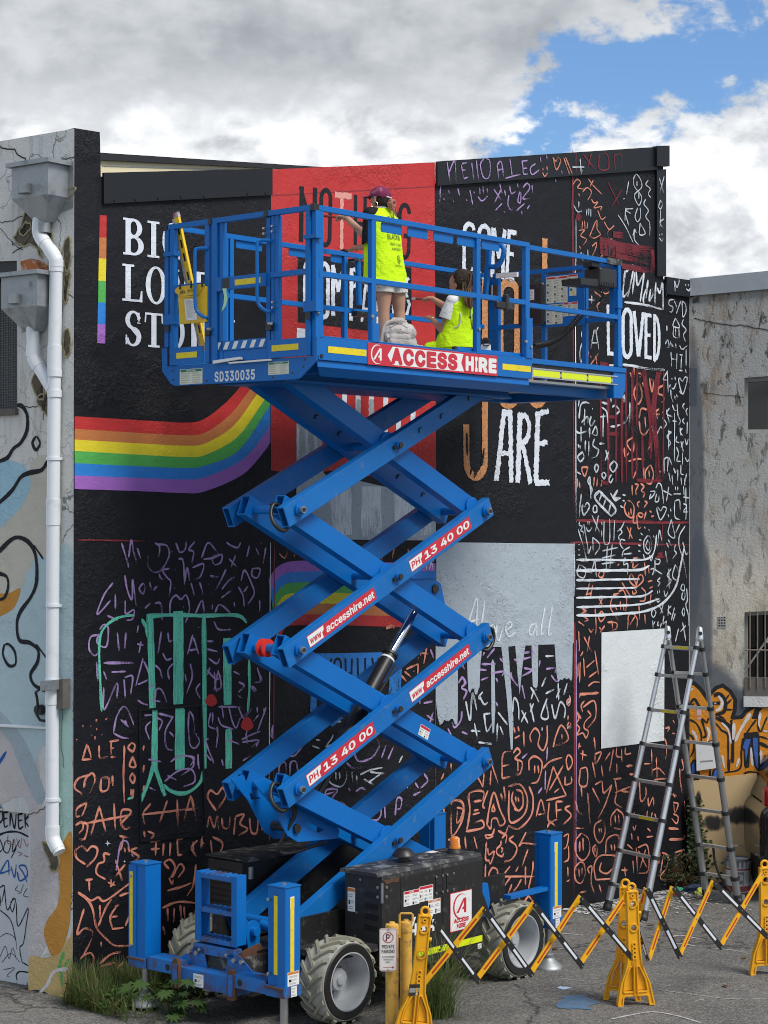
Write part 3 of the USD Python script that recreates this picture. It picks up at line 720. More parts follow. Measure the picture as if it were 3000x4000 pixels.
for z in ZL[1:4]:
    for x in (0, XR):
        P('pivot_pin', cyl((x, -0.05, z), (x, 0.90, z), 0.042, 16), smooth=40)
        P('pin_bolt', cyl((x, -0.075, z), (x, -0.0505, z), 0.034, 12), 'steel', smooth=40)
        P('pin_nut', cyl((x, -0.083, z), (x, -0.0755, z), 0.022, 8), 'bolt_dark')
        P('pin_collar', cyl((x, -0.03, z), (x, -0.0005, z), 0.060, 16), smooth=40)
        if x == XR: P('end_boss', cyl((x - .1, 0.114, z + .05), (x - .1, 0.0905, z + .05), 0.10, 18), smooth=40)
for y in (0.40, 0.47): P('cable_guide', lathe([(0.045, -0.012), (0.088, -0.010), (0.088, 0.010), (0.045, 0.012)], 20, (0, 1, 0), (0, y, ZL[2])), 'guide_red', smooth=40)
# hydraulic hoses looping out of the tube ends
def loop(pts, r=0.020): P('hydraulic_hose', sweep(spline(pts, 6), r, 10), 'hose', smooth=60)
for z in (ZL[3], ZL[1]):
    loop([(-.06, .17, z + .03), (-.16, .17, z + .05), (-.22, .15, z - .04), (-.22, .10, z - .14), (-.14, .06, z - .20), (-.05, .05, z - .13), (.0, .045, z - .06)])
loop([(XR + .10, .045, ZL[2] + .09), (XR + .19, .045, ZL[2] + .06), (XR + .20, .045, ZL[2] - .06), (XR + .10, .045, ZL[2] - .15), (XR + .02, .10, ZL[2] - .12)])
# --- arm decals, read off along the outer arms
def arm_plane(k, h=0.0015):
    d = nrm((XR, 0, ZL[k + 1] - ZL[k])); return Plane((0, -h, ZL[k]), d, np.cross((0, -1, 0), d))
def arm_decal(k, u0, u1, split, t1, t2, h=0.115, v=0.0):
    pl = arm_plane(k); y0, y1 = v - h / 2, v + h / 2; m = u0 + split; q = h * 0.22
    dd = P('web_decal' if 'www' in t1 else 'phone_decal', pl.flat(sbox(u0, y0, u1, y1)), 'decal_red')
    part(dd, 'white_field', pl.flat(Polygon([(u0 + .006, y0 + .008), (m - q, y0 + .008), (m - q * 1.1, v - h * .02), (m, v + h * .12), (m + .01, y1 - .008), (u0 + .006, y1 - .008)]), 0.001), L('decal_white'))
    th = h * 0.50
    part(dd, 'lettering', fat(t1, th, (u0 + .025, v - th / 2), split - .05 - q, .0008, .002, pl, .12), L('decal_red'))
    part(dd, 'lettering', fat(t2, th * 1.12, (m + .03, v - th * .56), u1 - m - .06, .001, .002, pl, .12), L('decal_white'))
def au(k, q):
    p = lf(q, 1, 0.0); d = nrm((XR, 0, ZL[k + 1] - ZL[k])); return float((p - A([0, 0, ZL[k]])) @ d)
arm_decal(2, au(2, (1605, 2225)), au(2, (1840, 2050)), 0.215, 'PH', '13 40 00', 0.13)
arm_decal(2, au(2, (1203, 2508)), au(2, (1466, 2318)), 0.245, 'www', 'accesshire.net', 0.125)
arm_decal(1, au(1, (1604, 2730)), au(1, (1835, 2535)), 0.245, 'www', 'accesshire.net', 0.125)
arm_decal(1, au(1, (1200, 3050)), au(1, (1460, 2838)), 0.215, 'PH', '13 40 00', 0.13)
def label(plane, u0, v0, u1, v1, head=None, hcol='decal_orange', lines=4, cols=1, owner=None, name='safety_decal', base='decal_white', htext=None, pict=0, h=0.0):
    """Small printed sticker: ground, coloured heading, rows of print, pictogram blocks."""
    w_, hh = u1 - u0, v1 - v0
    rad = 0.04 * min(w_, hh)
    dd = part(owner or lift, name, plane.flat(sbox(u0, v0, u1, v1).buffer(-rad).buffer(rad), h), L(base))
    hd = 0.0
    if head:
        hd = head * hh
        part(dd, 'heading', plane.flat(sbox(u0 + .03 * w_, v1 - hd - .03 * hh, u1 - .03 * w_, v1 - .03 * hh), h + 0.0008), L(hcol))
        if htext: part(dd, 'heading_text', plane.text(htext, hd * .62, ((u0 + u1) / 2, v1 - hd * .8 - .03 * hh), h + 0.0014, 0.0006, True, center=True, width=min(w_ * .62, hd * .62 * len(htext) * .72)), L('decal_white'))
    r = random.Random(int(1e4 * (u0 + v0)) & 0xffff); ms = []; ph = []
    body = hh - hd - .1 * hh; cw = w_ / cols
    for c in range(cols):
        for i in range(lines):
            if pict and (i + c) % 3 == 1:
                x = u0 + cw * (c + .12); y = v0 + body * (i + .15) / lines
                ph.append(plane.flat(sbox(x, y, x + cw * .22, y + body / lines * .75), h + 0.0008)); x0 = x + cw * .3
            else: x0 = u0 + cw * (c + .10)
            y = v0 + .05 * hh + body * (i + .5) / lines
            for j in range(2): ms.append(plane.flat(sbox(x0, y - j * body / lines * .3, u0 + cw * (c + r.uniform(.65, .93)), y - j * body / lines * .3 + body / lines * .13), h + 0.0008))
    part(dd, 'print', cat_(*ms), L('decal_grey'), kind='stuff')
    if ph: part(dd, 'pictogram', cat_(*ph), L('decal_black'), kind='stuff')
    return dd
c = lf((1658, 2858), 1, 0.112); pl_ = Plane((c[0], 0.1125, c[2]), nrm((XR, 0, ZL[1] - ZL[2])), np.cross((0, -1, 0), nrm((XR, 0, ZL[1] - ZL[2]))))
label(pl_, -.085, -.06, .085, .055, 0.25, 'decal_red', 3, 2, pict=1)
# --- lift cylinder and its brackets
c0, c1 = A([0.62, 0.40, 1.95]), A([2.26, 0.40, 3.80]); cd_ = nrm(c1 - c0); cm = A([1.80, .40, 3.30])
cy = P('cylinder_barrel', cyl(c0, cm, 0.075, 20), 'lift_black', smooth=40)
part(cy, 'gland', cyl(cm, cm + cd_ * .03, 0.085, 20), L('lift_black'), smooth=40); part(cy, 'band', cyl(cm - cd_ * .06, cm - cd_ * .04, 0.0765, 20), L('decal_white'), smooth=40)
P('cylinder_rod', cyl(cm, c1, 0.044, 20), 'chrome', smooth=40)
P('valve_pipe', cyl(c0 + A([0, -.09, .05]), cm + A([0, -.085, -.1]), 0.012, 8), 'hose', smooth=40)
def xz_plate(pts, y, t, holes=(), mat='lift_blue', name='bracket_plate'):
    sh = Polygon(pts)
    for h_ in holes: sh = sh.difference(h_)
    P(name, FRONT(y).slab(sh.buffer(-.012).buffer(.012), -t, 0), mat)
low = [(-.06, 2.22), (.05, 2.22), (.10, 2.03), (.0, 1.90), (.134, 1.655), (.275, 1.575), (.86, 1.535), (1.05, 1.60), (.55, 1.86), (.42, 1.81), (.2, 1.98), (-.0, 2.10)]
low = [(-.34, 2.22), (-.16, 2.24), (-.06, 1.99), (.40, 1.98), (.60, 1.88), (.88, 1.62), (.855, 1.54), (.275, 1.575), (.134, 1.655), (-.10, 1.99)]
slot = Polygon([(.42, 1.76), (.66, 1.65), (.58, 1.63), (.40, 1.71)])
for y in (0.262, 0.56): xz_plate(low, y, 0.016, [slot, Point(.247, 1.711).buffer(.045, 10)])
P('lower_trunnion', cyl((.247, .23, 1.711), (.247, .60, 1.711), 0.044, 16), 'lift_black', smooth=40)
upr = [(2.12, 4.09), (2.735, 4.068), (2.853, 4.011), (2.959, 3.70), (2.80, 3.60), (2.05, 3.96)]
for y in (0.575,): xz_plate(upr, y, 0.016, [Polygon([(2.42, 3.98), (2.50, 3.97), (2.62, 3.88), (2.55, 3.88)])])
P('upper_crosshead', bx(2.34, 2.76, .56, .66, 4.07, 4.15)); P('crosshead_pin', cyl((2.748, .555, 3.956), (2.748, .60, 3.956), 0.05, 16), 'bolt_dark', smooth=40)
loop([(.1, .2, 2.0), (.18, .22, 1.85), (.12, .3, 1.65), (.1, .35, 1.5), (.3, .36, 1.46), (.8, .38, 1.5)], 0.018)
loop([(.12, .3, 2.02), (.24, .25, 1.9), (.2, .3, 1.7)], 0.014)

# --- platform
X0, X1, YF, YB, RT, RM = -0.39, 2.935, -0.57, 1.39, 7.558, 6.957
P('deck', bx(X0 + .03, X1, YF + .02, YB - .02, 6.175, 6.20), 'alu')
toe = FRONT(YF).slab(sbox(X0 + .05, 6.165, X1 + .015, 6.377), -.012, 0); P('toe_board', toe)
P('toe_lip', bx(X0 + .05, X1, YF, YF + .05, 6.378, 6.388))
P('side_fold', hexa([(X0 + .05, YF + .012, 6.10), (X1 - .02, YF + .012, 6.10), (X1 - .02, YF + .02, 6.163), (X0 + .05, YF + .02, 6.163), (X0 + .25, -.40, 6.03), (X1 - .20, -.40, 6.03), (X1 - .2, -.39, 6.163), (X0 + .25, -.39, 6.163)]))
P('toe_board', FRONT(YB).slab(sbox(X0 + .05, 6.165, X1, 6.377), 0, .012))
for y in (-.05, .72): P('frame_beam', cat_(bx(X0 + .15, X1 + .35, y, y + .11, 5.995, 6.02), bx(X0 + .15, X1 + .35, y + .04, y + .07, 6.021, 6.13), bx(X0 + .15, X1 + .35, y, y + .11, 6.131, 6.163)))
for x in (X0 + .25, .6, 1.6, 2.5): P('cross_beam', bx(x, x + .08, YF + .16, YB - .1, 6.06, 6.160))
P('slide_tray', bx(X0 + .1, X1 + .2, .08, .70, 5.985, 6.04), 'lift_blue')
epoly = Polygon([(-1.463, 6.377), (-1.385, 6.377), (-1.383, 6.195), (.566, 6.19), (.566, 6.377), (.606, 6.372), (.606, 6.15), (.40, 6.0), (.36, 5.99), (-1.28, 6.0), (-1.33, 6.02), (-1.457, 6.15)])
P('end_plate', END(X0).slab(epoly, 0.0, 0.014), label='end plate stencilled with the fleet number')
EP = END(X0 - .0145)
for s, x in zip('SD330035', np.linspace(-.722, -.235, 8)): P('stencil_character', fat(s, 0.088, (x, 6.018), 0.054, .002, .0006, EP), 'decal_white')
lb_ = lambda *a, **k: label(EP, *a, **k)
lb_(-1.204, 5.998 + .01, -.889, 6.155, 0.16, 'decal_green', 5, 2, name='instruction_decal', htext='INSTRUCTIONS', base='decal_cream')
lb_(-.008, 6.045, .257, 6.165, 0.16, 'decal_green', 5, 2, name='instruction_decal', htext='INSTRUCTIONS', base='decal_cream')
for y, z in ((1.30, 6.15), (1.30, 6.06), (.83, 6.03), (-.05, 6.02), (-.30, 6.05), (-.44, 6.10), (-.46, 6.165)): P('bolt_hole', END(X0 - .0142).flat(Point(-y, z).buffer(.012)), 'lift_black')
for (a, b) in ((1.30, .87), (-.0, -.50)):
    tb = P('end_toe_board', END(X0 - .0).slab(endbox(a, b, 6.20, 6.368), .016, .028))
    part(tb, 'reflector', END(X0).flat(endbox(a - .06 if a > 1 else a - .05, b + .08 if a > 1 else b + .11, 6.262, 6.318), .0295), L('reflect_yellow'))
# entry gate
P('gate_sill', END(X0).slab(endbox(.76, .05, 6.305, 6.40), -.03, 0.005)); P('gate_step', END(X0).slab(endbox(.76, .05, 6.20, 6.303), -.03, 0.0))
for k in range(6): P('hazard_stripe', END(X0).flat(affinity.skew(sbox(-.735 + k * .118, 6.318, -.68 + k * .118, 6.388), xs=28, origin=(-.735 + k * .118, 6.318)), 0.0065), 'decal_white')
def rail(p, q, w_=0.044, h_=0.05, name='guard_rail', mat='lift_blue', parent=None): return part(parent or lift, name, beam(p, q, w_, h_), L(mat))
def post(x, y, z0, z1, a=0.048, b=0.048, name='post', mat='lift_blue'): P(name, bx(x - a / 2, x + a / 2, y - b / 2, y + b / 2, z0, z1), mat)
RZ = RT
# near-end rails
for y0, y1 in ((1.37, .80), (.755, .05), (.02, -.545)): rail((X0, y0, RZ), (X0, y1, RZ))
for y in (.777, .035, 1.40, -.56): P('rail_cap', bx(X0 - .03, X0 + .03, y - .021, y + .021, RZ - .032, RZ + .032), 'lift_black')
rail((X0, 1.31, RM), (X0, .86, RM)); rail((X0, -.02, RM + .02), (X0, -.48, RM + .02))
gp_ = P('gate_bar', bx(X0 - .025, X0 + .02, .04, .69, 6.885, 7.005)); part(gp_, 'reflector', END(X0 - .026).flat(endbox(.44, .10, 6.915, 6.970)), L('reflect_yellow'))
part(gp_, 'latch_hole', END(X0 - .026).flat(endbox(.60, .52, 6.905, 6.985).buffer(.008)), L('lift_black')); part(gp_, 'latch_plate', bx(X0 - .03, X0 - .0255, .615, .71, 6.875, 7.01), L('lift_blue'))
for y, a in ((1.385, .055), (1.31, .06), (.82, .06), (.72, .07), (.645, .05), (.02, .05), (-.04, .045), (-.09, .045), (-.50, .055), (-.56, .05)):
    post(X0 + (.02 if a < .055 else 0), y, 6.20 if y < 1.35 else 6.38, RZ - .026, .05, a)
for y in (1.345, -.535): P('post_sleeve', bx(X0 - .04, X0 + .04, y - .085, y + .07, 7.27, 7.31)); P('post_sleeve', bx(X0 - .042, X0 + .04, y - .085, y + .07, 6.60, 6.70)); P('sleeve_slot', END(X0 - .043).flat(endbox(y + .045, y - .015, 6.53, 6.595)), 'lift_black')
for y in (.79, -.02): P('lock_bracket', bx(X0 - .05, X0 - .005, y - .035, y + .03, 6.46, 6.53), 'lift_black'); P('lock_pin', cyl((X0 - .05, y - .05, 6.52), (X0 - .05, y - .01, 6.52), .016, 10), 'steel', smooth=40)
for y0 in (.80, -.035):
    h_ = [(X0 - .03, y0, 7.30), (X0 - .07, y0 + .10 - .005, 7.30), (X0 - .09, y0 + .115, 7.26), (X0 - .09, y0 + .115, 7.0), (X0 - .09, y0 + .115, 6.80), (X0 - .08, y0 + .10, 6.70), (X0 - .05, y0 + .03, 6.64), (X0 - .02, y0, 6.64)]
    P('grab_handle', sweep(spline(h_, 5), .017, 10), smooth=60)
for y, z in ((.05, 7.42), (.05, 7.37), (-.06, 7.43), (-.06, 7.38), (-.065, 6.72), (-.065, 6.67)): P('bolt', cyl((X0 - .045, y, z), (X0 - .02, y, z), .011, 8), 'steel')
# front side (towards the viewer's right)
rail((X0 + .05, YF + .02, RZ + .003), (X1 - .03, YF + .02, RZ + .003)); rail((X0 + .06, YF + .02, RM), (X1 - .06, YF + .02, RM))
P('rail_cap', bx(X0 + .0, X0 + .049, YF - .008, YF + .045, RZ - .03, RZ + .032), 'lift_black'); P('rail_cap', bx(X0 + .02, X0 + .059, YF - .01, YF + .045, RM - .032, RM + .032), 'lift_black')
for x in (-.31, .43, 2.04, 2.87): post(x, YF + .022, 6.37, RZ - .025, .062 if x < 2.8 else .07, .05)
post(-.36, YF + .03, 6.2, RZ - .03, .05, .05)
P('post_foot', bx(.41, .50, YF - .006, YF + .05, 6.38, 6.56)); P('post_foot', bx(2.84, 2.95, YF - .008, YF + .05, 6.38, 6.80))
for x, z in ((.40, 6.62), (2.04, 6.62), (2.83, 6.55), (-.36, 6.60), (2.92, 6.50)): P('bolt', cyl((x, YF - .02, z), (x, YF - .003, z), .016, 8), 'steel')
for x0, w_ in ((.56, .31), (.95, .31), (1.35, .31), (1.72, .31), (2.12, .29)): P('hand_plate', FRONT(YF + .02).slab(sbox(x0, RZ - .118, x0 + w_, RZ - .026).buffer(-.02).buffer(.02), -.006, 0.0))
P('loose_rail', rbx(1.78, 2.95, YF + .06, YF + .10, 6.39, 6.43, .004), label='blue tube lying along the toe board'); P('tube_plug', bx(1.74, 1.779, YF + .058, YF + .102, 6.388, 6.432), 'lift_black')
# far side
rail((X0, YB - .03, RZ), (4.6, YB - .03, RZ)); rail((X0 + .05, YB - .03, RM), (4.6, YB - .03, RM))
for x in (-.33, .36, .44, 2.17, 2.87): post(x, YB - .03, 6.2, RZ - .026, .055, .05)
P('rail_cap', bx(2.14, 2.20, YB - .06, YB, RZ + .026, RZ + .05), 'lift_black')
for x0, w_ in ((.52, .38), (.98, .20), (1.30, .34), (1.70, .05), (1.95, .18)): P('hand_plate', FRONT(YB - .03).slab(sbox(x0, RZ - .105, x0 + w_, RZ - .027).buffer(-.02).buffer(.02), -.006, 0.0))
# folded inner gate frame and black fittings behind the standing painter
it = [lf(q, 1, 1.25) for q in ((1397, 1010), (1404, 1192), (1375, 1010), (1405, 1025), (1386, 1215), (1440, 1240))]
P('inner_tube', cyl(it[0], it[1], .032, 12), smooth=40); P('clamp_block', bx(it[2][0], it[3][0], 1.22, 1.30, it[3][2], it[2][2]), 'lift_black'); P('clamp_block', bx(it[4][0], it[5][0], 1.22, 1.30, it[5][2], it[4][2]), 'lift_black')
# --- sliding extension
EX, EYF, EYB = 4.70, -0.50, 1.28
rail((X1 - .02, EYF + .02, RZ - .004), (EX - .02, EYF + .02, RZ - .004)); rail((X1 - .02, EYF + .02, RM - .008), (EX - .02, EYF + .02, RM - .008))
post(EX - .03, EYF + .02, 6.37, RZ - .03, .055, .05); P('post_sleeve', bx(EX - .075, EX + .015, EYF - .012, EYF + .05, 7.05, 7.25)); P('post_sleeve', bx(EX - .07, EX + .015, EYF - .012, EYF + .05, 6.40, 6.62))
P('rail_corner', cat_(beam((EX - .28, EYF + .02, RZ + .002), (EX + .02, EYF + .02, RZ + .002), .05, .07)), 'lift_black_dusty')
rail((EX, EYF + .03, RZ - .006), (EX, EYB, RZ - .006)); rail((EX, EYF + .03, RM - .012), (EX, EYB, RM - .012))
for y in (1.22, 1.30, .55, -.02): post(EX + .0, y, 6.3, RZ - .03, .05, .055)
P('inner_post', bx(EX - .08, EX - .03, -.47, -.40, 6.9, RZ - .03))
P('extension_toe', bx(X1 + .02, EX + .09, EYF - .012, EYF + .02, 6.338, 6.392)); P('extension_side', bx(X1 + .02, EX + .0, EYF + .02, EYF + .05, 6.20, 6.336), 'lift_black')
ar = P('reflector_rail', cat_(bx(X1 + .06, EX - .06, EYF - .004, EYF + .018, 6.195, 6.205), bx(X1 + .06, EX - .06, EYF + .004, EYF + .018, 6.2051, 6.283), bx(X1 + .06, EX - .06, EYF - .004, EYF + .018, 6.2831, 6.296)), 'alu')
xs = [3.05, 3.565, 4.06, 4.53]
for a, b in zip(xs[:-1], xs[1:]): part(ar, 'reflector', FRONT(EYF + .0035).slab(sbox(a + .015, 6.212, b - .018, 6.276), 0, .0025), L('reflect_lime'))
for x in xs[1:]:
    for z in (6.215, 6.272): part(ar, 'rivet', cyl((x, EYF + .0035, z), (x, EYF - .003, z), .010, 8), L('bolt_dark'))
P('extension_end', FRONT(EYF - .001).slab(Polygon([(EX - .14, 6.335), (EX + .09, 6.335), (EX + .085, 6.14), (EX + .02, 6.05), (EX - .14, 6.05)]), -.09, 0))
P('extension_deck', bx(X1 - .2, EX + .05, EYF + .06, EYB, 6.15, 6.175), 'alu'); P('extension_beam', bx(X1 - .3, EX + .02, -.3, -.2, 6.05, 6.149)); P('extension_beam', bx(X1 - .3, EX + .02, .95, 1.05, 6.05, 6.149)); P('extension_beam', bx(EX - .14, EX + .02, -.195, .945, 6.05, 6.149))
# control box, coiled lead, document case and notice panel on the end rails
cb = P('control_box', rbx(4.27, 4.60, -.52, -.30, 7.26, 7.47, .02), 'lift_black', label='black platform control box'); part(cb, 'guard', hexa([(3.93, -.50, 7.25), (4.30, -.50, 7.26), (4.30, -.25, 7.26), (3.93, -.25, 7.25), (3.93, -.50, 7.32), (4.30, -.50, 7.34), (4.30, -.25, 7.34), (3.93, -.25, 7.32)]), L('lift_black'))
for k in range(6): part(cb, 'switch_boot', bx(4.30 + k * .045, 4.325 + k * .045, -.525, -.5205, 7.27, 7.315), L('rubber_black'))
part(cb, 'mount', bx(4.20, 4.34, -.46, -.34, 7.475, 7.53), L('lift_black'))
t = np.linspace(0, 1, 420); a0, a1 = lf((2087, 1352), 1, -.30), lf((2280, 1215), 1, -.30)
ctr = a0[None] * (1 - t[:, None]) + a1[None] * t[:, None]; ctr[:, 2] -= 0.10 * np.sin(np.pi * t); ax_ = nrm(a1 - a0)
coil = ctr + 0.030 * (np.cos(t * 2 * np.pi * 34)[:, None] * A([0, 1, 0]) + np.sin(t * 2 * np.pi * 34)[:, None] * np.cross(ax_, (0, 1, 0)))
P('coiled_lead', sweep(coil, .0075, 6), 'hose', smooth=60)
P('lead', sweep(spline([a1, a1 + A([.10, 0, .03]), a1 + A([.3, -.05, .18]), (4.42, -.42, 7.25)], 6), .008, 6), 'hose', smooth=60)
dc = P('document_case', rbx(EX - .10, EX - .035, .50, .86, 6.93, 7.42, .03), 'lift_black'); label(END(EX - .1005), -.80 + .04, 7.22, -.62, 7.34, owner=dc, lines=3, name='sticker')
np_ = P('notice_panel', bx(EX - .045, EX - .03, -.04, .50, 6.90, 7.49)); NP = END(EX - .046)
label(NP, -.49, 7.17, -.19, 7.475, .07, 'decal_red', 9, 3, np_, 'notice_sheet', 'decal_cream', 'DANGER', 1)
label(NP, -.49, 6.93, -.26, 7.155, .09, 'decal_green', 7, 2, np_, 'notice_sheet', 'decal_cream', 'INSTRUCTIONS', 1)
label(NP, -.255, 7.01, -.05, 7.165, .12, 'decal_red', 4, 3, np_, 'notice_sheet', 'decal_cream', 'DANGER', 1)
label(NP, -.185, 7.36, -.05, 7.475, .14, 'decal_red', 2, 2, np_, 'notice_sheet', 'decal_cream', None, 1)
ns = label(NP, -.165, 7.245, -.07, 7.345, None, lines=0, owner=np_, name='notice_sheet', base='decal_cream') if 0 else part(np_, 'notice_sheet', NP.flat(sbox(-.165, 7.235, -.07, 7.345)), L('decal_cream'))
part(ns, 'blue_dot', NP.flat(Point(-.14, 7.305).buffer(.016), .001), L('lift_blue')); part(ns, 'yellow_dot', NP.flat(Point(-.115, 7.27).buffer(.016), .001), L('reflect_yellow'))
for z in (7.36, 6.52):
    hp = P('hinge', bx(EX - .04, EX - .030, 1.20, 1.34, z - .10, z + .08), 'rust'); part(hp, 'knuckle', cyl((EX - .05, 1.27, z - .10), (EX - .05, 1.27, z + .08), .014, 8), L('steel'))
hh = lambda pts: [lf(q, 0, 4.55) for q in pts]
P('grab_handle', sweep(spline(hh([(1945, 950), (1966, 968), (1965, 1000), (1952, 1030), (1930, 1042), (1912, 1040)]), 5), .03, 10), smooth=60)
hb2 = hh([(1912, 965), (1896, 1150)]); P('inner_tube', beam(hb2[0], hb2[1], .05, .05)); wt = hh([(1940, 1078), (2022, 1072)]); P('white_tape', beam(wt[0], wt[1], .03, .055), 'decal_white')
mc = lf((1965, 1190), 1, YF - .03); P('rail_connector', cat_(rbx(mc[0] - .12, mc[0] + .18, YF - .05, YF - .006, mc[2] - .05, mc[2] + .03, .015), rbx(mc[0] + .02, mc[0] + .07, YF - .06, YF - .0065, mc[2] - .06, mc[2] + .11, .01)), 'lift_black')
# --- hire-company sign and reflectors on the front toe board
SG = FRONT(YF - .0025)
sg = P('hire_sign', SG.slab(sbox(.338, 6.162, 2.357, 6.368), 0, .004), 'decal_red', label='red and white hire company sign')
SG2 = FRONT(YF - .0070)
part(sg, 'white_field', SG2.flat(Polygon([(.625, 6.265), (.70, 6.352), (1.79, 6.352), (1.755, 6.262), (1.80, 6.178), (.70, 6.178)])), L('decal_white'))
for s, x, wd in zip('ACCESS', np.cumsum([.675, .180, .178, .178, .165, .165]), (.175, .165, .165, .155, .158, .158)): part(sg, 'letter', fat(s, .132, (x, 6.198), wd * .98, .010, .001, SG2), L('decal_red'))
for s, x, wd in zip('HIRE', (1.825, 1.975, 2.035, 2.20), (.135, .045, .15, .135)): part(sg, 'letter', fat(s, .124, (x, 6.20), wd * .98, .010, .001, SG2), L('decal_white'))
def crescent(cx, cz, r): return Point(cx, cz).buffer(r, 24).difference(Point(cx + r * .12, cz).buffer(r * .93, 24)).difference(sbox(cx + r * .55, cz - r * .8, cx + r * 2, cz + r * .7))
def logo_a(cx, cz, r):
    outer = Polygon([(cx - r * .75, cz - r * .55), (cx + r * .30, cz + r * .70), (cx + r * .68, cz + r * .70), (cx + r * .68, cz - r * .62), (cx + r * .36, cz - r * .62), (cx + r * .36, cz - r * .30), (cx + .02 * r, cz - r * .30), (cx + r * .36, cz + r * .02), (cx + r * .36, cz + r * .42), (cx - r * .42, cz - r * .55)])
    return outer.buffer(0)
part(sg, 'logo', cat_(SG2.flat(crescent(.475, 6.265, .092)), SG2.flat(logo_a(.48, 6.262, .088), .0006)), L('decal_white'))
for a, b in ((-.212, .325), (2.44, 2.925)): P('reflector', SG.flat(sbox(a, 6.236, b, 6.297)), 'reflect_yellow')
P('bolt', cyl((-.30, YF - .008, 6.20), (-.30, YF, 6.20), .02, 8), 'lift_black')

# --- chassis
P('chassis_frame', bx(-.62, 3.35, .18, .64, .34, .60), 'lift_black_dusty'); P('scissor_channel', cat_(bx(-.3, 3.2, -.03, .0, .60, .92), bx(-.3, 3.2, .82, .85, .60, .92)), 'lift_black')
P('tray', bx(-.10, .60, -.55, .16, .60, .66), 'lift_black_dusty'); P('tray', bx(-.35, 2.9, .2, .62, .605, .635), 'lift_black')
P('axle', bx(-.06, .14, -.25, 1.07, .30, .48), 'lift_black'); P('axle', bx(2.56, 2.76, -.30, 1.07, .30, .48), 'lift_black')
P('base_pivot_tube', cyl((-.0, -.01, .83), (-.0, .84, .83), .045, 16), smooth=40)
P('arm_foot_ring', lathe([(.03, -.004), (.03, -.02), (.062, -.02), (.062, -.004)], 18, (0, 1, 0), (.045, .0, .83)), smooth=40)
for y in (.30, .44): P('pivot_lug', FRONT(y).slab(unary_union([Point(-.30, .80).buffer(.10, 12), Polygon([(-.40, .80), (-.20, .80), (-.22, .56), (-.34, .56)])]), -.02, 0))
P('base_pin', cyl((-.30, .24, .80), (-.30, .46, .80), .045, 14), smooth=40); P('base_tube', cyl((-.10, .02, .78), (-.10, .38, .82), .05, 14), smooth=40)
P('floor_plate', bx(-.62, 3.0, .0, .84, .28, .335), 'lift_black')
# engine housing, near side
EF, E0, E1, ET = -.60, .526, 2.075, 1.30
eb = P('engine_housing', cat_(bx(E0, E1, EF + .012, -.13, .36, ET)), 'lift_black', label='black engine housing with stickers')
part(eb, 'lid', hexa([(E0 - .03, EF + .03, ET + .001), (E1 + .03, EF + .03, ET + .001), (E1 + .03, -.09, ET + .001), (E0 - .03, -.09, ET + .001), (E0 - .03, EF + .05, ET + .034), (E1 + .03, EF + .05, ET + .034), (E1 + .03, -.09, ET + .034), (E0 - .03, -.09, ET + .034)]), L('lift_black_dusty'))
FE = FRONT(EF)
for a, b in ((E0, .79), (.796, 1.438), (1.446, E1)):
    dr = part(eb, 'door' if a > .6 else 'side_panel', FE.slab(sbox(a, .36, b, ET - .03), -.0115, 0.0), L('lift_black'))
    part(dr, 'top_fold', bx(a, b, EF - .0, EF + .028, ET - .029, ET - .002), L('lift_black_dusty'))
part(eb, 'rust_patch', FE.flat(Polygon([(.545, ET - .03), (.78, ET - .03), (.765, ET - .075), (.68, ET - .06), (.60, ET - .075)]), .0015), L('rust'))
for x in (1.33, 1.50):
    part(eb, 'door_latch', FE.slab(sbox(x, 1.04, x + .10, 1.20), 0, .006), L('rubber_black')); part(eb, 'latch_bar', FE.slab(sbox(x + .03, 1.10, x + .09, 1.125), .0065, .012), L('lift_black'))
    for i in (0, .10):
        for j in (1.04, 1.20): part(eb, 'screw', cyl((x + i, EF - .006, j), (x + i, EF - .014, j), .013, 8), L('steel'))
hg = part(eb, 'door_hinge', cyl((E0 - .008, EF - .008, 1.06), (E0 - .008, EF - .008, 1.25), .013, 8), L('steel'), smooth=40)
for z in (1.11, 1.20):
    part(eb, 'screw', cyl((E0 + .06, EF, z), (E0 + .06, EF - .008, z), .016, 8), L('steel')); part(eb, 'screw', cyl((E0, EF + .05, z), (E0 - .008, EF + .05, z), .016, 8), L('steel'))
EE = END(E0 - .001)
for k in range(4): part(eb, 'vent_slot', EE.flat(LineString([(.405, 1.12 - k * .105), (.53, 1.115 - k * .105)]).buffer(.028, 8), .0006), L('window_dark'))
for y, z in ((-.28, .93), (-.28, .66), (-.33, .58), (-.43, .50), (-.33, .47), (-.29, .44), (-.26, .2 + .5), (-.33, 1.25)): part(eb, 'screw', cyl((E0, y, z), (E0 - .008, y, z), .011, 8), L('steel'))
label(EE, .165, .93, .26, 1.16, .14, 'decal_orange', 3, 1, eb, pict=1, h=.0008)
FD = FRONT(EF - .0008)
label(FD, .845, .975, 1.08, 1.12, .17, 'decal_red', 3, 2, eb, htext='DANGER', pict=1); label(FD, 1.083, .985, 1.29, 1.135, .17, 'decal_red', 3, 3, eb, pict=1); label(FD, 1.215, .84, 1.405, .985, .16, 'decal_orange', 2, 2, eb, htext='WARNING', pict=1)
hs = part(eb, 'hire_sticker', FD.flat(sbox(1.555, .615, 1.905, 1.005)), L('decal_red')); part(hs, 'white_field', FD.flat(sbox(1.563, .623, 1.897, .997), .0008), L('decal_white'))
part(hs, 'logo', cat_(FD.flat(crescent(1.725, .855, .125), .0016), FD.flat(logo_a(1.735, .855, .11), .0022)), L('decal_red'))
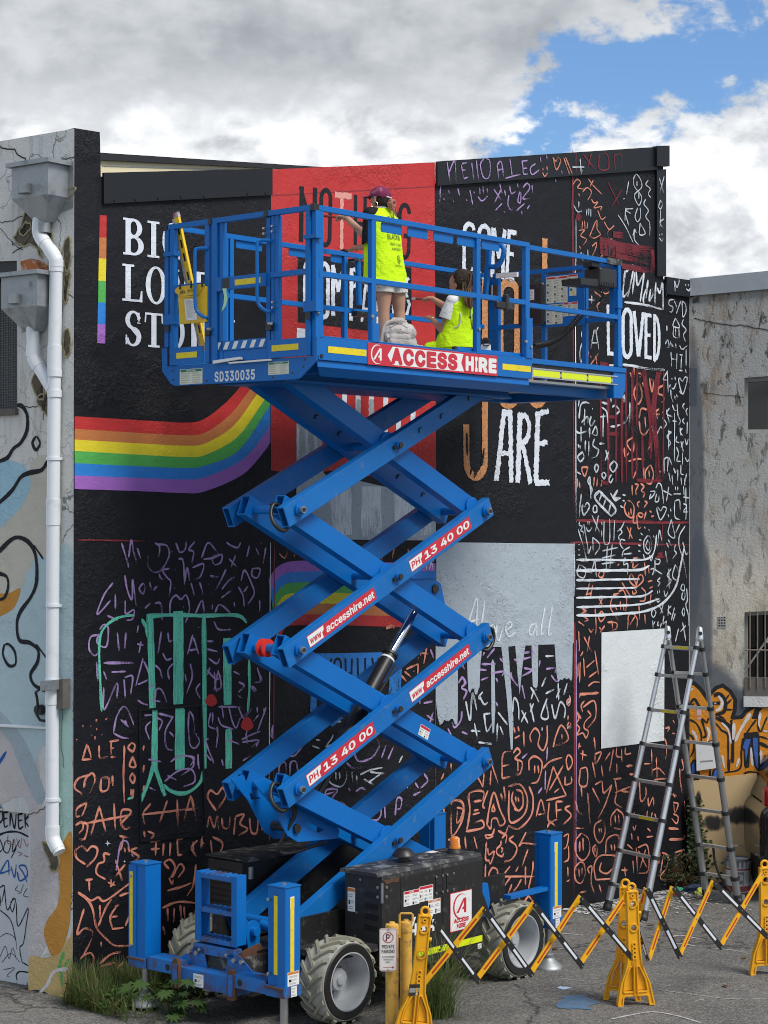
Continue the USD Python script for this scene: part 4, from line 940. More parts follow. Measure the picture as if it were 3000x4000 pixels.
part(hs, 'lettering', fat('ACCESS', .038, (1.61, .700), .24, .0025, .0016, FD, .1), L('decal_red')); part(hs, 'lettering', fat('HIRE', .038, (1.66, .645), .14, .0025, .0016, FD, .1), L('decal_red'))
for s, x in (('4', .93), ('x', 1.08), ('4', 1.20)): part(eb, 'numeral', FD.text(s, .17 if s == '4' else .12, (x, .68), 0, .0008, True, width=.13), L('decal_white'))
part(eb, 'reflector', FD.flat(sbox(1.02, .452, E1 - .002, .515)), L('reflect_lime')); label(FD, 2.0, .385, 2.06, .435, None, lines=2, owner=eb)
bc = part(eb, 'beacon', lathe([(0, .15), (.03, .148), (.05, .13), (.054, .06), (.060, .055), (.060, .03), (.0, .028)], 20, (0, 0, 1), (1.93, -.36, ET + .05)), L('amber'), smooth=50); part(bc, 'base', lathe([(.055, .0275), (.062, .0275), (.085, -.012), (.0, -.012)], 20, (0, 0, 1), (1.93, -.36, ET + .05)), L('rubber_black'), smooth=40)
ex = part(eb, 'exhaust_cap', lathe([(0, .135), (.05, .132), (.085, .11), (.115, .07), (.118, .055), (.05, .055)], 22, (0, 0, 1), (1.20, -.30, ET + .034)), L('lift_black'), smooth=50); part(ex, 'stack', cyl((1.20, -.30, ET + .035), (1.20, -.30, ET + .095), .052, 18), L('lift_black'), smooth=40)
part(eb, 'filler_plate', bx(.74, .90, -.40, -.29, ET + .0345, ET + .042), L('galvanised')); part(eb, 'paper', bx(1.75, 1.87, -.2, -.12, ET + .0345, ET + .036), L('decal_white'))
for k in range(14):
    r = random.Random(k); x, y = r.uniform(1.0, 2.0), r.uniform(-.5, -.15); part(eb, 'paint_drop', Plane((x, y, ET + .0352), (1, 0, 0), (0, 1, 0)).flat(affinity.scale(Point(0, 0).buffer(r.uniform(.006, .018), 5), 1.5, 1)), L('decal_grey'))
# far tank housing
fb = P('tank_housing', bx(.18, 1.95, .92, 1.40, .50, 1.31), 'lift_black'); part(fb, 'lid', bx(.22, 1.97, .90, 1.42, 1.312, 1.335), L('lift_black_dusty')); part(fb, 'lid', bx(.15, .70, .89, 1.41, 1.336, 1.352), L('lift_black_dusty'))
for k, (z, y0, y1) in enumerate([(1.22, 1.24, 1.0), (1.08, 1.36, .98), (1.02, 1.36, .98), (.96, 1.36, .98), (.90, 1.36, .98)]): part(fb, 'vent_slot', END(.1795).flat(endbox(y0, y1, z - .012, z + .012)), L('window_dark'))
part(fb, 'cap', cyl((.30, .93, 1.14), (.30, .93, 1.26), .035, 12), L('steel'), smooth=40)
# steps
for y in (.72, .235):
    P('step_side', bx(-.62, -.47, y - .012, y + .012, .71, 1.365)); P('step_flange', bx(-.635, -.6205, y - .055 if y > .5 else y - .05, y + .02, .71, 1.365))
for z in (1.33, 1.01, .73): P('step_rung', cat_(bx(-.63, -.46, .2475, .7075, z - .022, z + .022), *[bx(-.62, -.47, .27 + i * .07, .29 + i * .07, z + .0225, z + .032) for i in range(6)]), 'lift_blue_worn')
P('step_base', bx(-.66, -.55, .20, .74, .60, .685), 'lift_blue_worn')
for y in (.65, .29): P('bolt', cyl((-.66, y, .635), (-.675, y, .635), .016, 8), 'steel')
P('rusty_tow_plate', FRONT(.20).slab(Polygon([(-.64, .64), (-.30, .70), (-.22, .56), (-.52, .46), (-.66, .52)]), -.02, 0), 'rust')
# outriggers at the near end
P('outrigger_beam', bx(-.80, -.62, .02, .86, .315, .475), 'lift_blue_worn'); label(END(-.8005), -.59, .325, -.455, .445, None, lines=3, pict=1, cols=1)
def outrigger(xc, yc, far, rod_z, face_end=True, rear=False):
    """Box column on a bracket; xc, yc is the column's centre, far = +1 on the far side."""
    a = .10
    oc = P('outrigger_column', cat_(bx(xc - a, xc + a, yc - .105, yc + .105, .50, 1.385)), 'lift_blue', label='blue outrigger column with yellow strip')
    part(oc, 'cap', bx(xc - a - .006, xc + a + .006, yc - .112, yc + .112, 1.3852, 1.397), L('lift_blue_dusty'))
    part(oc, 'cap_nut', cyl((xc, yc, 1.397), (xc, yc, 1.415), .022, 10), L('steel'))
    fl = .03 * far
    part(oc, 'side_channel', bx(xc - a - .014, xc + a - .06, yc + fl - .07, yc + fl + .07, .52, 1.36) if rear else bx(xc - a - .012, xc - a - .0005, min(yc + .02 * far, yc + .12 * far), max(yc + .02 * far, yc + .12 * far), .48, 1.37), L('lift_blue'))
    part(oc, 'foot_box', bx(xc - a - .02, xc + a + .01, yc - .115, yc + .115, .40, .4995), L('lift_blue_worn'))
    part(oc, 'ledge', bx(xc - a - .04, xc - a - .0205, yc - .12, yc + .12, .475, .49), L('rust'))
    e = END(xc - a - .0135); f = FRONT(yc - .1055)
    if not rear: part(oc, 'reflector', e.flat(sbox(-yc - (.105 if far > 0 else .02), .60, -yc - (.06 if far > 0 else -.025), 1.31)), L('reflect_yellow'))
    if far < 0:
        part(oc, 'reflector', f.flat(sbox(xc - .03, .62, xc + .02, 1.29)), L('reflect_yellow')); part(oc, 'peeled_strip', f.flat(sbox(xc - .034, 1.20, xc + .022, 1.30), -.0004), L('decal_white'))
        label(f, xc - .065, .50, xc + .085, .625, .16, 'decal_orange', 3, 1, oc, pict=1); label(f, xc - .03, .40, xc + .045, .495, None, lines=3, owner=oc, h=.011)
    for z in (.60, 1.27): part(oc, 'bolt', cyl((xc - a - .012, yc + .085, z), (xc - a - .026, yc + .085, z), .016, 8), L('steel'))
    rd_ = part(oc, 'jack_rod', cyl((xc, yc, rod_z + .07), (xc, yc, .40), .038, 16), L('steel'), smooth=40)
    ft = part(oc, 'foot_pad', lathe([(0, rod_z + .16), (.06, rod_z + .15), (.055, rod_z + .11), (.085, rod_z + .075), (.14, rod_z + .035), (.155, rod_z + .012), (.155, rod_z), (0, rod_z)], 20, (0, 0, 1), (xc, yc, 0)), L('galvanised'), smooth=40)
outrigger(-.73, -.515, -1, -.02); outrigger(-.73, 1.325, 1, .02); outrigger(3.32, -.515, -1, -.04, rear=True); outrigger(3.62, 1.31, 1, -.05, rear=True)
for s, yc in ((-1, -.515), (1, 1.325)):
    yi = yc - s * .13; yo = .06 if s < 0 else .80
    P('outrigger_bracket', bx(-.83, -.62, min(yi, yo), max(yi, yo), .40, .52), 'lift_blue_worn')
    P('bracket_cheek', END(-.66).slab(Polygon([(-yo - s * .10, .40), (-yo - s * .10, .53), (-yo + s * .08, .655), (-yo + s * .20, .66), (-yo + s * .26, .40)]), -.014, 0), 'lift_blue_worn')
    P('hinge_plate', END(-.83).slab(Polygon([(-yo - .035, .29), (-yo - .035, .50), (-yo - .01, .545), (-yo + .02, .545), (-yo + .035, .50), (-yo + .035, .29)]).buffer(.012), -.03, .012), 'rust')
    P('hinge_face', END(-.8425).slab(Polygon([(-yo - .012, .33), (-yo - .012, .50), (-yo + .02, .50), (-yo + .02, .33)]).buffer(.014), 0, .006), 'lift_blue_worn')
    P('pin_hole', END(-.8305).flat(Point(-yo - s * .11, .455).buffer(.032)), 'window_dark')
    for dy in (.02, .12): P('bolt', cyl((-.661, yo - s * dy, .60), (-.69, yo - s * dy, .60), .022, 8), 'steel')
P('rear_beam', bx(3.12, 3.3, -.40, 1.2, .45, .62)); P('rear_fender', bx(2.55, 3.2, -.60, -.50, .80, .84)); P('rear_bracket', FRONT(-.45).slab(Polygon([(2.1, .72), (2.25, .98), (2.36, .98), (2.40, .80), (2.36, .66), (2.12, .60)]), -.05, 0), 'lift_blue'); P('rear_hook', FRONT(-.52).slab(Polygon([(2.1, .96), (2.16, .96), (2.30, .70), (2.20, .68), (2.12, .80)]), -.03, 0), 'lift_black')
# --- wheels
def wheel(xc, y_out, zc, side, R=.395, W=.30, steer=0.0):
    """side -1: outer face towards -Y."""
    s = side; ax = A([0, s, 0])
    w_ = P('wheel', lathe([(.255, .0), (.36, .0), (R - .03, -.012), (R - .018, -.04), (R - .018, -W + .04), (R - .03, -W + .012), (.255, -W)], 48, ax, (xc, y_out, zc)), 'tyre_tread', smooth=35)
    lugs = []
    n = 18
    for i in range(n):
        for half in (0, 1):
            t0 = 2 * np.pi * (i + .5 * half) / n
            pts = []
            for f in np.linspace(0, 1, 6):
                yy = (-.002 - f * (W * .56)) if half == 0 else (-W + .002 + f * (W * .56))
                tt = t0 + (f ** 1.15) * .40
                pts.append((tt, yy))
            def P3(tt, yy, r): return A([xc, y_out, zc]) + r * A([math.cos(tt), 0, math.sin(tt)]) + ax * yy
            V, Fq = [], []
            for j, (tt, yy) in enumerate(pts):
                dw = .062 if j else .075; top = R + .012 if j else R - .002
                rr = R - .022
                V += [P3(tt - dw, yy, rr), P3(tt - dw * .72, yy, top), P3(tt + dw * .72, yy, top), P3(tt + dw, yy, rr)]
            for j in range(5):
                o = j * 4; Fq += [(o, o + 1, o + 5, o + 4), (o + 1, o + 2, o + 6, o + 5), (o + 2, o + 3, o + 7, o + 6)]
            Fq += [(0, 3, 2, 1), (20, 21, 22, 23)]
            part(w_, 'tread_lug', cat_((A(V), A(Fq))), L('tyre_lug'))
    part(w_, 'sidewall', lathe([(.27, .004), (.275, .014), (.34, .016), (.352, .002)], 48, ax, (xc, y_out, zc)), L('tyre_side'), smooth=35)
    part(w_, 'rim', lathe([(.275, .012), (.262, .014), (.252, -.002), (.240, -.03), (.232, -.10), (.215, -.19), (.12, -.205), (.108, -.19), (.106, -.135), (.0, -.13)], 40, ax, (xc, y_out, zc)), L('rim_grey'), smooth=35)
    hb_ = part(w_, 'hub', lathe([(.100, -.129), (.098, -.118), (.05, -.116), (.045, -.098), (.0, -.097)], 28, ax, (xc, y_out, zc)), L('rim_grey'), smooth=35)
    for k in range(8):
        t_ = 2 * np.pi * k / 8; c_ = A([xc + .13 * math.cos(t_), y_out, zc + .13 * math.sin(t_)])
        part(w_, 'wheel_nut', cyl(c_ + ax * -.20, c_ + ax * -.178, .013, 6), L('steel'))
wheel(.06, -.60, .395, -1); wheel(2.70, -.64, .36, -1); wheel(.06, 1.46, .395, 1); wheel(2.70, 1.46, .36, 1)
# ------------------------------------------------------------------ people
base_mat('skin_a', (0.42, 0.235, 0.155), 0.5, var=0.10, vscale=8, subsurface_weight=0.0)
base_mat('skin_b', (0.40, 0.205, 0.125), 0.5, var=0.10, vscale=8)
def cloth(name, col, crease=0.5, rough=0.8, dirt=None, sc=14.0):
    g = G(); p = obj_pos(g); n = g.noise(p, sc, 4.0, 0.55, 1.2)['fac']; c = A(col, float)
    cc = g.mix(n, tuple(c * .93), tuple(np.minimum(c * 1.05, 1)))
    if dirt: cc = g.mix(g.ss(g.noise(p, dirt[1], 6.0, 0.7)['fac'], dirt[2], dirt[2] + .05), cc, dirt[0])
    g.make(L(name), g('principled_bsdf', base_color=cc, roughness=rough, specular_ior_level=0.2, normal=g('bump', height=n, strength=crease, distance=0.02)['normal'])['BSDF'])
cloth('hivis', (0.56, 0.86, 0.010), 1.0, sc=10); cloth('black_tee', (0.010, 0.010, 0.012), 0.4); cloth('white_tee', (0.66, 0.67, 0.68), 0.6)
cloth('paint_shorts', (0.62, 0.60, 0.56), 0.5, dirt=((0.10, 0.09, 0.11), 42.0, 0.585), sc=20); cloth('cap_maroon', (0.165, 0.022, 0.07), 0.3, dirt=((0.30, 0.10, 0.17), 22.0, 0.55), sc=30)
cloth('vest_trim', (0.55, 0.58, 0.50), 0.3); cloth('canvas', (0.50, 0.46, 0.43), 0.8, dirt=((0.24, 0.22, 0.22), 16.0, 0.60), sc=18)
cloth('hair_pink', (0.44, 0.19, 0.14), 0.9, 0.5, sc=60); cloth('hair_dark', (0.030, 0.019, 0.013), 0.9, 0.42, sc=60); cloth('hair_brown', (0.085, 0.052, 0.032), 0.9, 0.42, sc=60); cloth('hair_tip', (0.19, 0.105, 0.055), 0.9, 0.45, sc=60)
base_mat('gold', (0.75, 0.60, 0.36), 0.3, 0.8); base_mat('glass_dark', (0.008, 0.008, 0.009), 0.15); base_mat('tattoo', (0.10, 0.055, 0.045), 0.6)
base_mat('brush_handle', (0.16, 0.05, 0.035), 0.4); base_mat('bristle', (0.025, 0.02, 0.018), 0.9); base_mat('ferrule', (0.5, 0.45, 0.40), 0.4, 0.7)


def body(bones, ref=0.011, it=10):
    """One skin over a skeleton: hulls of the joint spheres, united, refined, smoothed."""
    ms = []
    for p, r, q, s in bones:
        a = manifold3d.Manifold.sphere(r, 20).translate(tuple(map(float, p))); b = manifold3d.Manifold.sphere(s, 20).translate(tuple(map(float, q)))
        ms.append(manifold3d.Manifold.batch_hull([a, b]))
    m = manifold3d.Manifold.batch_boolean(ms, manifold3d.OpType.Add).refine_to_length(ref).to_mesh()
    t = trimesh.Trimesh(np.array(m.vert_properties[:, :3], float), np.array(m.tri_verts, int), process=True)
    v0 = np.array(t.vertices); trimesh.smoothing.filter_taubin(t, lamb=0.5, nu=0.53, iterations=it); v = np.array(t.vertices)
    bad = ~(np.linalg.norm(v - v0, axis=1) < .025); v[bad] = v0[bad]
    return v, np.array(t.faces)


def at(zm, x, y, depth):                       # zoom coordinates -> world point at a given distance along +y
    ox, oy, s = zm; return on_plane((ox + x * s, oy + y * s), (0, 1, 0), depth)


def hand(wrist, knuckle, palm_n, spread, curl, side, r=0.0085, thumb=1.0):
    """Bones of a five-fingered hand; palm_n points out of the palm, side towards the thumb."""
    w, k = A(wrist), A(knuckle); f = nrm(k - w); n = nrm(A(palm_n) - f * (f @ A(palm_n))); s = nrm(A(side) - f * (f @ A(side)) - n * (n @ A(side)))
    B = []; L4 = (0.072, 0.080, 0.075, 0.060)
    for i in range(4):
        base = k + s * (0.030 - 0.020 * i) - f * (0.004 * abs(i - 1))
        B += [(w + s * (0.014 - 0.009 * i), 0.014, base, 0.0115)]
        d, p = f + s * spread * (1.2 - .8 * i), base
        for j, fr in enumerate((0.45, 0.31, 0.24)):
            a = curl * (0.5, 1.0, 0.8)[j]; d = nrm(d * math.cos(a) + n * math.sin(a)); q = p + d * L4[i] * fr
            B.append((p, r * (1.08 - .1 * j), q, r * (1.0 - .1 * j))); p = q
    tb = w + f * 0.022 + s * 0.022; t1 = tb + nrm(f * .7 + s * .65 + n * .35 * thumb) * 0.038; t2 = t1 + nrm(f * .9 + s * .15 + n * .5 * thumb) * 0.028
    B += [(w + s * .01, .015, tb, .013), (tb, .012, t1, .0105), (t1, .0105, t2, .0085)]
    return B


def ring_pts(c, Lf, Fw, a, b, n=44, flat=0.0):
    t = np.arange(n) * 2 * np.pi / n; return A(c) + np.outer(np.cos(t) * a, Lf) + np.outer(np.sin(t) * b, Fw)


class Loft:
    def __init__(s, rings, Lf, Fw, n=44, wr=0.012, seed=1, sub=5):
        ks = np.linspace(0, len(rings) - 1, (len(rings) - 1) * sub + 1); R = A([np.r_[r[0], r[1], r[2]] for r in rings], float)
        from scipy.interpolate import PchipInterpolator
        s.R = PchipInterpolator(np.arange(len(rings)), R)(ks); s.Lf, s.Fw, s.n = A(Lf), A(Fw), n
        P = A([ring_pts(r[:3], s.Lf, s.Fw, r[3], r[4], n) for r in s.R])
        c = P.mean(1, keepdims=True); dirn = (P - c); dirn /= np.linalg.norm(dirn, axis=2, keepdims=True) + 1e-9
        w = meshkit.fbm(np.stack([P[..., 0] * 9, P[..., 1] * 9, P[..., 2] * 5], -1) + seed, 3, seed) - .5
        fall = np.linspace(.25, 1, len(P))[:, None, None]
        s.P = P + dirn * w[..., None] * wr * 2 * fall
    def mesh(s, close_top=False):
        m, n = s.P.shape[:2]; V = s.P.reshape(-1, 3); Fq = [(i * n + k, i * n + (k + 1) % n, (i + 1) * n + (k + 1) % n, (i + 1) * n + k) for i in range(m - 1) for k in range(n)]
        return cat_((V, A(Fq)))
    def on(s, ang, t, h=.004):                 # point on the cloth: angle from Lf towards Fw, t down the garment
        m, n = s.P.shape[:2]; i = np.clip(np.asarray(t) * (m - 1), 0, m - 1.001); k = (np.asarray(ang) / (2 * np.pi) * n) % n
        i0 = i.astype(int); k0 = k.astype(int); fi, fk = (i - i0)[:, None], (k - k0)[:, None]; k1 = (k0 + 1) % n
        p = (s.P[i0, k0] * (1 - fk) + s.P[i0, k1] * fk) * (1 - fi) + (s.P[i0 + 1, k0] * (1 - fk) + s.P[i0 + 1, k1] * fk) * fi
        c = s.P[i0].mean(1); o = p - c; o[:, 2] = 0; o /= np.linalg.norm(o, axis=1, keepdims=True); return p + o * h
    def decal(s, mesh2, ang0, t0, du, dt, h=.004): # lay flat artwork (x right, y up) on the cloth
        v, f = mesh2; return s.on(ang0 - v[:, 0] * du, t0 - v[:, 1] * dt, h), f


def flatxy(sh): return Plane((0, 0, 0), (1, 0, 0), (0, 1, 0)).flat(sh)
def textxy(t, h, **k):
    m = meshkit.text_mesh(t, h, 0.0001); v = np.array(m.vertices); v[:, 2] = 0; keep = m.faces[np.abs(m.face_normals[:, 2]) > .5]; keep = keep[[m.face_normals[i, 2] > 0 for i in np.nonzero(np.abs(m.face_normals[:, 2]) > .5)[0]]]
    return v, keep


# ---- standing painter
W_, S_, L_ = (1230, 700, .2411), (1600, 1000, .2411), (1250, 1050, .2411)
D1 = 17.86; FW1 = A([-0.70, 0.71, 0]); LF1 = A([-0.71, -0.70, 0])
w_ = lambda x, y, dy=0.0: at(W_, x, y, D1 + dy); l_ = lambda x, y, dy=0.0: at(L_, x, y, D1 + dy)
p1 = thing('person', 'standing person in maroon cap, yellow vest and paint-spotted shorts, brush raised to the wall', 'person')
floor1 = 6.2 * S
headc = w_(1055, 300); neck = w_(1075, 500); chest = w_(1100, 760); belly = w_(1140, 1250); pelv = w_(1180, 1560)
shL = neck + LF1 * .150 + A([0, 0, -.055]); shR = neck - LF1 * .150 + A([0, 0, -.055])
elL = w_(905, 1085, -.10); haL = w_(610, 1110, .20); wrL = w_(690, 1105, .14)
elR = w_(800, 905, .22); wrR = w_(500, 610, .36); haR = w_(420, 590, .40)
hpL, hpR = l_(1040, 300, -.05), l_(1250, 300, .06)
knL, knR = l_(1030, 700, -.06), l_(1285, 690, .08)
anL, anR = A([l_(1020, 1500, -.05)[0], D1 - .03, floor1 + .085]), A([l_(1280, 1500, .10)[0], D1 + .10, floor1 + .085])
fwh = nrm(FW1 + A([-.35, -.15, 0])); lfh = np.cross((0, 0, 1), fwh)     # the head turns a little to the left of the body
K = .84
bones = [(headc + A([0, 0, .02]) * K, .092 * K, headc + fwh * .018 * K, .088 * K), (headc + (fwh * .035 + A([0, 0, -.045])) * K, .062 * K, headc + (fwh * .055 + A([0, 0, -.09])) * K, .034 * K), (headc + (fwh * .085 + A([0, 0, -.015])) * K, .012, headc + (fwh * .104 + A([0, 0, -.038])) * K, .011),
         (headc + A([0, 0, -.05]) - fwh * .01, .046, neck, .050), (neck, .06, chest, .10), (shL, .055, chest + LF1 * .06, .09), (shR, .055, chest - LF1 * .06, .09), (neck, .05, shL, .05), (neck, .05, shR, .05),
         (chest, .11, belly, .105), (belly, .105, pelv, .12), (pelv + LF1 * .04, .10, hpL, .082), (pelv - LF1 * .04, .10, hpR, .082),
         (hpL, .080, knL, .050), (knL, .050, knL * .6 + anL * .4 - FW1 * .012, .052), (knL * .6 + anL * .4 - FW1 * .012, .052, anL, .034), (hpR, .080, knR, .050), (knR, .050, knR * .6 + anR * .4 - FW1 * .012, .052), (knR * .6 + anR * .4 - FW1 * .012, .052, anR, .034),
         (shL, .050, elL, .037), (elL, .038, wrL, .024), (shR, .050, elR, .036), (elR, .038, wrR, .025)]
bones += hand(wrL, wrL * .45 + haL * .55, (0, .2, -1), .18, .45, (.3, .8, 0)) + hand(wrR, haR, (0, .3, -1), .05, 1.0, (-.2, .9, .3))
sk = part(p1, 'body', body(bones), L('skin_a'), smooth=60)
for an, kd in ((anL, 1), (anR, 1)):
    part(p1, 'shoe', body([(an + A([0, 0, -.04]), .040, an + FW1 * .12 + A([0, 0, -.055]), .032), (an - FW1 * .03 + A([0, 0, -.05]), .036, an + FW1 * .10 + A([0, 0, -.05]), .036)], .02, 4), L('white_tee'), smooth=60)
rings = [(neck + A([0, 0, .012]), .075, .072), (neck + A([0, 0, -.030]), .150, .092), (neck + A([0, 0, -.075]), .192, .118), (w_(1085, 760), .190, .135), (w_(1100, 950), .186, .145), (w_(1115, 1250), .198, .150), (w_(1135, 1520), .218, .160), (w_(1148, 1690), .232, .168)]
v1 = Loft(rings, LF1, FW1, wr=.020, seed=3); part(p1, 'vest', v1.mesh(), L('hivis'), smooth=60)
part(p1, 'collar_trim', sweep(ring_pts(neck + A([0, 0, .013]), LF1, FW1, .076, .073), .006, 6, False), L('vest_trim'), smooth=60)
hem = v1.P[-1]; part(p1, 'hem_trim', sweep(np.vstack([hem, hem[:1]]), .005, 6, False), L('vest_trim'), smooth=60)
B0 = 1.5 * math.pi                              # middle of the back
back = lambda m, a, t, k=5.2, q=1.60, h=.006: v1.decal(m, B0 + a, t, k, q, h)
nib = unary_union([LineString([(-.050, .0), (-.036, .0), (-.030, .075), (-.012, .075)]).buffer(.0045), LineString([(.050, .0), (.036, .0), (.030, .075), (.012, .075)]).buffer(.0045), LineString([(-.034, .012), (0, -.070), (.034, .012)]).buffer(.0045), LineString([(0, -.068), (0, -.01)]).buffer(.003), Point(0, .01).buffer(.013).difference(Point(0, .01).buffer(.008))])
part(p1, 'vest_print', cat_(back(flatxy(nib), .0, .40), back(textxy('BLACKB', .030), .42, .60), back(textxy('Murals. Graphics', .013), .25, .645), back(textxy('www.blackb', .014), .20, .68), back(textxy('@', .034), -.02, .77), back(textxy('blackbmurals', .010), .10, .81)), L('decal_black'))
def shirt_sleeve(p, sh, el, mat, f, r0, r1, back_=.0):
    d = el - sh; q = sh + d * f; a = sweep(np.vstack([sh - nrm(d) * .02, sh + d * f * .3, sh + d * f * .7, q]), [r0 * .82, r0, (r0 + r1) / 2 * 1.04, r1], 18, False); v, f_ = a
    v = v + (meshkit.fbm(v * 14, 3, 5) - .5)[:, None] * .022 * nrm(np.cross(d, (1, .3, .2))); part(p, 'sleeve', (v, f_), L(mat), smooth=70)
shirt_sleeve(p1, shL + A([.01, 0, -.01]), elL, 'black_tee', .92, .072, .082); shirt_sleeve(p1, shR, elR, 'black_tee', .72, .068, .074)
part(p1, 'tshirt', body([(neck + A([0, 0, -.035]), .062, shL, .066), (neck + A([0, 0, -.035]), .062, shR, .066), (shL, .064, chest + LF1 * .06, .10), (shR, .064, chest - LF1 * .06, .10)], .014, 5), L('black_tee'), smooth=60)
# shorts
def tubeleg(p, a, b, r0, r1, mat, name='shorts_leg'):
    v, f = sweep([a, a * .5 + b * .5, b], [r0, (r0 + r1) / 2, r1], 26, False); part(p, name, (v, f), L(mat), smooth=70)
part(p1, 'shorts', body([(pelv + LF1 * .05, .112, hpL + A([0, 0, .03]), .100), (pelv - LF1 * .05, .112, hpR + A([0, 0, .03]), .100), (pelv + LF1 * .05, .112, pelv - LF1 * .05, .112)], .016, 6), L('paint_shorts'), smooth=60)
tubeleg(p1, hpL + A([0, 0, .03]), hpL * .78 + knL * .22, .098, .094, 'paint_shorts'); tubeleg(p1, hpR + A([0, 0, .03]), hpR * .75 + knR * .25, .098, .094, 'paint_shorts')
# cap, hair, glasses, ear-ring
def capshell(c, up, f, r, lo):
    m = trimesh.creation.icosphere(3, r); v = m.vertices.copy(); v[:, 2] *= .92; k = v[:, 2] >= lo; fc = m.faces[k[m.faces].all(1)]; lft = np.cross(up, f)
    return c + v[:, :1] * f * 1.08 + v[:, 1:2] * lft * .95 + v[:, 2:] * up, fc
hup = nrm(A([0, 0, 1]) - fwh * .16); hf = nrm(fwh - hup * (fwh @ hup)); hl = np.cross(hup, hf)
cp = part(p1, 'cap', capshell(headc + A([0, 0, .016]) - hf * .004, hup, hf, .094, -.020), L('cap_maroon'), smooth=60)
pk = []
for i in range(9):
    a = (i - 4) / 4 * 1.05
    for j in range(5): rr = (.100 + .02 * j) * K; pk.append(headc + A([0, 0, .018]) + hf * (rr * math.cos(a) * (1 + .10 * j * .6) + .004) + hl * rr * math.sin(a) * .74 - hup * (.004 + .012 * j * .45 + .02 * (abs(a)) * .35))
part(cp, 'peak', cat_((A(pk), A([(i * 5 + j, i * 5 + j + 1, i * 5 + j + 6, i * 5 + j + 5) for i in range(8) for j in range(4)]))), L('cap_maroon'), smooth=80)
part(cp, 'button', trimesh.creation.icosphere(1, .010).apply_translation(headc + A([0, 0, .016]) + hup * .087), L('cap_maroon')); part(cp, 'strap', sweep([headc - hf * .090 + hl * .045 + hup * .012, headc - hf * .106 + hup * .008, headc - hf * .090 - hl * .045 + hup * .012], .006, 8), L('decal_white'))
hr = body([(headc - hf * .025 + A([0, 0, -.015]), .078, headc - hf * .038 + A([0, 0, -.045]), .060), (headc - hf * .02 + A([0, 0, -.05]), .050, headc - hf * .03 + A([0, 0, -.085]), .035)], .014, 5); part(p1, 'hair', hr, L('hair_dark'), smooth=60)
bun = headc - hf * .112 + A([0, 0, -.045])
rr_ = random.Random(5)
strands = []
for i in range(34):
    a, b = rr_.uniform(0, 6.28), rr_.uniform(.6, 2.4); q = [bun + hf * .04, bun + .038 * (math.cos(a) * hl + math.sin(a) * hup), bun - hf * .03 + .034 * (math.cos(a + b) * hl + math.sin(a + b) * hup), bun + .03 * (math.cos(a + 2 * b) * hl + math.sin(a + 2 * b) * hup) - hf * .01]
    strands.append(sweep(spline(q, 4), .0075, 6))
for i in range(10):
    o = bun + .03 * (rr_.uniform(-1, 1) * hl + rr_.uniform(-1, 0.4) * hup); strands.append(sweep(spline([o, o - hf * .03 + A([0, 0, -.02]), o - hf * .045 + A([0, 0, -.065 - .05 * rr_.random()])], 4), .0035, 5))
part(p1, 'hair_bun', cat_(*strands), L('hair_pink'), smooth=60)
ear = headc + hl * .074 + A([0, 0, -.022]) + hf * .008
part(p1, 'ear', body([(ear + A([0, 0, .02]), .014, ear + A([0, 0, -.02]) + hl * .004, .009)], .006, 4), L('skin_a'), smooth=60)
part(p1, 'hoop_earring', lathe([(.030, -.004), (.034, 0), (.030, .004), (.026, 0), (.030, -.004)], 24, hl, ear + A([0, 0, -.055]) + hl * .012), L('gold'), smooth=60)
part(p1, 'sunglasses', cat_(beam(ear + hf * .01 + A([0, 0, .012]), headc + hl * .06 + hf * .076 + A([0, 0, -.004]), .006, .010), rbx(-.001, .001, -.028, .028, -.02, .02, .001) if 0 else cyl(headc + hl * .038 + hf * .082 + A([0, 0, -.010]), headc + hl * .042 + hf * .088 + A([0, 0, -.010]), .024, 14), cyl(headc - hl * .03 + hf * .086 + A([0, 0, -.010]), headc - hl * .03 + hf * .092 + A([0, 0, -.010]), .024, 14)), L('glass_dark'), smooth=40)
part(p1, 'necklace', sweep(ring_pts(neck + A([0, 0, .03]), LF1, FW1, .062, .060), .004, 6, False), L('decal_black'))
part(p1, 'tattoo', cat_(*[sweep(spline(q, 4), .0035, 5) for q in ([w_(655, 790, .225), w_(640, 800, .225), w_(660, 830, .225)], [w_(690, 800, .22), w_(700, 810, .22)])]), L('tattoo'))
def brush(tip, grip, end, label, wide=.035):
    t, g_, e = A(tip), A(grip), A(end); d = nrm(g_ - t); b = thing('paintbrush', label, 'paintbrush'); s = nrm(np.cross(d, (.2, -1, .1))); u = np.cross(d, s)
    def q(p, a, c): return [p + s * a + u * c, p - s * a + u * c, p - s * a - u * c, p + s * a - u * c]
    part(b, 'bristles', hexa(q(t, wide * .42, .004) + q(t + d * .055, wide * .5, .009)), L('bristle')); part(b, 'ferrule', hexa(q(t + d * .0555, wide * .5, .010) + q(t + d * .095, wide * .42, .010)), L('ferrule'))
    part(b, 'handle', sweep(spline([t + d * .0955, t + d * .13, g_, e], 5), np.interp(np.linspace(0, 1, 16), [0, .3, 1], [.011, .013, .007]), 10), L('brush_handle'), smooth=60)
tip1 = w_(135, 600, .0); tip1 = on_plane((W_[0] + 125 * .2411, W_[1] + 590 * .2411), MN, MD + .02)
brush(tip1, haR + A([-.02, .0, -.02]), wrR + A([.02, 0, -.03]), 'wide paintbrush held by the standing person', .05)

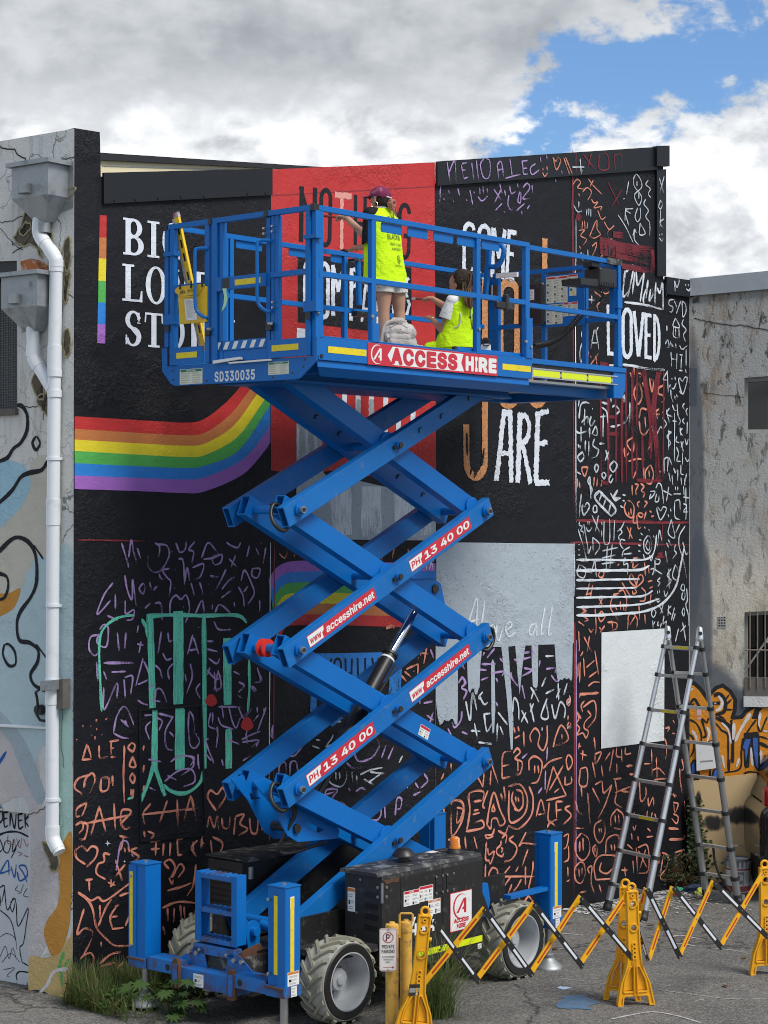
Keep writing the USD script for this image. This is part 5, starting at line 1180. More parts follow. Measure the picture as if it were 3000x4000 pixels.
# ---- sitting painter
D2 = 18.62; FW2 = A([-0.80, 0.60, 0]); LF2 = A([-0.60, -0.80, 0])
s_ = lambda x, y, dy=0.0: at(S_, x, y, D2 + dy)
p2 = thing('person', 'sitting person with dark ponytail, yellow vest over white shirt, painting low on the wall', 'person')
hc = s_(825, 425); nk = s_(835, 665); ch = s_(800, 930); bl = s_(790, 1250); pv = s_(800, 1490)
sL = nk + LF2 * .145 + A([0, 0, -.05]); sR = nk - LF2 * .145 + A([0, 0, -.05])
eL = s_(545, 1205, -.08); wL = s_(360, 1020, .14); hL = s_(300, 960, .20)
eR = s_(590, 830, .22); wR = s_(370, 690, .30); hR = s_(300, 655, .34)
f2 = nrm(FW2 + A([-.25, -.1, 0])); l2 = np.cross((0, 0, 1), f2)
kL, kR = s_(330, 1500, -.02), s_(470, 1480, .28); aL, aR = pv + FW2 * .12 + LF2 * .16 + A([0, 0, -.06]), pv + FW2 * .2 - LF2 * .12 + A([0, 0, -.06])
bones = [(hc + A([0, 0, .015]), .092, hc + f2 * .02, .088), (hc + f2 * .04 + A([0, 0, -.05]), .060, hc + f2 * .058 + A([0, 0, -.095]), .032), (hc + f2 * .088 + A([0, 0, -.02]), .011, hc + f2 * .106 + A([0, 0, -.042]), .010),
         (hc + A([0, 0, -.05]) - f2 * .01, .052, nk, .052), (nk, .06, ch, .10), (sL, .052, ch + LF2 * .06, .085), (sR, .052, ch - LF2 * .06, .085), (nk, .048, sL, .048), (nk, .048, sR, .048), (ch, .105, bl, .105), (bl, .105, pv, .13),
         (pv + LF2 * .08, .09, kL, .055), (kL, .055, aL, .036), (pv - LF2 * .08, .09, kR, .055), (kR, .055, aR, .036),
         (sL, .048, eL, .038), (eL, .040, wL, .024), (sR, .048, eR, .036), (eR, .038, wR, .024)]
bones += hand(wL, wL * .4 + hL * .6, (0, .3, -1), .2, .55, (.3, .6, .5)) + hand(wR, wR * .3 + hR * .7, (.1, .2, -1), .04, 1.0, (-.3, -.6, .3))
part(p2, 'body', body(bones), L('skin_b'), smooth=60)
rings = [(nk + A([0, 0, .004]), .072, .070), (nk + A([0, 0, -.035]), .150, .092), (nk + A([0, 0, -.085]), .188, .122), (s_(825, 950), .186, .140), (s_(800, 1180), .190, .155), (s_(770, 1340), .205, .185), (s_(765, 1500), .225, .20)]
v2 = Loft(rings, LF2, FW2, wr=.022, seed=8); part(p2, 'vest', v2.mesh(), L('hivis'), smooth=60)
part(p2, 'vest_skirt', body([(pv + LF2 * .10 + FW2 * .05, .085, kL + A([0, 0, -.0]), .062), (pv + LF2 * .10, .09, pv - LF2 * .1, .09)], .015, 6), L('hivis'), smooth=60)
part(p2, 'collar_trim', sweep(ring_pts(nk + A([0, 0, .006]), LF2, FW2, .074, .072), .007, 6, False), L('white_tee'), smooth=60)
part(p2, 'tshirt', body([(nk + A([0, 0, -.035]), .062, sL, .062), (nk + A([0, 0, -.035]), .062, sR, .062), (sL, .06, ch + LF2 * .06, .10), (sR, .06, ch - LF2 * .06, .10)], .014, 5), L('white_tee'), smooth=60)
shirt_sleeve(p2, sL, eL, 'white_tee', .60, .066, .078); shirt_sleeve(p2, sR, eR, 'white_tee', .45, .062, .066)
part(p2, 'armhole_trim', sweep(spline([sL + LF2 * .05 + A([.0, 0, .03]), s_(790, 880, -.16), s_(835, 1000, -.19), s_(800, 1120, -.19), s_(690, 1185, -.17)], 6), .006, 6), L('vest_trim'), smooth=60)
part(p2, 'vest_print', cat_(v2.decal(flatxy(nib), B0 + .05, .55, 5.2, 1.9, .006), v2.decal(textxy('BLACKB', .030), B0 - .3, .80, 5.2, 1.6, .006)), L('decal_black'))
def hairshell(c, f, l, r, cut):
    m = trimesh.creation.icosphere(4, r); v = m.vertices.copy(); k = (v[:, 0] < cut + .45 * np.maximum(v[:, 2], 0) * 1.2) & (v[:, 2] > -.085); fc = m.faces[k[m.faces].all(1)]
    v = v + v / r * ((meshkit.fbm(v * A([30., 30, 90]), 3, 4) - .5) * .012)[:, None]
    return c + v[:, :1] * f * 1.06 + v[:, 1:2] * l * .94 + v[:, 2:] * A([0, 0, 1]), fc
hair2 = part(p2, 'hair', hairshell(hc + A([0, 0, .012]) - f2 * .012, f2, l2, .113, .030), L('hair_dark'), smooth=60)
part(p2, 'hairband', sweep([hc + A([0, 0, .012]) + f2 * .035 * math.sin(.0) + (l2 * math.cos(a) + A([0, 0, 1]) * math.sin(a)) * .117 for a in np.linspace(-.25, math.pi + .25, 24)], .006, 8), L('black_tee'), smooth=60)
tie = s_(935, 270, -.02); st = [[], []]
rr_ = random.Random(9)
for i in range(90):
    o = A([rr_.gauss(-.012, .024), rr_.gauss(0, .024), rr_.gauss(0, .016)]); w2 = A([rr_.gauss(-.01, .024), rr_.gauss(0, .02), 0]); e = rr_.uniform(.75, 1.0)
    q = spline([tie + o * .5, s_(1000, 330, -.05) + o, s_(1015, 500, -.10) + o * 1.5 + w2 * .4, s_(1005, 650, -.15) + o + w2, s_(992, 660 + 190 * e, -.18) + w2 * .8], 5)
    rad = np.interp(np.linspace(0, 1, len(q)), [0, .2, .8, 1], [.005, .009, .007, .002]); cut = int(len(q) * rr_.uniform(.45, .7))
    st[0].append(sweep(q[:cut + 1], rad[:cut + 1], 5)); st[1].append(sweep(q[cut:], rad[cut:], 5))
pt = part(p2, 'ponytail', cat_(*st[0]), L('hair_brown'), smooth=60); part(pt, 'tips', cat_(*st[1]), L('hair_tip'), smooth=60); part(pt, 'hair_tie', trimesh.creation.icosphere(2, .020).apply_translation(tie), L('black_tee'), smooth=60)
e2 = hc + l2 * .090 + A([0, 0, -.03]) + f2 * .005; part(p2, 'ear', body([(e2 + A([0, 0, .02]), .013, e2 + A([0, 0, -.02]), .009)], .006, 4), L('skin_b'), smooth=60)
part(p2, 'bracelet', lathe([(.027, -.003), (.029, 0), (.027, .003)], 18, nrm(wL - eL), wL * .9 + eL * .1), L('gold'), smooth=60)
tip2 = on_plane((1588, 1166), (0, 1, 0), D2 + .42)
brush(tip2, hR + A([.0, 0, -.025]), wR + A([.03, 0, -.015]), 'slim paintbrush held by the sitting person', .022)

# ---- things on the platform
bg = thing('backpack', 'paint-splattered grey canvas backpack standing on the platform floor by the bare legs', 'backpack')
DB = 17.38; b_ = lambda x, y, dy=0.0: at(L_, x, y, DB + dy)
m = body([(b_(1080, 1230, .08), .07, b_(1440, 1260, .02), .08), (b_(1150, 1050), .075, b_(1400, 1050, .02), .085), (b_(1200, 860, .05), .038, b_(1330, 860, .05), .04), (b_(1060, 1150, .06), .05, b_(1200, 850, .05), .035), (b_(1460, 1200, .05), .06, b_(1330, 850, .05), .035)], .014, 8)
v = m[0] + (meshkit.fbm(m[0] * 13, 3, 2) - .5)[:, None] * A([.02, .03, .02]); part(bg, 'bag', (v, m[1]), L('canvas'), smooth=70)
part(bg, 'pocket', body([(b_(1170, 1200, -.06), .045, b_(1420, 1215, -.05), .05), (b_(1180, 1120, -.05), .04, b_(1400, 1130, -.05), .045)], .014, 6), L('canvas'), smooth=70)
part(bg, 'strap', sweep(spline([b_(1210, 830), b_(1060, 900, -.02), b_(1020, 1050, -.03), b_(1000, 1200, -.03)], 6), .016, 8), L('canvas'), smooth=60); part(bg, 'zip', sweep(spline([b_(1130, 1180, -.12), b_(1150, 960, -.10), b_(1290, 900, -.09), b_(1420, 960, -.10)], 6), .004, 6), L('decal_grey'), smooth=60)
rr_ = random.Random(3)
for i in range(26):
    q = b_(rr_.gauss(1290, 110), rr_.gauss(1090, 95), -.20); d = fw
    # drop the splash onto the bag surface
    tm = trimesh.Trimesh(v, m[1]); hit = tm.ray.intersects_location([EYE], [nrm(q - EYE)])[0]
    if len(hit):
        h0 = hit[np.argmin(np.linalg.norm(hit - EYE, axis=1))]; pl = Plane(h0 - nrm(h0 - EYE) * .004, (1, 0, 0), (0, .1, 1)); sh = blob([(math.cos(a) * rr_.uniform(.005, .022), math.sin(a) * rr_.uniform(.005, .03)) for a in np.linspace(0, 5.6, 8)], .002, i)
        part(bg, 'paint_splash', pl.flat(sh), L(('decal_white', 'decal_white', 'decal_grey', 'decal_grey', 'decal_red')[i % 5]))
rg = body([(b_(1500, 1270), .02, b_(1640, 1275), .018), (b_(1560, 1262), .02, b_(1600, 1268), .02)], .01, 3); solo('rag', (rg[0] + (meshkit.fbm(rg[0] * 30, 3, 2) - .5)[:, None] * .03, rg[1]), L('canvas'), 'crumpled pale rag lying beside the backpack on the platform', 'rag', smooth=70)
bt = thing('drink_bottle', 'white drink bottle with black loop lid standing on the platform edge', 'bottle', loc=on_plane((1898, 1339), (0, 1, 0), 17.95))
part(bt, 'bottle', lathe([(0, -.15), (.043, -.148), (.046, -.14), (.046, -.03), (.038, -.012), (.0, -.012)], 24), L('pvc_white'), smooth=40); lid = part(bt, 'lid', lathe([(.036, -.012), (.040, -.01), (.040, .025), (.030, .032), (.022, .045), (0, .046)], 24), L('rubber_black'), smooth=40)
part(lid, 'loop', sweep(spline([(-.02, -.045, .02), (-.028, -.052, -.0), (-.022, -.055, -.028), (.022, -.055, -.028), (.028, -.052, 0), (.02, -.045, .02)], 5), .005, 8), L('rubber_black'), smooth=60)
lv_ = thing('spirit_level', 'long yellow spirit level leaning in the near corner of the platform rails', 'spirit level', loc=LO, rz=math.degrees(LYAW), scale=S)
t0, t1 = lf((800, 1368), 0, -.22), lf((692, 850), 0, -.335); d = nrm(t1 - t0); sd = nrm(np.cross(d, (1, 0, 0))); ux = np.cross(sd, d)
base_mat('level_yellow', (0.78, 0.50, 0.004), 0.4, dirt=((0.5, 0.5, 0.45), 0.15, 20)); base_mat('level_side', (0.45, 0.40, 0.42), 0.6, dirt=((0.20, 0.02, 0.05), 0.6, 9))
part(lv_, 'bar', beam(t0, t1, .030, .060, sd), L('level_yellow')); part(lv_, 'edge_face', beam(t0 + sd * .046, t1 + sd * .046, .028, .030, sd), L('level_side')); part(lv_, 'end_cap', beam(t1 + d * .002, t1 + d * .05, .034, .064, sd), L('level_side'))
n_ = -1 if ux[0] > 0 else 1
for f in (.16, .30, .44, .56, .70, .80, .90): part(lv_, 'slot', beam(t0 + (t1 - t0) * (f - .03) + ux * n_ * .0158 - sd * .0, t0 + (t1 - t0) * (f + .03) + ux * n_ * .0158, .002, .022, sd), L('window_dark'))
po = thing('document_pouch', 'yellow vinyl document pouch hanging from the platform rail', 'pouch', loc=LO, rz=math.degrees(LYAW), scale=S)
base_mat('vinyl_yellow', (0.66, 0.42, 0.004), 0.4, var=.12, vscale=9, bump=.3, bscale=12, bdist=.02, dirt=((0.25, 0.15, 0.01), .35, 9))
PX = END(X0 - .04); pz = lambda pts: A([(-(lf((600 + x * .339, 800 + y * .339), 0, X0 - .04))[1], lf((600 + x * .339, 800 + y * .339), 0, X0 - .04)[2]) for x, y in pts])
part(po, 'pocket', PX.slab(Polygon(pz([(300, 990), (600, 950), (598, 1340), (315, 1362)])).buffer(.01), -.02, .012), L('vinyl_yellow'))
fl_ = part(po, 'flap', PX.slab(Polygon(spline(pz([(300, 950), (440, 930), (600, 915), (560, 990), (520, 1045), (430, 1068), (340, 1050), (265, 1010)]), 4, True)).buffer(0), .0122, .022), L('vinyl_yellow'))
part(fl_, 'flap_print', cat_(PX.text('EWPA', .030, pz([(325, 1030)])[0], .0225, .0006, True, width=.07), PX.text('EWP LOGBOOK', .026, pz([(408, 1012)])[0], .0225, .0006, False, width=.12), PX.flat(Polygon(pz([(400, 1050), (490, 1040), (490, 1046), (400, 1056)])), .0225)), L('decal_black'))
pp = pz([(365, 1090), (510, 1078), (515, 1325), (385, 1335)]); part(po, 'paper', PX.flat(Polygon(pp), .0145), L('decal_white'))
part(po, 'paper_print', cat_(*[PX.flat(Polygon([pp[0] + (pp[3] - pp[0]) * f + (pp[1] - pp[0]) * .1, pp[0] + (pp[3] - pp[0]) * f + (pp[1] - pp[0]) * g2, pp[0] + (pp[3] - pp[0]) * (f + .018) + (pp[1] - pp[0]) * g2, pp[0] + (pp[3] - pp[0]) * (f + .018) + (pp[1] - pp[0]) * .1]), .0152) for f, g2 in [(.06 + .05 * i, .5 + .4 * ((i * 7) % 5) / 5) for i in range(17)]]), L('decal_grey'), kind='stuff')
for q in ((325, 915), (452, 905), (580, 890)):
    c = pz([q])[0]; part(po, 'tie', sweep(PX.p3([c + A([0, .02]), c + A([.012, -.01]), c + A([0, -.05])], [.02, .035, .026]), .008, 6), L('hose'))
rbm = pz([(805, 965), (850, 965), (845, 1000), (860, 1090), (840, 1170), (795, 1230), (820, 1130), (825, 1050), (810, 990)])
base_mat('ribbon_green', (0.42, 0.68, 0.42), .6)
solo('ribbon', (lambda m: (A([l2w(q) for q in m[0]]), m[1]))(PX.slab(Polygon(rbm).buffer(0), .01, .014)), L('ribbon_green'), 'pale green ribbon tied to the platform gate', 'ribbon')
for k, (pts, lab) in enumerate([([(692, 1795), (1000, 1752), (1002, 1780), (690, 1832)], 'short paint-stained wooden batten lying on the platform sill'), ([(862, 1815), (1345, 1775), (1345, 1795), (880, 1832)], 'long white-painted batten lying on the platform sill')]):
    m = END(X0 - .03).slab(Polygon(pz(pts)), -.02, .02); solo('batten', (A([l2w(q) for q in m[0]]), m[1]), L('decal_white'), lab, 'batten')
# ------------------------------------------------------------------ street furniture and things on the ground
base_mat('bollard_yellow', (0.62, 0.36, 0.06), 0.55, 0, 0.12, 6.0, 0.25, 30, dirt=((0.25, 0.16, 0.06), 0.45, 12.0))
base_mat('plastic_yellow', (0.74, 0.36, 0.004), 0.40, 0, 0.06, 3.0, 0.05, 60, dirt=((0.50, 0.28, 0.03), 0.2, 7.0), bev=0.006)
base_mat('slat_yellow', (0.74, 0.37, 0.006), 0.4, 0, 0.06); base_mat('slat_black', (0.012, 0.012, 0.013), 0.4); base_mat('reflex_red', (0.40, 0.05, 0.012), 0.4); base_mat('reflex_white', (0.60, 0.63, 0.68), 0.35)
base_mat('sign_white', (0.62, 0.60, 0.58), 0.45, var=.06, dirt=((0.35, 0.33, 0.31), .35, 14)); base_mat('sign_red', (0.36, 0.06, 0.06), 0.5)
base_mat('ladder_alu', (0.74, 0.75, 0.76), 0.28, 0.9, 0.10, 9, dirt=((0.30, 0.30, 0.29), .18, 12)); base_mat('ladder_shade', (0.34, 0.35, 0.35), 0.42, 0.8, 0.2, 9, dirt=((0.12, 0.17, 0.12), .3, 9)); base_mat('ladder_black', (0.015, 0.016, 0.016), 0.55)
base_mat('rung_alu', (0.50, 0.52, 0.50), 0.45, 0.7, 0.2, 20, dirt=((0.55, 0.5, 0.02), .1, 16))
base_mat('plyboard', (0.58, 0.42, 0.22), 0.75, 0, 0.06, 3.0, 0.1, 120)
base_mat('car_black', (0.006, 0.006, 0.007), 0.12, coat=0.6); base_mat('car_red', (0.25, 0.006, 0.01), 0.15)
base_mat('rag_blue', (0.03, 0.045, 0.10), 0.9); base_mat('rag_yellow', (0.55, 0.58, 0.10), 0.9); base_mat('rag_green', (0.02, 0.30, 0.16), 0.8); base_mat('rag_red', (0.45, 0.06, 0.03), 0.8)
base_mat('chip_white', (0.55, 0.56, 0.57), 0.8); base_mat('line_white', (0.46, 0.46, 0.45), 0.85, var=.2, vscale=30, dirt=((0.13, 0.125, 0.12), .75, 26)); base_mat('spill_blue', (0.07, 0.15, 0.26), 0.6, var=.3, vscale=20, dirt=((0.10, 0.10, 0.10), .6, 16)); base_mat('spill_pale', (0.36, 0.50, 0.64), 0.6)


def leafmat(name, col, col2, trans=0.35):
    g = G(); r = g('object_info')['random']; p = obj_pos(g); n = g.noise(p, 6.0, 2.0)['fac']; w = g('geometry')['random_per_island']
    c = g.mix(g.m('add', g.m('multiply', n, .4), g.m('multiply', w, .6)), col, col2)
    a = g('principled_bsdf', base_color=c, roughness=0.5, specular_ior_level=.3)['BSDF']; b = g('translucent_bsdf', color=c)['BSDF']
    g.make(L(name), g('mix_closure', fac=trans, closure1=a, closure2=b)['closure'])
leafmat('leaf_grass', (0.085, 0.135, 0.035), (0.23, 0.26, 0.09)); leafmat('leaf_dry', (0.16, 0.12, 0.05), (0.26, 0.20, 0.10)); leafmat('leaf_ivy', (0.020, 0.042, 0.012), (0.06, 0.095, 0.025)); leafmat('leaf_broad', (0.045, 0.095, 0.022), (0.11, 0.16, 0.05)); leafmat('plume', (0.28, 0.21, 0.16), (0.42, 0.33, 0.26)); leafmat('leaf_brown', (0.12, 0.06, 0.03), (0.2, 0.1, 0.05))

# --- bollards and the parking sign
def bollard(px_c, top_y, depth, dia, label, handle=False):
    c = on_plane((px_c, 3900), (0, 1, 0), depth); x = c[0]; z0 = gz(x, depth); zt = on_plane((px_c, top_y), (0, 1, 0), depth)[2]; r = dia / 2
    t = thing('bollard', label, 'bollard', loc=(x, depth, z0)); h = zt - z0
    part(t, 'post', lathe([(r * .97, -.1), (r * .97, h - .085)], 28), L('bollard_yellow'), smooth=40)
    part(t, 'cap', lathe([(r * 1.04, h - .085), (r * 1.04, h - .018), (r * .95, h - .006), (r * .5, h), (r * .42, h + .012), (0, h + .016)], 28), L('bollard_yellow'), smooth=40)
    if handle:
        hw, hb = r * 1.05, h - .13; part(t, 'handle', sweep([(-hw, -.03, hb), (-hw, -.03, h + .055), (-hw + .012, -.03, h + .066), (hw - .012, -.03, h + .066), (hw, -.03, h + .055), (hw, -.03, h - .0)], .009, 8), L('bollard_yellow'), smooth=50)
    return t
bollard(1531, 3607, 15.9, .106, 'yellow bollard carrying the small parking sign'); bollard(1586, 3597, 16.05, .10, 'yellow bollard with a lifting handle, half hidden behind the barrier stand', True)
sgn = thing('parking_sign', 'small white private parking sign with red border fixed to the front bollard', 'sign')
so = on_plane((1516, 3710), (0, 1, 0), 15.80); SP = Plane(so, nrm((1, .10, 0)), (0, 0, 1)); pw, ph = .140, .340
plate_ = sbox(-pw / 2, -ph / 2, pw / 2, ph / 2).buffer(-.02).buffer(.02)
part(sgn, 'plate', SP.slab(plate_, -.004, 0), L('sign_white')); part(sgn, 'border', SP.flat(plate_.buffer(-.003).difference(plate_.buffer(-.0065)), .001), L('sign_red'))
ring_ = Point(0, .097).buffer(.043, 24)
part(sgn, 'no_parking_ring', SP.flat(ring_.difference(ring_.buffer(-.0065)).union(LineString([(-.028, .069), (.028, .125)]).buffer(.0028)), .0016), L('sign_red'))
part(sgn, 'lettering', cat_(SP.text('P', .052, (-.016, .071), .001, .0004, True, width=.030), SP.text('PRIVATE', .026, (0, .012), .001, .0005, True, width=.098, center=True), SP.text('PARKING', .026, (0, -.026), .001, .0005, True, width=.102, center=True), SP.text('AUTHORISED', .012, (0, -.062), .001, .0005, False, width=.098, center=True), SP.text('VEHICLES', .012, (0, -.083), .001, .0005, False, width=.074, center=True), SP.text('ONLY', .012, (0, -.104), .001, .0005, False, width=.040, center=True)), L('decal_black'))
part(sgn, 'arrow', SP.flat(unary_union([sbox(-.038, -.142, .034, -.138), Polygon([(.032, -.150), (.050, -.140), (.032, -.130)])]), .001), L('sign_red'))
for z in (.158, -.158): part(sgn, 'screw', cyl(SP.p3([(0, z)], .0)[0], SP.p3([(0, z)], .004)[0], .005, 8), L('steel'))

# --- expanding barriers
def stand_outline():
    R = [(.050, .97), (.050, .72), (.054, .50), (.066, .36), (.095, .27), (.125, .20), (.142, .12), (.160, .02), (.158, .0), (.118, .0), (.110, .015), (.103, .075), (.090, .085)]
    pts = R + [(-x, z) for x, z in R[::-1]]
    sh = Polygon(pts).buffer(.006).buffer(-.006)
    for z, r in ((.86, .026), (.66, .026)): sh = sh.difference(Point(0, z).buffer(r, 12))
    for z, r in ((.93, .008), (.52, .009), (.485, .009), (.45, .009), (.415, .009)): sh = sh.difference(Point(0, z).buffer(r, 8))
    for s in (-1, 1): sh = sh.difference(Polygon([(s * .018, .125), (s * .018, .33), (s * .035, .33), (s * .085, .22), (s * .10, .125)]).buffer(-.008).buffer(.008))
    return sh
def stand_web(): return unary_union([Polygon([(s * .018, .125), (s * .018, .33), (s * .035, .33), (s * .085, .22), (s * .10, .125)]).buffer(-.006) for s in (-1, 1)])
def make_stand(t, x, depth, yaw, tilt, off=(0, 0), z0=None):
    """One moulded stand of a barrier: splayed feet, perforated column, ring on top."""
    b = A([x, depth, gz(x, depth) if z0 is None else z0]); u = A([math.cos(yaw), math.sin(yaw), 0]); n0 = A([math.sin(yaw), -math.cos(yaw), 0]); v = nrm(A([0, 0, 1.]) + u * math.sin(tilt)); u2 = nrm(u - v * (u @ v))
    pl = Plane(b, u2, v, n0); sh = stand_outline()
    st = part(t, 'stand', pl.slab(sh, -.022, .022), L('plastic_yellow'))
    part(st, 'rim', pl.slab(sh.difference(sh.buffer(-.012)), .0221, .032), L('plastic_yellow')); part(st, 'rim', pl.slab(sh.difference(sh.buffer(-.012)), -.032, -.0221), L('plastic_yellow'))
    part(st, 'web', pl.slab(stand_web(), -.006, .006), L('plastic_yellow'))
    part(st, 'ring', sweep(spline(pl.p3([(.032 * math.cos(a), .998 + .032 * math.sin(a)) for a in np.linspace(0, 2 * math.pi, 16)]), 2), .011, 10), L('plastic_yellow'), smooth=60)
    part(st, 'knob', cyl(pl.p3([(.05, .78)], .0)[0], pl.p3([(.072, .78)], .0)[0], .016, 12), L('plastic_yellow'), smooth=40)
    part(st, 'guide_rail', cat_(pl.slab(sbox(-.016, .10, -.009, .40), .0325, .042), pl.slab(sbox(.009, .10, .016, .40), .0325, .042)), L('plastic_yellow'))
    return st, pl
ZT_, ZB_ = .965, .40
def node(q, z): return on_plane(q, (0, 0, 1), z + GSLOPE * 1.0)
def slat(t, a, b, kind, side):
    """Flat lattice bar with reflective strips, lying just in front of or behind its partner."""
    a, b = A(a), A(b); d = nrm(b - a); n = nrm(np.cross(d, (0, 0, 1))); n = n if n[1] < 0 else -n; w = np.cross(n, d); o = n * side
    a, b = a + o - d * .012, b + o + d * .012
    s = part(t, 'yellow_slat' if kind == 'y' else 'black_slat', beam(a, b, .012, .046, w), L('slat_yellow' if kind == 'y' else 'slat_black'))
    for f0, f1 in ((.14, .42), (.60, .86)):
        p, q = a + (b - a) * f0 + n * .0068, a + (b - a) * f1 + n * .0068
        part(s, 'reflective_strip', beam(p, q, .001, .017 if kind == 'y' else .021, w), L('reflex_red' if kind == 'y' else 'reflex_white'))
    for f in (.015, .5, .985): part(s, 'rivet', cyl(a + (b - a) * f + n * .006, a + (b - a) * f + n * .010, .007, 8), L('steel'))
br1 = thing('expanding_barrier', 'yellow and black expanding barrier stretched from the bollards to the middle stand', 'barrier', 'expanding barriers')
br2 = thing('expanding_barrier', 'yellow and black expanding barrier stretched from the middle stand to the right edge', 'barrier', 'expanding barriers')
c1 = ground((2432, 3912)); c2 = ground((2481, 3924)); c3 = ground((2995, 3806))
x1 = on_plane((1622, 4030), (0, 1, 0), 15.73)[0]
make_stand(br1, x1 - .02, 15.73, .10, .10)
make_stand(br1, c1[0], c1[1] + .05, -.10, .030); make_stand(br2, c2[0], c2[1] - .03, .14, -.036)
make_stand(br2, c3[0] + .0, c3[1], .12, -.02)
for a, b in (((1889, 3551), (1657, 3837)), ((2080, 3532), (1861, 3824)), ((2263, 3505), (2072, 3799)), ((2456, 3478), (2263, 3766))): slat(br1, node(a, ZT_), node(b, ZB_), 'y', .006)
for a, b in (((1690, 3602), (1862, 3832)), ((1890, 3553), (2072, 3806)), ((2084, 3535), (2268, 3773)), ((2267, 3510), (2463, 3741))): slat(br1, node(a, ZT_), node(b, ZB_), 'k', .0185)
for a, b in (((2523, 3476), (2490, 3600)), ((2623, 3468), (2534, 3743)), ((2781, 3447), (2651, 3734)), ((2973, 3417), (2811, 3696))): slat(br2, node(a, ZT_), node(b, ZB_ if b[1] > 3650 else .68), 'y', .006)
for a, b in (((2493, 3601), (2539, 3746)), ((2528, 3477), (2653, 3735)), ((2629, 3471), (2811, 3699)), ((2786, 3450), (2990, 3657))): slat(br2, node(a, .68 if a[1] > 3590 else ZT_), node(b, ZB_), 'k', .0185)
lab_ = Plane(A([x1 - .035, 15.73, 0]) + A([-.0, -.034, gz(0, 15.73)]), (1, .1, 0), nrm((.10, 0, 1))); d_ = part(br1, 'product_label', lab_.slab(sbox(-.055, .34, .03, .43), 0, .001), L('decal_black')); part(d_, 'grey_field', lab_.flat(sbox(-.05, .365, .026, .40), .0015), L('decal_grey')); part(d_, 'bar_code', cat_(*[lab_.flat(sbox(.0 + i * .0055, .343, .003 + i * .0055, .362), .0015) for i in range(4)]), L('decal_white'))

# --- telescopic ladder opened as an A-frame
ld = thing('telescopic_ladder', 'tall telescopic aluminium ladder opened as an A-frame against the mural corner', 'ladder')
ftL, ftR, rkL, rkR = ground((2371, 3556)), ground((2512, 3596)), ground((2761, 3508)), ground((2885, 3530))
def apex(q, a, b): return on_plane(q, (0, 1, 0), (a[1] + b[1]) / 2)
apL, apR = apex((2608, 2462), ftL, rkL), apex((2733, 2466), ftR, rkR)
def half(fl, fr, apl, apr, ts, mat, shade):
    for f, ap in ((fl, apl), (fr, apr)):
        d = ap - f; prev = 0.0
        for k, t in enumerate(list(ts) + [1.0]):
            r = .040 - .0022 * k; a, b = f + d * prev, f + d * t
            rl = part(ld, 'rail', cyl(a, b, r, 18), L(mat), smooth=40)
            if t < 1.0: part(rl, 'collar', cyl(b - nrm(d) * .018, b + nrm(d) * .022, r + .010, 18), L('ladder_black'), smooth=40)
            prev = t
        part(ld, 'foot', body([(f + A([0, 0, .03]), .045, f + A([0, -.02, .03]), .05), (f + A([0, 0, .03]), .045, f + nrm(d) * .09, .045)], .03, 2), L('ladder_black'), smooth=40)
    for k, t in enumerate(ts):
        a, b = fl + (apl - fl) * t, fr + (apr - fr) * t; rg_ = part(ld, 'rung', beam(a, b, .045, .032), L('rung_alu'))
        if shade == 0 and k in (5, 7, 2): m_ = a * .62 + b * .38; part(rg_, 'sticker', beam(m_, a * .2 + b * .8, .047, .026), L('reflect_yellow'))
half(ftL, ftR, apL, apR, [.092, .211, .338, .462, .590, .713, .838, .940], 'ladder_alu', 0)
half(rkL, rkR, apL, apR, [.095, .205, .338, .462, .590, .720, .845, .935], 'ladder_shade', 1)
for ap in (apL, apR): hj = part(ld, 'hinge', body([(ap + A([0, -.03, -.08]), .036, ap + A([0, 0, .02]), .034), (ap + A([0, .04, -.08]), .036, ap + A([0, 0, .02]), .034)], .02, 3), L('ladder_alu'), smooth=40); part(hj, 'pin', cyl(ap + A([0, -.06, -.02]), ap + A([0, .06, -.02]), .02, 12), L('ladder_black'))
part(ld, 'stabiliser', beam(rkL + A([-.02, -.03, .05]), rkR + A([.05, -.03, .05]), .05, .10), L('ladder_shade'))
fp = node((2790, 3320), 0) if 0 else rkL * .205 * 0 + (rkL + (apL - rkL) * .205) * .55 + (rkR + (apR - rkR) * .205) * .45
solo('strap', sweep(spline([fp, fp + A([.02, -.02, -.18]), fp + A([.09, -.02, -.36]), fp + A([.20, -.02, -.52]), fp + A([.22, -.02, -.66]), fp + A([.28, 0, -.80])], 6), .014, 8), L('ladder_black'), 'black webbing strap dangling from a rung of the ladder', 'strap', smooth=60)

# --- boards, little sign, bucket, rags, car corner at the right wall
def wslab(pl, pts, h0, h1): return pl.slab(Polygon(pl.px(pts, h1)).buffer(0), h0, h1)
bd = thing('board', 'large tan board smudged with black spray leaning on the graffiti wall', 'board')
part(bd, 'sheet', wslab(RIGHT, [(2700, 3052), (2830, 3034), (2956, 3021), (2968, 3150), (2985, 3300), (2990, 3420), (2880, 3436), (2800, 3448), (2722, 3456)], .10, .112), L('plyboard'))
def smear():
    g = G(); p = obj_pos(g); st = g('mapping', vector=p, scale=(16.0, 16.0, 5.0))['vector']; n = g.noise(st, 1.0, 5.0, .65)['fac']; uv = g('separate_xyz', vector=g('texture_coordinate')['UV'])
    e = g.m('subtract', 1.0, g.m('add', g.m('multiply', uv['x'], uv['x']), g.m('multiply', uv['y'], uv['y'])))
    a = g.m('multiply', g.ss(g.m('add', g.m('multiply', e, .55), g.m('multiply', n, .6)), .42, .78), .9)
    g.make(L('spray_smear'), g('mix_closure', fac=a, closure1=g('transparent_bsdf')['BSDF'], closure2=g('principled_bsdf', base_color=(0.02, 0.02, 0.02), roughness=.8)['BSDF'])['closure'])
smear()
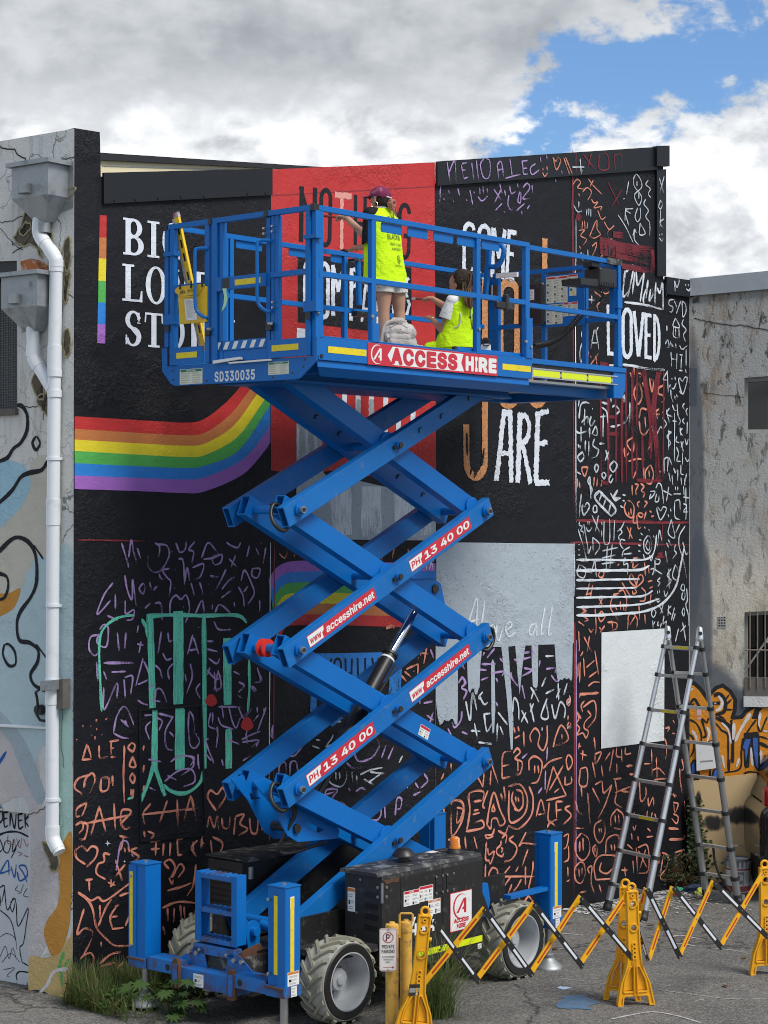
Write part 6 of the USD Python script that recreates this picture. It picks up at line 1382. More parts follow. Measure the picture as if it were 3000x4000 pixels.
def spray(parent, pl, cx, cy, rx, ry, h, rot=0.0):
    t = np.linspace(0, 2 * np.pi, 40, endpoint=False); c = pl.px([(cx, cy)], h)[0]; k = float(np.linalg.norm(pl.px([(cx + 10, cy)], h)[0] - c)) / 10
    V = [(0, 0)]; UV = [(0, 0, 0)]
    for f in (.5, 1.0):
        for a in t: V.append((f * rx * k * math.cos(a), f * ry * k * math.sin(a))); UV.append((f * math.cos(a), f * math.sin(a), 0))
    V = A(V); V = np.stack([V[:, 0] * math.cos(rot) - V[:, 1] * math.sin(rot), V[:, 0] * math.sin(rot) + V[:, 1] * math.cos(rot)], 1) + c; n = 40
    Fs = [(0, 1 + i, 1 + (i + 1) % n) for i in range(n)] + [x for i in range(n) for x in ((1 + i, 41 + i, 41 + (i + 1) % n), (1 + i, 41 + (i + 1) % n, 1 + (i + 1) % n))]
    part(parent, 'spray_smear', (pl.p3(V, h), A(Fs)), L('spray_smear'), uv=A(UV)[:, :2])
spray(bd, RIGHT, 2785, 3215, 60, 42, .1125); spray(bd, RIGHT, 2885, 3185, 85, 48, .1128, .1); spray(bd, RIGHT, 2728, 3120, 14, 40, .1131)
solo('board', wslab(RIGHT, [(2692, 3105), (2716, 3100), (2724, 3262), (2694, 3266)], .04, .05), L('plyboard'), 'narrow tan board beside the mural corner, behind the ladder', 'board')
ws = thing('notice', 'small blank white notice board on the orange graffiti', 'notice'); part(ws, 'sheet', wslab(RIGHT, [(2719, 2907), (2792, 2904), (2800, 3000), (2721, 3011)], .03, .036), L('decal_white')); part(ws, 'faint_print', wslab(RIGHT, [(2735, 2972), (2785, 2968), (2785, 2975), (2735, 2979)], .0361, .037), L('decal_grey'))
bp = ground((2881, 3480)); bk = thing('paint_bucket', 'white metal paint drum with red base band and wire handle', 'bucket', loc=bp)
part(bk, 'drum', lathe([(0, .0), (.130, .0), (.134, .02), (.136, .36), (.128, .36), (.126, .30), (0, .29)], 32), L('decal_white'), smooth=40); part(bk, 'base_band', lathe([(.1345, .012), (.1365, .02), (.1368, .07), (.1348, .075)], 32), L('sign_red'), smooth=40)
part(bk, 'upper_band', lathe([(.1362, .25), (.1385, .255), (.1385, .262), (.1362, .267)], 32), L('sign_red'), smooth=40); part(bk, 'lug_skirt', cat_(lathe([(.138, .345), (.145, .35), (.145, .372), (.134, .375)], 32), *[cyl((.139 * math.cos(a), .139 * math.sin(a), .285), (.143 * math.cos(a), .143 * math.sin(a), .345), .012, 6) for a in np.arange(0, 6.28, .35)]), L('galvanised'), smooth=40)
part(bk, 'handle', sweep(spline([(-.140, 0, .34), (-.10, -.02, .46), (-.02, -.03, .515), (.06, -.02, .50), (.12, -.01, .42), (.140, 0, .34)], 6), .004, 6), L('steel'), smooth=60); part(bk, 'grip', cyl((-.09, -.025, .505), (.0, -.03, .517), .010, 10), L('decal_white'))
cl = lathe([(.137, 0), (.1372, .1)], 8); 
for a0, z0, z1, a1, m in ((-2.3, .12, .24, -1.9, 'sign_red'), (-1.75, .16, .19, -1.55, 'sign_red'), (-1.8, .10, .14, -1.3, 'decal_grey'), (-1.3, .08, .21, -1.25, 'decal_black'), (-1.85, .205, .235, -1.2, 'decal_grey')):
    n_ = 6; th = np.linspace(a0, a1, n_); V = A([(.1374 * math.cos(q), .1374 * math.sin(q), z) for q in th for z in (z0, z1)]); part(bk, 'label_print', (V, A([(2 * i, 2 * i + 2, 2 * i + 3) for i in range(n_ - 1)] + [(2 * i, 2 * i + 3, 2 * i + 1) for i in range(n_ - 1)])), L(m))
def crumple(name, px_, r, mat, lab, seed):
    c = ground(px_); m = trimesh.creation.icosphere(3, r); v = m.vertices * A([1.25, .9, .62]); v = v * (1 + (meshkit.fbm(v * 26 + seed * 7, 3, seed) - .5)[:, None] * 1.3); v[:, 2] = np.maximum(v[:, 2], -r * .35); solo(name, (v + c + A([0, 0, r * .35]), m.faces), L(mat), lab, 'rag', smooth=40)
crumple('rag', (2722, 3486), .10, 'rag_blue', 'dark blue rag in a heap at the foot of the ladder', 1); crumple('rag', (2745, 3494), .065, 'rag_yellow', 'lime and grey rag beside the dark blue one', 2); crumple('rag', (2648, 3480), .05, 'rag_green', 'green scrap of plastic by the mural foot', 3); crumple('rag', (2640, 3500), .035, 'rag_red', 'red and yellow scrap by the mural foot', 4)
car = thing('parked_car', 'rear corner of a black car with red lamp at the right edge', 'car'); cc = ground((3066, 3500)); 
part(car, 'body', rbx(cc[0] - .37, cc[0] + 1.4, cc[1] - .6, cc[1] + 3.0, .30, 1.0, .16, 16), L('car_black'), smooth=60); part(car, 'cabin', hexa([(cc[0] - .30, cc[1] - .3, 1.0), (cc[0] + 1.32, cc[1] - .3, 1.0), (cc[0] + 1.32, cc[1] + 2.2, 1.0), (cc[0] - .30, cc[1] + 2.2, 1.0), (cc[0] - .12, cc[1] + .1, 1.42), (cc[0] + 1.15, cc[1] + .1, 1.42), (cc[0] + 1.15, cc[1] + 1.7, 1.42), (cc[0] - .12, cc[1] + 1.7, 1.42)]), L('glass_dark')); part(car, 'tail_lamp', rbx(cc[0] - .30, cc[0] - .16, cc[1] - .42, cc[1] - .2, .86, 1.16, .04), L('car_red'), smooth=50); part(car, 'wheel', cyl((cc[0] - .30, cc[1] + .2, .30), (cc[0] - .1, cc[1] + .2, .30), .30, 24), L('rubber_black'), smooth=40)

# --- plants
def blade(rng, base, h, lean, w, n=5):
    a = rng.uniform(0, 6.28); d = A([math.cos(a), math.sin(a), 0]); s = A([-d[1], d[0], 0]); V = []
    for i in range(n):
        t = i / (n - 1); p = base + d * lean * t ** 1.8 + A([0, 0, h * (t - .28 * (lean / max(h, .01)) * t * t)]); ww = w * (1 - t) ** .7 * .5 + .0006; V += [p + s * ww, p - s * ww]
    return A(V), A([(2 * i, 2 * i + 1, 2 * i + 3, 2 * i + 2) for i in range(n - 1)])
def leaf(rng, c, d, up, ln, wd):
    d = nrm(d); s = nrm(np.cross(d, up)); n = np.cross(s, d); V = [c, c + d * ln * .35 + s * wd * .5 + n * .1 * wd, c + d * ln * .35 - s * wd * .5 + n * .1 * wd, c + d * ln * .72 + s * wd * .34, c + d * ln * .72 - s * wd * .34, c + d * ln - n * .12 * ln]
    return A(V), A([(0, 2, 1), (1, 2, 4), (1, 4, 3), (3, 4, 5)])
def mural_foot(px_x, off=.05): # point on the ground in front of the mural wall
    q = on_plane((px_x, 3700), MN, MD + off); q[2] = gz(q[0], q[1]); return q
rng = random.Random(11)
g1, g2 = mural_foot(262, .15), mural_foot(760, .15); ms, md = [], []
for i in range(3400):
    t = rng.random() ** 1.15; o = abs(rng.gauss(0, .34)) * (1 - .5 * t); b = g1 * (1 - t) + g2 * t + MN * (o - .05); b[2] = gz(b[0], b[1]) - .01
    h = rng.uniform(.10, .34) * (1.05 - .45 * t) * (1 if o < .5 else .6); (md if rng.random() < .14 else ms).append(blade(rng, b, h * 1.3, rng.uniform(.04, .26), rng.uniform(.006, .013), 4))
solo('weeds', cat_(*ms), L('leaf_grass'), 'tangle of green weeds along the foot of the black wall at left', 'weeds', kind='stuff', smooth=80); solo('weeds', cat_(*md), L('leaf_dry'), 'dry straw stalks mixed through the weeds at the wall foot', 'weeds', kind='stuff', smooth=80)
ms = []
for i in range(900):                                        # ground cover clumps of small round leaves
    t = rng.random() * .8; b = g1 * (1 - t) + g2 * t + MN * rng.uniform(-.05, .55); b[2] = gz(b[0], b[1]) + rng.uniform(.0, .16); a = rng.uniform(0, 6.28); ms.append(leaf(rng, b, A([math.cos(a), math.sin(a), rng.uniform(-.2, .6)]), A([.1, -.3, 1]), rng.uniform(.03, .07), rng.uniform(.02, .045)))
solo('ground_cover', cat_(*ms), L('leaf_broad'), 'low leafy ground cover among the weeds', 'ground cover', kind='stuff', smooth=80)
sp = thing('sapling', 'young plant with large lobed green leaves growing under the near outrigger', 'plant'); sb = ground((665, 3985)); 
def lobed(c, d, up, r):
    d = nrm(d); s = nrm(np.cross(d, up)); n = np.cross(s, d); ang = [-2.5, -2.0, -1.5, -1.15, -.8, -.5, -.25, 0, .25, .5, .8, 1.15, 1.5, 2.0, 2.5]; rad = [.35, .62, .38, .80, .42, .85, .50, 1.0, .50, .85, .42, .80, .38, .62, .35]
    P2 = [c + d * .0] + [c + (d * math.cos(a) + s * math.sin(a)) * r * q - n * .18 * r * (q * q) for a, q in zip(ang, rad)]; return A(P2), A([(0, i, i + 1) for i in range(1, 15)])
for k in range(26):
    a = rng.uniform(0, 6.28); h = rng.uniform(.08, .34); e = sb + A([math.cos(a) * rng.uniform(.05, .34), math.sin(a) * rng.uniform(.05, .3), h]); part(sp, 'stem', sweep(spline([sb, sb * .5 + e * .5 + A([0, 0, .06]), e], 4), .004, 5), L('leaf_ivy'), smooth=60); part(sp, 'leaf', lobed(e, A([math.cos(a), math.sin(a), -.35]) + A([0, -.5, 0]), A([0, -.35, 1]), rng.uniform(.08, .14)), L('leaf_broad' if k % 4 else 'leaf_ivy'), smooth=80)
iv = thing('ivy', 'dark green ivy creeping up the corner behind the ladder', 'ivy'); io = on_plane((2700, 3400), MN, MD + .02); ms, st = [], []
i0 = RIGHT.px([(2694, 3462)])[0]
for k in range(1500):
    t = rng.random() ** .8; u = i0[0] + abs(rng.gauss(0, .11)) * (1.3 - t); z = gz(io[0], io[1]) + t * 1.02; p = RIGHT.p3([(u, z)], rng.uniform(.02, .14))[0]; ms.append(leaf(rng, p, A([rng.uniform(-1, 1), -.5, rng.uniform(-1, .4)]), A([0, -1, .6]), rng.uniform(.035, .07), rng.uniform(.03, .05)))
part(iv, 'leaf_mass', cat_(*ms), L('leaf_ivy'), smooth=80, kind='stuff'); part(iv, 'stem', sweep(RIGHT.p3([(i0[0] + .05, -.1), (i0[0] + .09, .4), (i0[0] + .04, .9)], .03), .010, 6), L('old_timber'))
tw = thing('dry_bush', 'tangle of dry twigs and leaves at the mural foot by the ladder', 'bush'); tb = ground((2660, 3475)); ms, ts_ = [], []
for k in range(70):
    a = rng.uniform(0, 6.28); e = tb + A([rng.gauss(-.05, .16), rng.uniform(-.1, .1), rng.uniform(.1, .42)]); ts_.append(sweep(spline([tb + A([rng.gauss(0, .08), 0, 0]), tb * .5 + e * .5 + A([rng.gauss(0, .05), 0, .05]), e], 3), .003, 4)); [ms.append(leaf(rng, e + A([rng.gauss(0, .03), rng.gauss(0, .03), rng.gauss(0, .03)]), A([rng.uniform(-1, 1), -.4, rng.uniform(-1, .5)]), A([0, -1, .5]), .04, .022)) for _ in range(4)]
part(tw, 'twigs', cat_(*ts_), L('leaf_brown'), smooth=60, kind='stuff'); part(tw, 'leaf_mass', cat_(*ms), L('leaf_ivy'), smooth=80, kind='stuff')
gc = thing('fountain_grass', 'clump of fountain grass with feathery plumes behind the yellow stand', 'grass clump'); gb = ground((1712, 3972)); ms = []
for k in range(300): o = gb + A([rng.gauss(0, .07), rng.gauss(0, .06), 0]); ms.append(blade(rng, o, rng.uniform(.40, .85), rng.uniform(.15, .80), rng.uniform(.004, .008), 7))
part(gc, 'blades', cat_(*ms), L('leaf_grass'), smooth=80, kind='stuff')
for (qa, qb, qc) in (((1690, 3960), (1680, 3800), (1745, 3660)), ((1700, 3960), (1730, 3850), (1805, 3755))):
    P_ = [on_plane(q, (0, 1, 0), gb[1] - .05) for q in (qa, qb, qc)]; cv = spline(P_, 10); part(gc, 'stalk', sweep(cv, .003, 5), L('leaf_dry'), smooth=60); hs_ = []
    for i in range(520):
        t = .52 + .46 * rng.random(); p = cv[int(t * (len(cv) - 1))]; a = rng.uniform(0, 6.28); dd = nrm(cv[-1] - cv[-4]) * .8 + A([math.cos(a), math.sin(a), rng.uniform(-.6, .6)]); hs_.append(leaf(rng, p, dd, A([.2, .3, 1]), rng.uniform(.018, .034), .003))
    part(gc, 'plume', cat_(*hs_), L('plume'), smooth=80)

# --- marks and litter on the asphalt
def gpoly(pts, h=.004): P_ = [ground(q) for q in pts]; return Polygon([(p[0], p[1]) for p in P_]).buffer(0), h
GPL = Plane(A([0, 18 * S, 0]), (1, 0, 0), nrm((0, 1, GSLOPE)))
def gline(pts, w): P_ = [ground(q) for q in pts]; return LineString([(p[0], p[1] - 18 * S) for p in spline(P_, 5)]).buffer(w)
mk = thing('ground_markings', 'faint white painted and chalked lines on the asphalt', 'markings')
for pts, w in (([(2393, 3981), (2470, 3965), (2549, 3954), (2640, 3968), (2733, 3995)], .014), ([(2572, 3867), (2700, 3885), (2850, 3903), (2999, 3904)], .007), ([(2717, 3910), (2748, 3905)], .006), ([(2183, 3647), (2230, 3650), (2274, 3654)], .012), ([(2625, 3660), (2660, 3655), (2727, 3667)], .014), ([(2620, 3684), (2680, 3690), (2717, 3697)], .014), ([(2780, 3705), (2840, 3710), (2896, 3718)], .010), ([(2180, 3705), (2240, 3712), (2270, 3718)], .006), ([(2920, 3790), (3000, 3796)], .018), ([(2185, 3822), (2330, 3840), (2400, 3850)], .004)):
    part(mk, 'line', GPL.flat(gline(pts, w), .004), L('line_white'))
for c_, rx, ry, m, lab in ((( 2245, 3918), .20, .14, 'spill_blue', 'dark blue paint splash on the asphalt before the barrier'), ((2205, 3860), .065, .035, 'spill_pale', 'pale blue paint spot on the asphalt')):
    p = ground(c_); sh = blob([(p[0] + rx * math.cos(a) * rng.uniform(.5, 1.15), p[1] - 18 * S + ry * 2.2 * math.sin(a) * rng.uniform(.5, 1.15)) for a in np.linspace(0, 5.9, 12)], .006, 4); solo('paint_spill', GPL.flat(sh, .0045), L(m), lab, 'paint spill')
ms = []
for k in range(900):
    t = rng.random(); o = abs(rng.gauss(0, .42)) + .02; e0, e1 = mural_foot(2180, 0), mural_foot(2690, 0); b = e0 * (1 - t) + e1 * t + MN * o; sz = rng.uniform(.006, .030) * (1.2 if o < .4 else .8); ms.append(GPL.flat(blob([(b[0] + sz * math.cos(a) * rng.uniform(.5, 1.2), b[1] - 18 * S + sz * math.sin(a) * rng.uniform(.5, 1.2)) for a in np.linspace(0, 5.2, 5)], .001, k, 1), .005 + .004 * rng.random()))
solo('paint_chips', cat_(*ms), L('chip_white'), 'scatter of white paint chips on the asphalt along the mural foot', 'paint chips', kind='stuff')
for k, q in enumerate([(2186, 3711), (2900, 3748), (2200, 3610), (2760, 3640), (2560, 3618), (2320, 3600), (2830, 3850)]):
    p = ground(q) + A([0, 0, .008]); a = rng.uniform(0, 6.28); solo('fallen_leaf', leaf(rng, p, A([math.cos(a), math.sin(a), .1]), A([0, 0, 1]), .11, .05), L('leaf_dry' if k % 2 else 'leaf_brown'), ('brown fallen leaf beside the rear outrigger foot', 'tan fallen leaf near the right-hand barrier stand', 'brown fallen leaf close to the foot of the mural', 'tan fallen leaf below the rear ladder legs', 'brown fallen leaf below the front ladder foot', 'tan fallen leaf between mural and middle barrier stand', 'brown fallen leaf in the right foreground')[k], 'leaf', 'fallen leaves on the asphalt')
# ------------------------------------------------------------------ the mural: paint on the black wall and its neighbours
RED = (0.47, 0.032, 0.032)
for n_, c_ in dict(red=RED, orange=(0.50, 0.175, 0.055), yellow=(0.72, 0.60, 0.030), green=(0.085, 0.40, 0.085), blue=(0.025, 0.21, 0.62), purple=(0.33, 0.13, 0.48), white=(0.64, 0.69, 0.76), grey=(0.35, 0.405, 0.455), mint=(0.14, 0.60, 0.42), peach=(0.66, 0.30, 0.25), black=BLACKP, tan=(0.56, 0.25, 0.10), dred=(0.24, 0.030, 0.040), bright=(0.72, 0.75, 0.78)).items():
    paint('mural_' + n_, c_, 0.5, 0.10, wear=0.28 if n_ == 'tan' else 0.06 if n_ == 'grey' else 0.0, spec=0.3)
for n_, c_ in dict(lilac=(0.42, 0.29, 0.56), coral=(0.70, 0.27, 0.185), chalk=(0.56, 0.62, 0.68), dred=(0.24, 0.035, 0.045), white=(0.66, 0.71, 0.77), grey=(0.36, 0.42, 0.47), blue=(0.03, 0.2, 0.55), tan=(0.56, 0.25, 0.10), black=BLACKP).items():
    paint('dry_' + n_, c_, 0.55, 0.10, dry=0.75, spec=0.25)
paint('thin_dred', (0.17, 0.022, 0.032), 0.55, 0.15, dry=1.0, spec=0.25)
paint('dry_mint', (0.14, 0.64, 0.45), 0.5, 0.1, dry=0.12, spec=0.3)
paint('streak_white', (0.66, 0.71, 0.77), 0.55, 0.1, dry=0.15, spec=0.25)
paint('board_white', (0.60, 0.64, 0.66), 0.6, 0.05, spec=0.3)


def MP(name, mesh, mat, parent=None, **k): return part(parent or mural_wall, name, mesh, L(mat), **k)
_lay = [0.0]
def layer(): _lay[0] += 1; return 0.0030 + 0.00004 * (_lay[0] % 100)
def mpoly(pts, name, mat, h=0.003, plane=None, parent=None, **k):
    pl = plane or MUR; return MP(name, pl.flat(pl.poly(pts), h), mat, parent, **k)


def ribbon(pl, uv, w, h, rnd, taper=0.55):
    """Brush stroke of width w along the drawing-plane path uv; texture runs along and across it."""
    P_ = A(uv, float); n = len(P_); thin = float(np.clip((.055 - w) / .02, 0, 1)); taper = taper * (.12 + .88 * thin); T = np.gradient(P_, axis=0); T /= np.linalg.norm(T, axis=1)[:, None] + 1e-9; Nn = np.stack([-T[:, 1], T[:, 0]], 1)
    s = np.r_[0, np.cumsum(np.linalg.norm(np.diff(P_, axis=0), axis=1))]; ln = s[-1] + 1e-9
    e = np.minimum(s, ln - s); ww = w * (1 - taper * np.clip(1 - e / (w * 1.3), 0, 1) ** 1.5) * (1 + .16 * thin * np.sin(s / w * .7 + rnd * 9) + .05 * np.sin(s / w * 4.1 + rnd * 5)) * (1 + thin * (.08 - .22 * s / ln))
    hh = h + s * 0.0003
    V = np.vstack([pl.p3(P_ + Nn * ww[:, None] / 2, hh), pl.p3(P_ - Nn * ww[:, None] / 2, hh)])
    Fs = A([(i, n + i, n + i + 1, i + 1) for i in range(n - 1)]); o = rnd * 37.0
    UV = np.vstack([np.stack([s / ln, np.full(n, w) + o], 1), np.stack([s / ln, np.zeros(n) + o], 1)])
    return V, Fs, UV


def strokes(zm_, txt, wpx, mat, name='doodle', plane=None, h=None, smooth=True, parent=None, stuff=True, seed=1, h0=0.0):
    pl = plane or MUR; r = random.Random(seed * 7919 + len(txt)); Vs, Fs, Us, o = [], [], [], 0
    for st in txt.split('/'):
        st = st.strip()
        if not st: continue
        w = wpx; sm = smooth
        while st[0] in 'w!~':
            if st[0] == 'w': a, st = st.split(':', 1); w = float(a[1:])
            elif st[0] == '!': sm = False; st = st[1:]
            else: sm = True; st = st[1:]
            st = st.strip()
        q = A([[float(v) for v in p.split(',')] for p in st.split()]); q = q * zm_[2] + A(zm_[:2])
        P_ = pl.px(q); k = np.linalg.norm(pl.px([q[0] + A([0, 10.])])[0] - P_[0]) / 10
        if len(P_) == 1: P_ = np.vstack([P_, P_ + A([.0, -w * k * .5])])
        P_ = spline(P_, 8) if sm else np.vstack([spline(P_[i:i + 2], 5)[: 5 if i < len(P_) - 2 else 6] for i in range(len(P_) - 1)])
        v, f, u = ribbon(pl, P_, w * k, (layer() if h is None else h) + h0, r.random()); f = np.vstack([f[:, [0, 1, 2]], f[:, [0, 2, 3]]])
        a = v[f[:, 1]] - v[f[:, 0]]; b = v[f[:, 2]] - v[f[:, 0]]; bad = np.cross(a, b) @ pl.n < 0; f[bad] = f[bad][:, ::-1]
        Vs.append(v); Fs.append(f + o); Us.append(u); o += len(v)
    if not Vs: return
    return MP(name, (np.vstack(Vs), np.vstack(Fs)), mat, parent, uv=np.vstack(Us), kind='stuff' if stuff else None)


I_ = (0, 0, 1.0); Q_ = (0, 0, 3000 / 1659)
# --- upper band: colour fields
mpoly([(1058, 764), (1697, 729), (1703, 1846), (1600, 1872), (1480, 1850), (1400, 1870), (1300, 1838), (1180, 1850), (1058, 1838)], 'red_field', 'mural_red', 0.002)
redcap = strip([(1058.5, 662), (1698, 634), (1698, 727), (1058.5, 763)], 'parapet_flashing', 0.0026, 0.0036, 'mural_red'); mpoly([(1058.5, 762), (1698, 726), (1698, 730), (1058.5, 766)], 'flashing_edge', 'mural_dred', .0038)
mpoly([(1157, 1655), (1255, 1655), (1262, 1845), (1300, 1885), (1400, 1878), (1520, 1905), (1620, 1890), (1702, 1900), (1702, 2111), (1157, 2106)], 'grey_primer', 'mural_grey', 0.0026)
strokes(I_, 'w60:1180,1670 1184,1850/w70:1215,1700 1220,1880/w110:1330,1900 1335,2090/w110:1450,1900 1450,2100/w120:1580,1930 1582,2100/w60:1662,1920 1664,2090', 60, 'dry_white', 'primer_streaks', h0=.0005)
# rainbow bar and arc
cols6 = ('red', 'orange', 'yellow', 'green', 'blue', 'purple')
ys = [840, 927, 1009, 1096, 1181, 1265, 1340]
for k, c in enumerate(cols6):
    f0, f1 = (ys[k] - 840) / 500, (ys[k + 1] - 840) / 500; xl = lambda f: 389 - 10 * f; xr = lambda f: 416 - 6 * f
    mpoly([(xl(f0), ys[k]), (xr(f0), ys[k] + 2), (xr(f1), ys[k + 1] + 2), (xl(f1), ys[k + 1])], 'rainbow_block', 'mural_' + c)
edges = [[(291, 1626), (588, 1644), (717, 1651), (790, 1640), (870, 1583), (935, 1515), (985, 1450)], [(291, 1675), (560, 1692), (720, 1700), (800, 1690), (894, 1624), (959, 1544), (1010, 1470)], [(291, 1717), (560, 1733), (720, 1741), (800, 1732), (908, 1667), (990, 1558), (1035, 1490)],
         [(291, 1761), (560, 1777), (720, 1785), (800, 1777), (923, 1710), (1017, 1584), (1053, 1530)], [(291, 1809), (560, 1822), (720, 1828), (800, 1819), (930, 1761), (1039, 1606), (1055, 1580)], [(291, 1857), (560, 1868), (720, 1873), (800, 1864), (945, 1797), (1030, 1700), (1055, 1655)], [(291, 1910), (560, 1919), (720, 1926), (800, 1919), (945, 1855), (1030, 1765), (1055, 1728)]]
E_ = [MUR.px(spline(e, 8)) for e in edges]
for k, c in enumerate(cols6): MP('rainbow_band', MUR.flat(Polygon(np.vstack([E_[k], E_[k + 1][::-1]])).buffer(0), 0.003 + k * .0001), 'mural_' + c)


# --- lettering
def lett(paths, w, mat, h, name='painted_letter', wob=0.0, zm_=I_, cap='flat', seed=0):
    """Large painted letter from photo-space strokes of w pixels."""
    ss = []; r = random.Random(seed)
    for p in paths:
        ww = w
        if isinstance(p, tuple) and np.isscalar(p[0]): ww, p = p
        q = MUR.px(A(p, float) * zm_[2] + A(zm_[:2])); k = np.linalg.norm(MUR.px([A([1500., 1000])])[0] - MUR.px([A([1500., 1010])])[0]) / 10
        k = np.linalg.norm(q[0] - MUR.px([A(p[0]) * zm_[2] + A(zm_[:2]) + A([0, 10.])])[0]) / 10
        ss.append(LineString(q).buffer(ww * k / 2, cap_style=cap, join_style='mitre', mitre_limit=2.0))
    sh = unary_union(ss)
    if wob:
        sh = sh.segmentize(.02); f = lambda c: [(x + r.uniform(-wob, wob), y + r.uniform(-wob, wob)) for x, y in c]
        sh = unary_union([Polygon(f(g.exterior.coords), [f(i.coords) for i in g.interiors]).buffer(0) for g in polys(sh)])
    return MP(name, MUR.flat(sh, h), mat)
def arc(cx, cy, rx, ry, a0, a1, n=14): return [(cx + rx * math.cos(math.radians(a)), cy + ry * math.sin(math.radians(a))) for a in np.linspace(a0, a1, n)]
H1, H2 = 0.0042, 0.0052
# serif capitals, drawn in unit boxes (y up) and set by two photo points per line
def ser(ch):
    s, t, f = .23, .09, .055
    bar = lambda x0, x1, y0, y1: sbox(x0, y0, x1, y1)
    def ell(cx, cy, rx, ry): return affinity.scale(Point(cx, cy).buffer(1, 28), rx, ry)
    if ch == 'B': b = unary_union([bar(.12, .36, 0, 1), bar(0, .5, 0, f), bar(0, .5, 1 - f, 1), ell(.5, .745, .40, .255).difference(ell(.5, .745, .17, .19)).intersection(bar(.36, 2, 0, 2)), ell(.5, .265, .48, .265).difference(ell(.5, .265, .23, .205)).intersection(bar(.36, 2, -1, 2)), bar(.3, .52, .48, .545), bar(.3, .5, .945, 1), bar(.3, .5, 0, .055)]); return b
    if ch == 'I': return unary_union([bar(.30, .72, 0, 1), bar(0, 1, 0, f), bar(0, 1, 1 - f, 1)])
    if ch == 'G': return unary_union([ell(.5, .5, .5, .52).difference(ell(.53, .5, .27, .46)).difference(bar(.62, 2, .38, .80)), bar(.62, .86, .03, .42), bar(.5, 1.0, .40, .455), bar(.80, .87, .72, .98)])
    if ch == 'L': return unary_union([bar(.16, .42, 0, 1), bar(0, .58, 1 - f, 1), bar(0, .9, 0, f), Polygon([(.74, 0), (1.0, 0), (1.0, .30), (.94, .30), (.86, .05)])])
    if ch == 'O': return ell(.5, .5, .5, .52).difference(ell(.5, .5, .28, .46))
    if ch == 'V': return unary_union([Polygon([(.06, 1), (.34, 1), (.62, .28), (.62, .0), (.46, .0)]), Polygon([(.82, 1), (.90, 1), (.60, .0), (.50, .0)]), bar(-.04, .44, 1 - f, 1), bar(.68, 1.04, 1 - f, 1)])
    if ch == 'E': return unary_union([bar(.14, .40, 0, 1), bar(0, .96, 0, f), bar(0, .92, 1 - f, 1), bar(.3, .70, .48, .535), bar(.66, .72, .38, .64), bar(.86, .92, .78, 1), bar(.90, .96, 0, .24)])
    if ch == 'S': return unary_union([ell(.5, .745, .44, .27).difference(ell(.53, .745, .22, .21)).difference(Polygon([(.55, .70), (2, .60), (2, .80), (.9, .80)])).difference(bar(.5, 2, .4, .66)), ell(.5, .265, .46, .28).difference(ell(.47, .265, .23, .22)).difference(bar(-1, .5, .33, .7)).difference(bar(-1, .3, .22, .5)), Polygon([(.12, .66), (.34, .62), (.88, .36), (.74, .26), (.3, .52)]), bar(.80, .87, .72, .97), bar(.08, .15, .03, .30)])
    if ch == 'T': return unary_union([bar(.36, .64, 0, 1), bar(.18, .82, 0, f), bar(0, 1, 1 - f, 1), Polygon([(0, 1), (.07, 1), (.04, .72), (-.02, .72)]), Polygon([(1, 1), (.93, 1), (.96, .72), (1.02, .72)])])
    if ch == 'R': return unary_union([bar(.12, .36, 0, 1), bar(0, .5, 0, f), bar(0, .5, 1 - f, 1), ell(.5, .73, .40, .27).difference(ell(.5, .73, .17, .21)).intersection(bar(.36, 2, 0, 2)), bar(.3, .52, .46, .515), Polygon([(.42, .50), (.62, .50), (.98, .06), (1.06, .06), (1.06, 0), (.78, 0)])])
    if ch == 'Y': return unary_union([bar(.38, .64, 0, .5), bar(.2, .82, 0, f), Polygon([(.02, 1), (.30, 1), (.62, .45), (.40, .42)]), Polygon([(.88, 1), (.97, 1), (.62, .42), (.55, .45)]), bar(-.05, .4, 1 - f, 1), bar(.76, 1.06, 1 - f, 1)])
for word, ref, xs_ in (('BIG', (520, 855, 997), ((480, 562), (576, 621), (634, 712))), ('LOVE', (515, 1034, 1177), ((477, 555), (569, 648), (664, 742), (758, 822))), ('STORY', (515, 1216, 1350), ((485, 553), (566, 634), (645, 720), (736, 822), (838, 912)))):
    zt_, zb_ = MUR.px([(ref[0], ref[1])])[0][1], MUR.px([(ref[0], ref[2])])[0][1]
    for ch, (a, b) in zip(word, xs_):
        u0, u1 = MUR.px([(a, ref[1])])[0][0], MUR.px([(b, ref[1])])[0][0]
        MP('painted_letter', MUR.flat(affinity.affine_transform(ser(ch), [u1 - u0, 0, 0, zt_ - zb_, u0, zb_]).buffer(.004).buffer(-.003), H1), 'mural_white')
# NOTHING (black on red, with the peach-primed T)
K_ = 'mural_black'
lett([[(1178, 728), (1175, 945)], (19, [(1172, 730), (1232, 942)]), [(1230, 733), (1226, 946)]], 22, K_, H1)
lett([arc(1272, 775, 18, 32, -180, 0) + arc(1269, 925, 18, 32, 0, 180) + [(1254, 775)]], 19, K_, H1)
lett([(24, [(1306, 760), (1371, 768)]), (18, [(1335, 768), (1333, 975)])], 20, 'mural_peach', H1, wob=.006)
lett([[(1388, 761), (1387, 957)], [(1426, 769), (1424, 966)], (16, [(1388, 872), (1426, 876)])], 17, K_, H1); lett([[(1462, 772), (1460, 972)]], 19, K_, H1)
lett([[(1494, 776), (1492, 980)], (16, [(1490, 778), (1536, 985)]), [(1534, 782), (1532, 988)]], 18, K_, H1)
lett([arc(1580, 835, 18, 34, 0, -180) + arc(1578, 972, 18, 34, 180, 0) + [(1597, 925), (1576, 920)]], 18, K_, H1)
mpoly([(1162, 986), (1606, 1046), (1607, 1312), (1163, 1259)], 'black_panel', K_, 0.0036)
WT = 'mural_white'
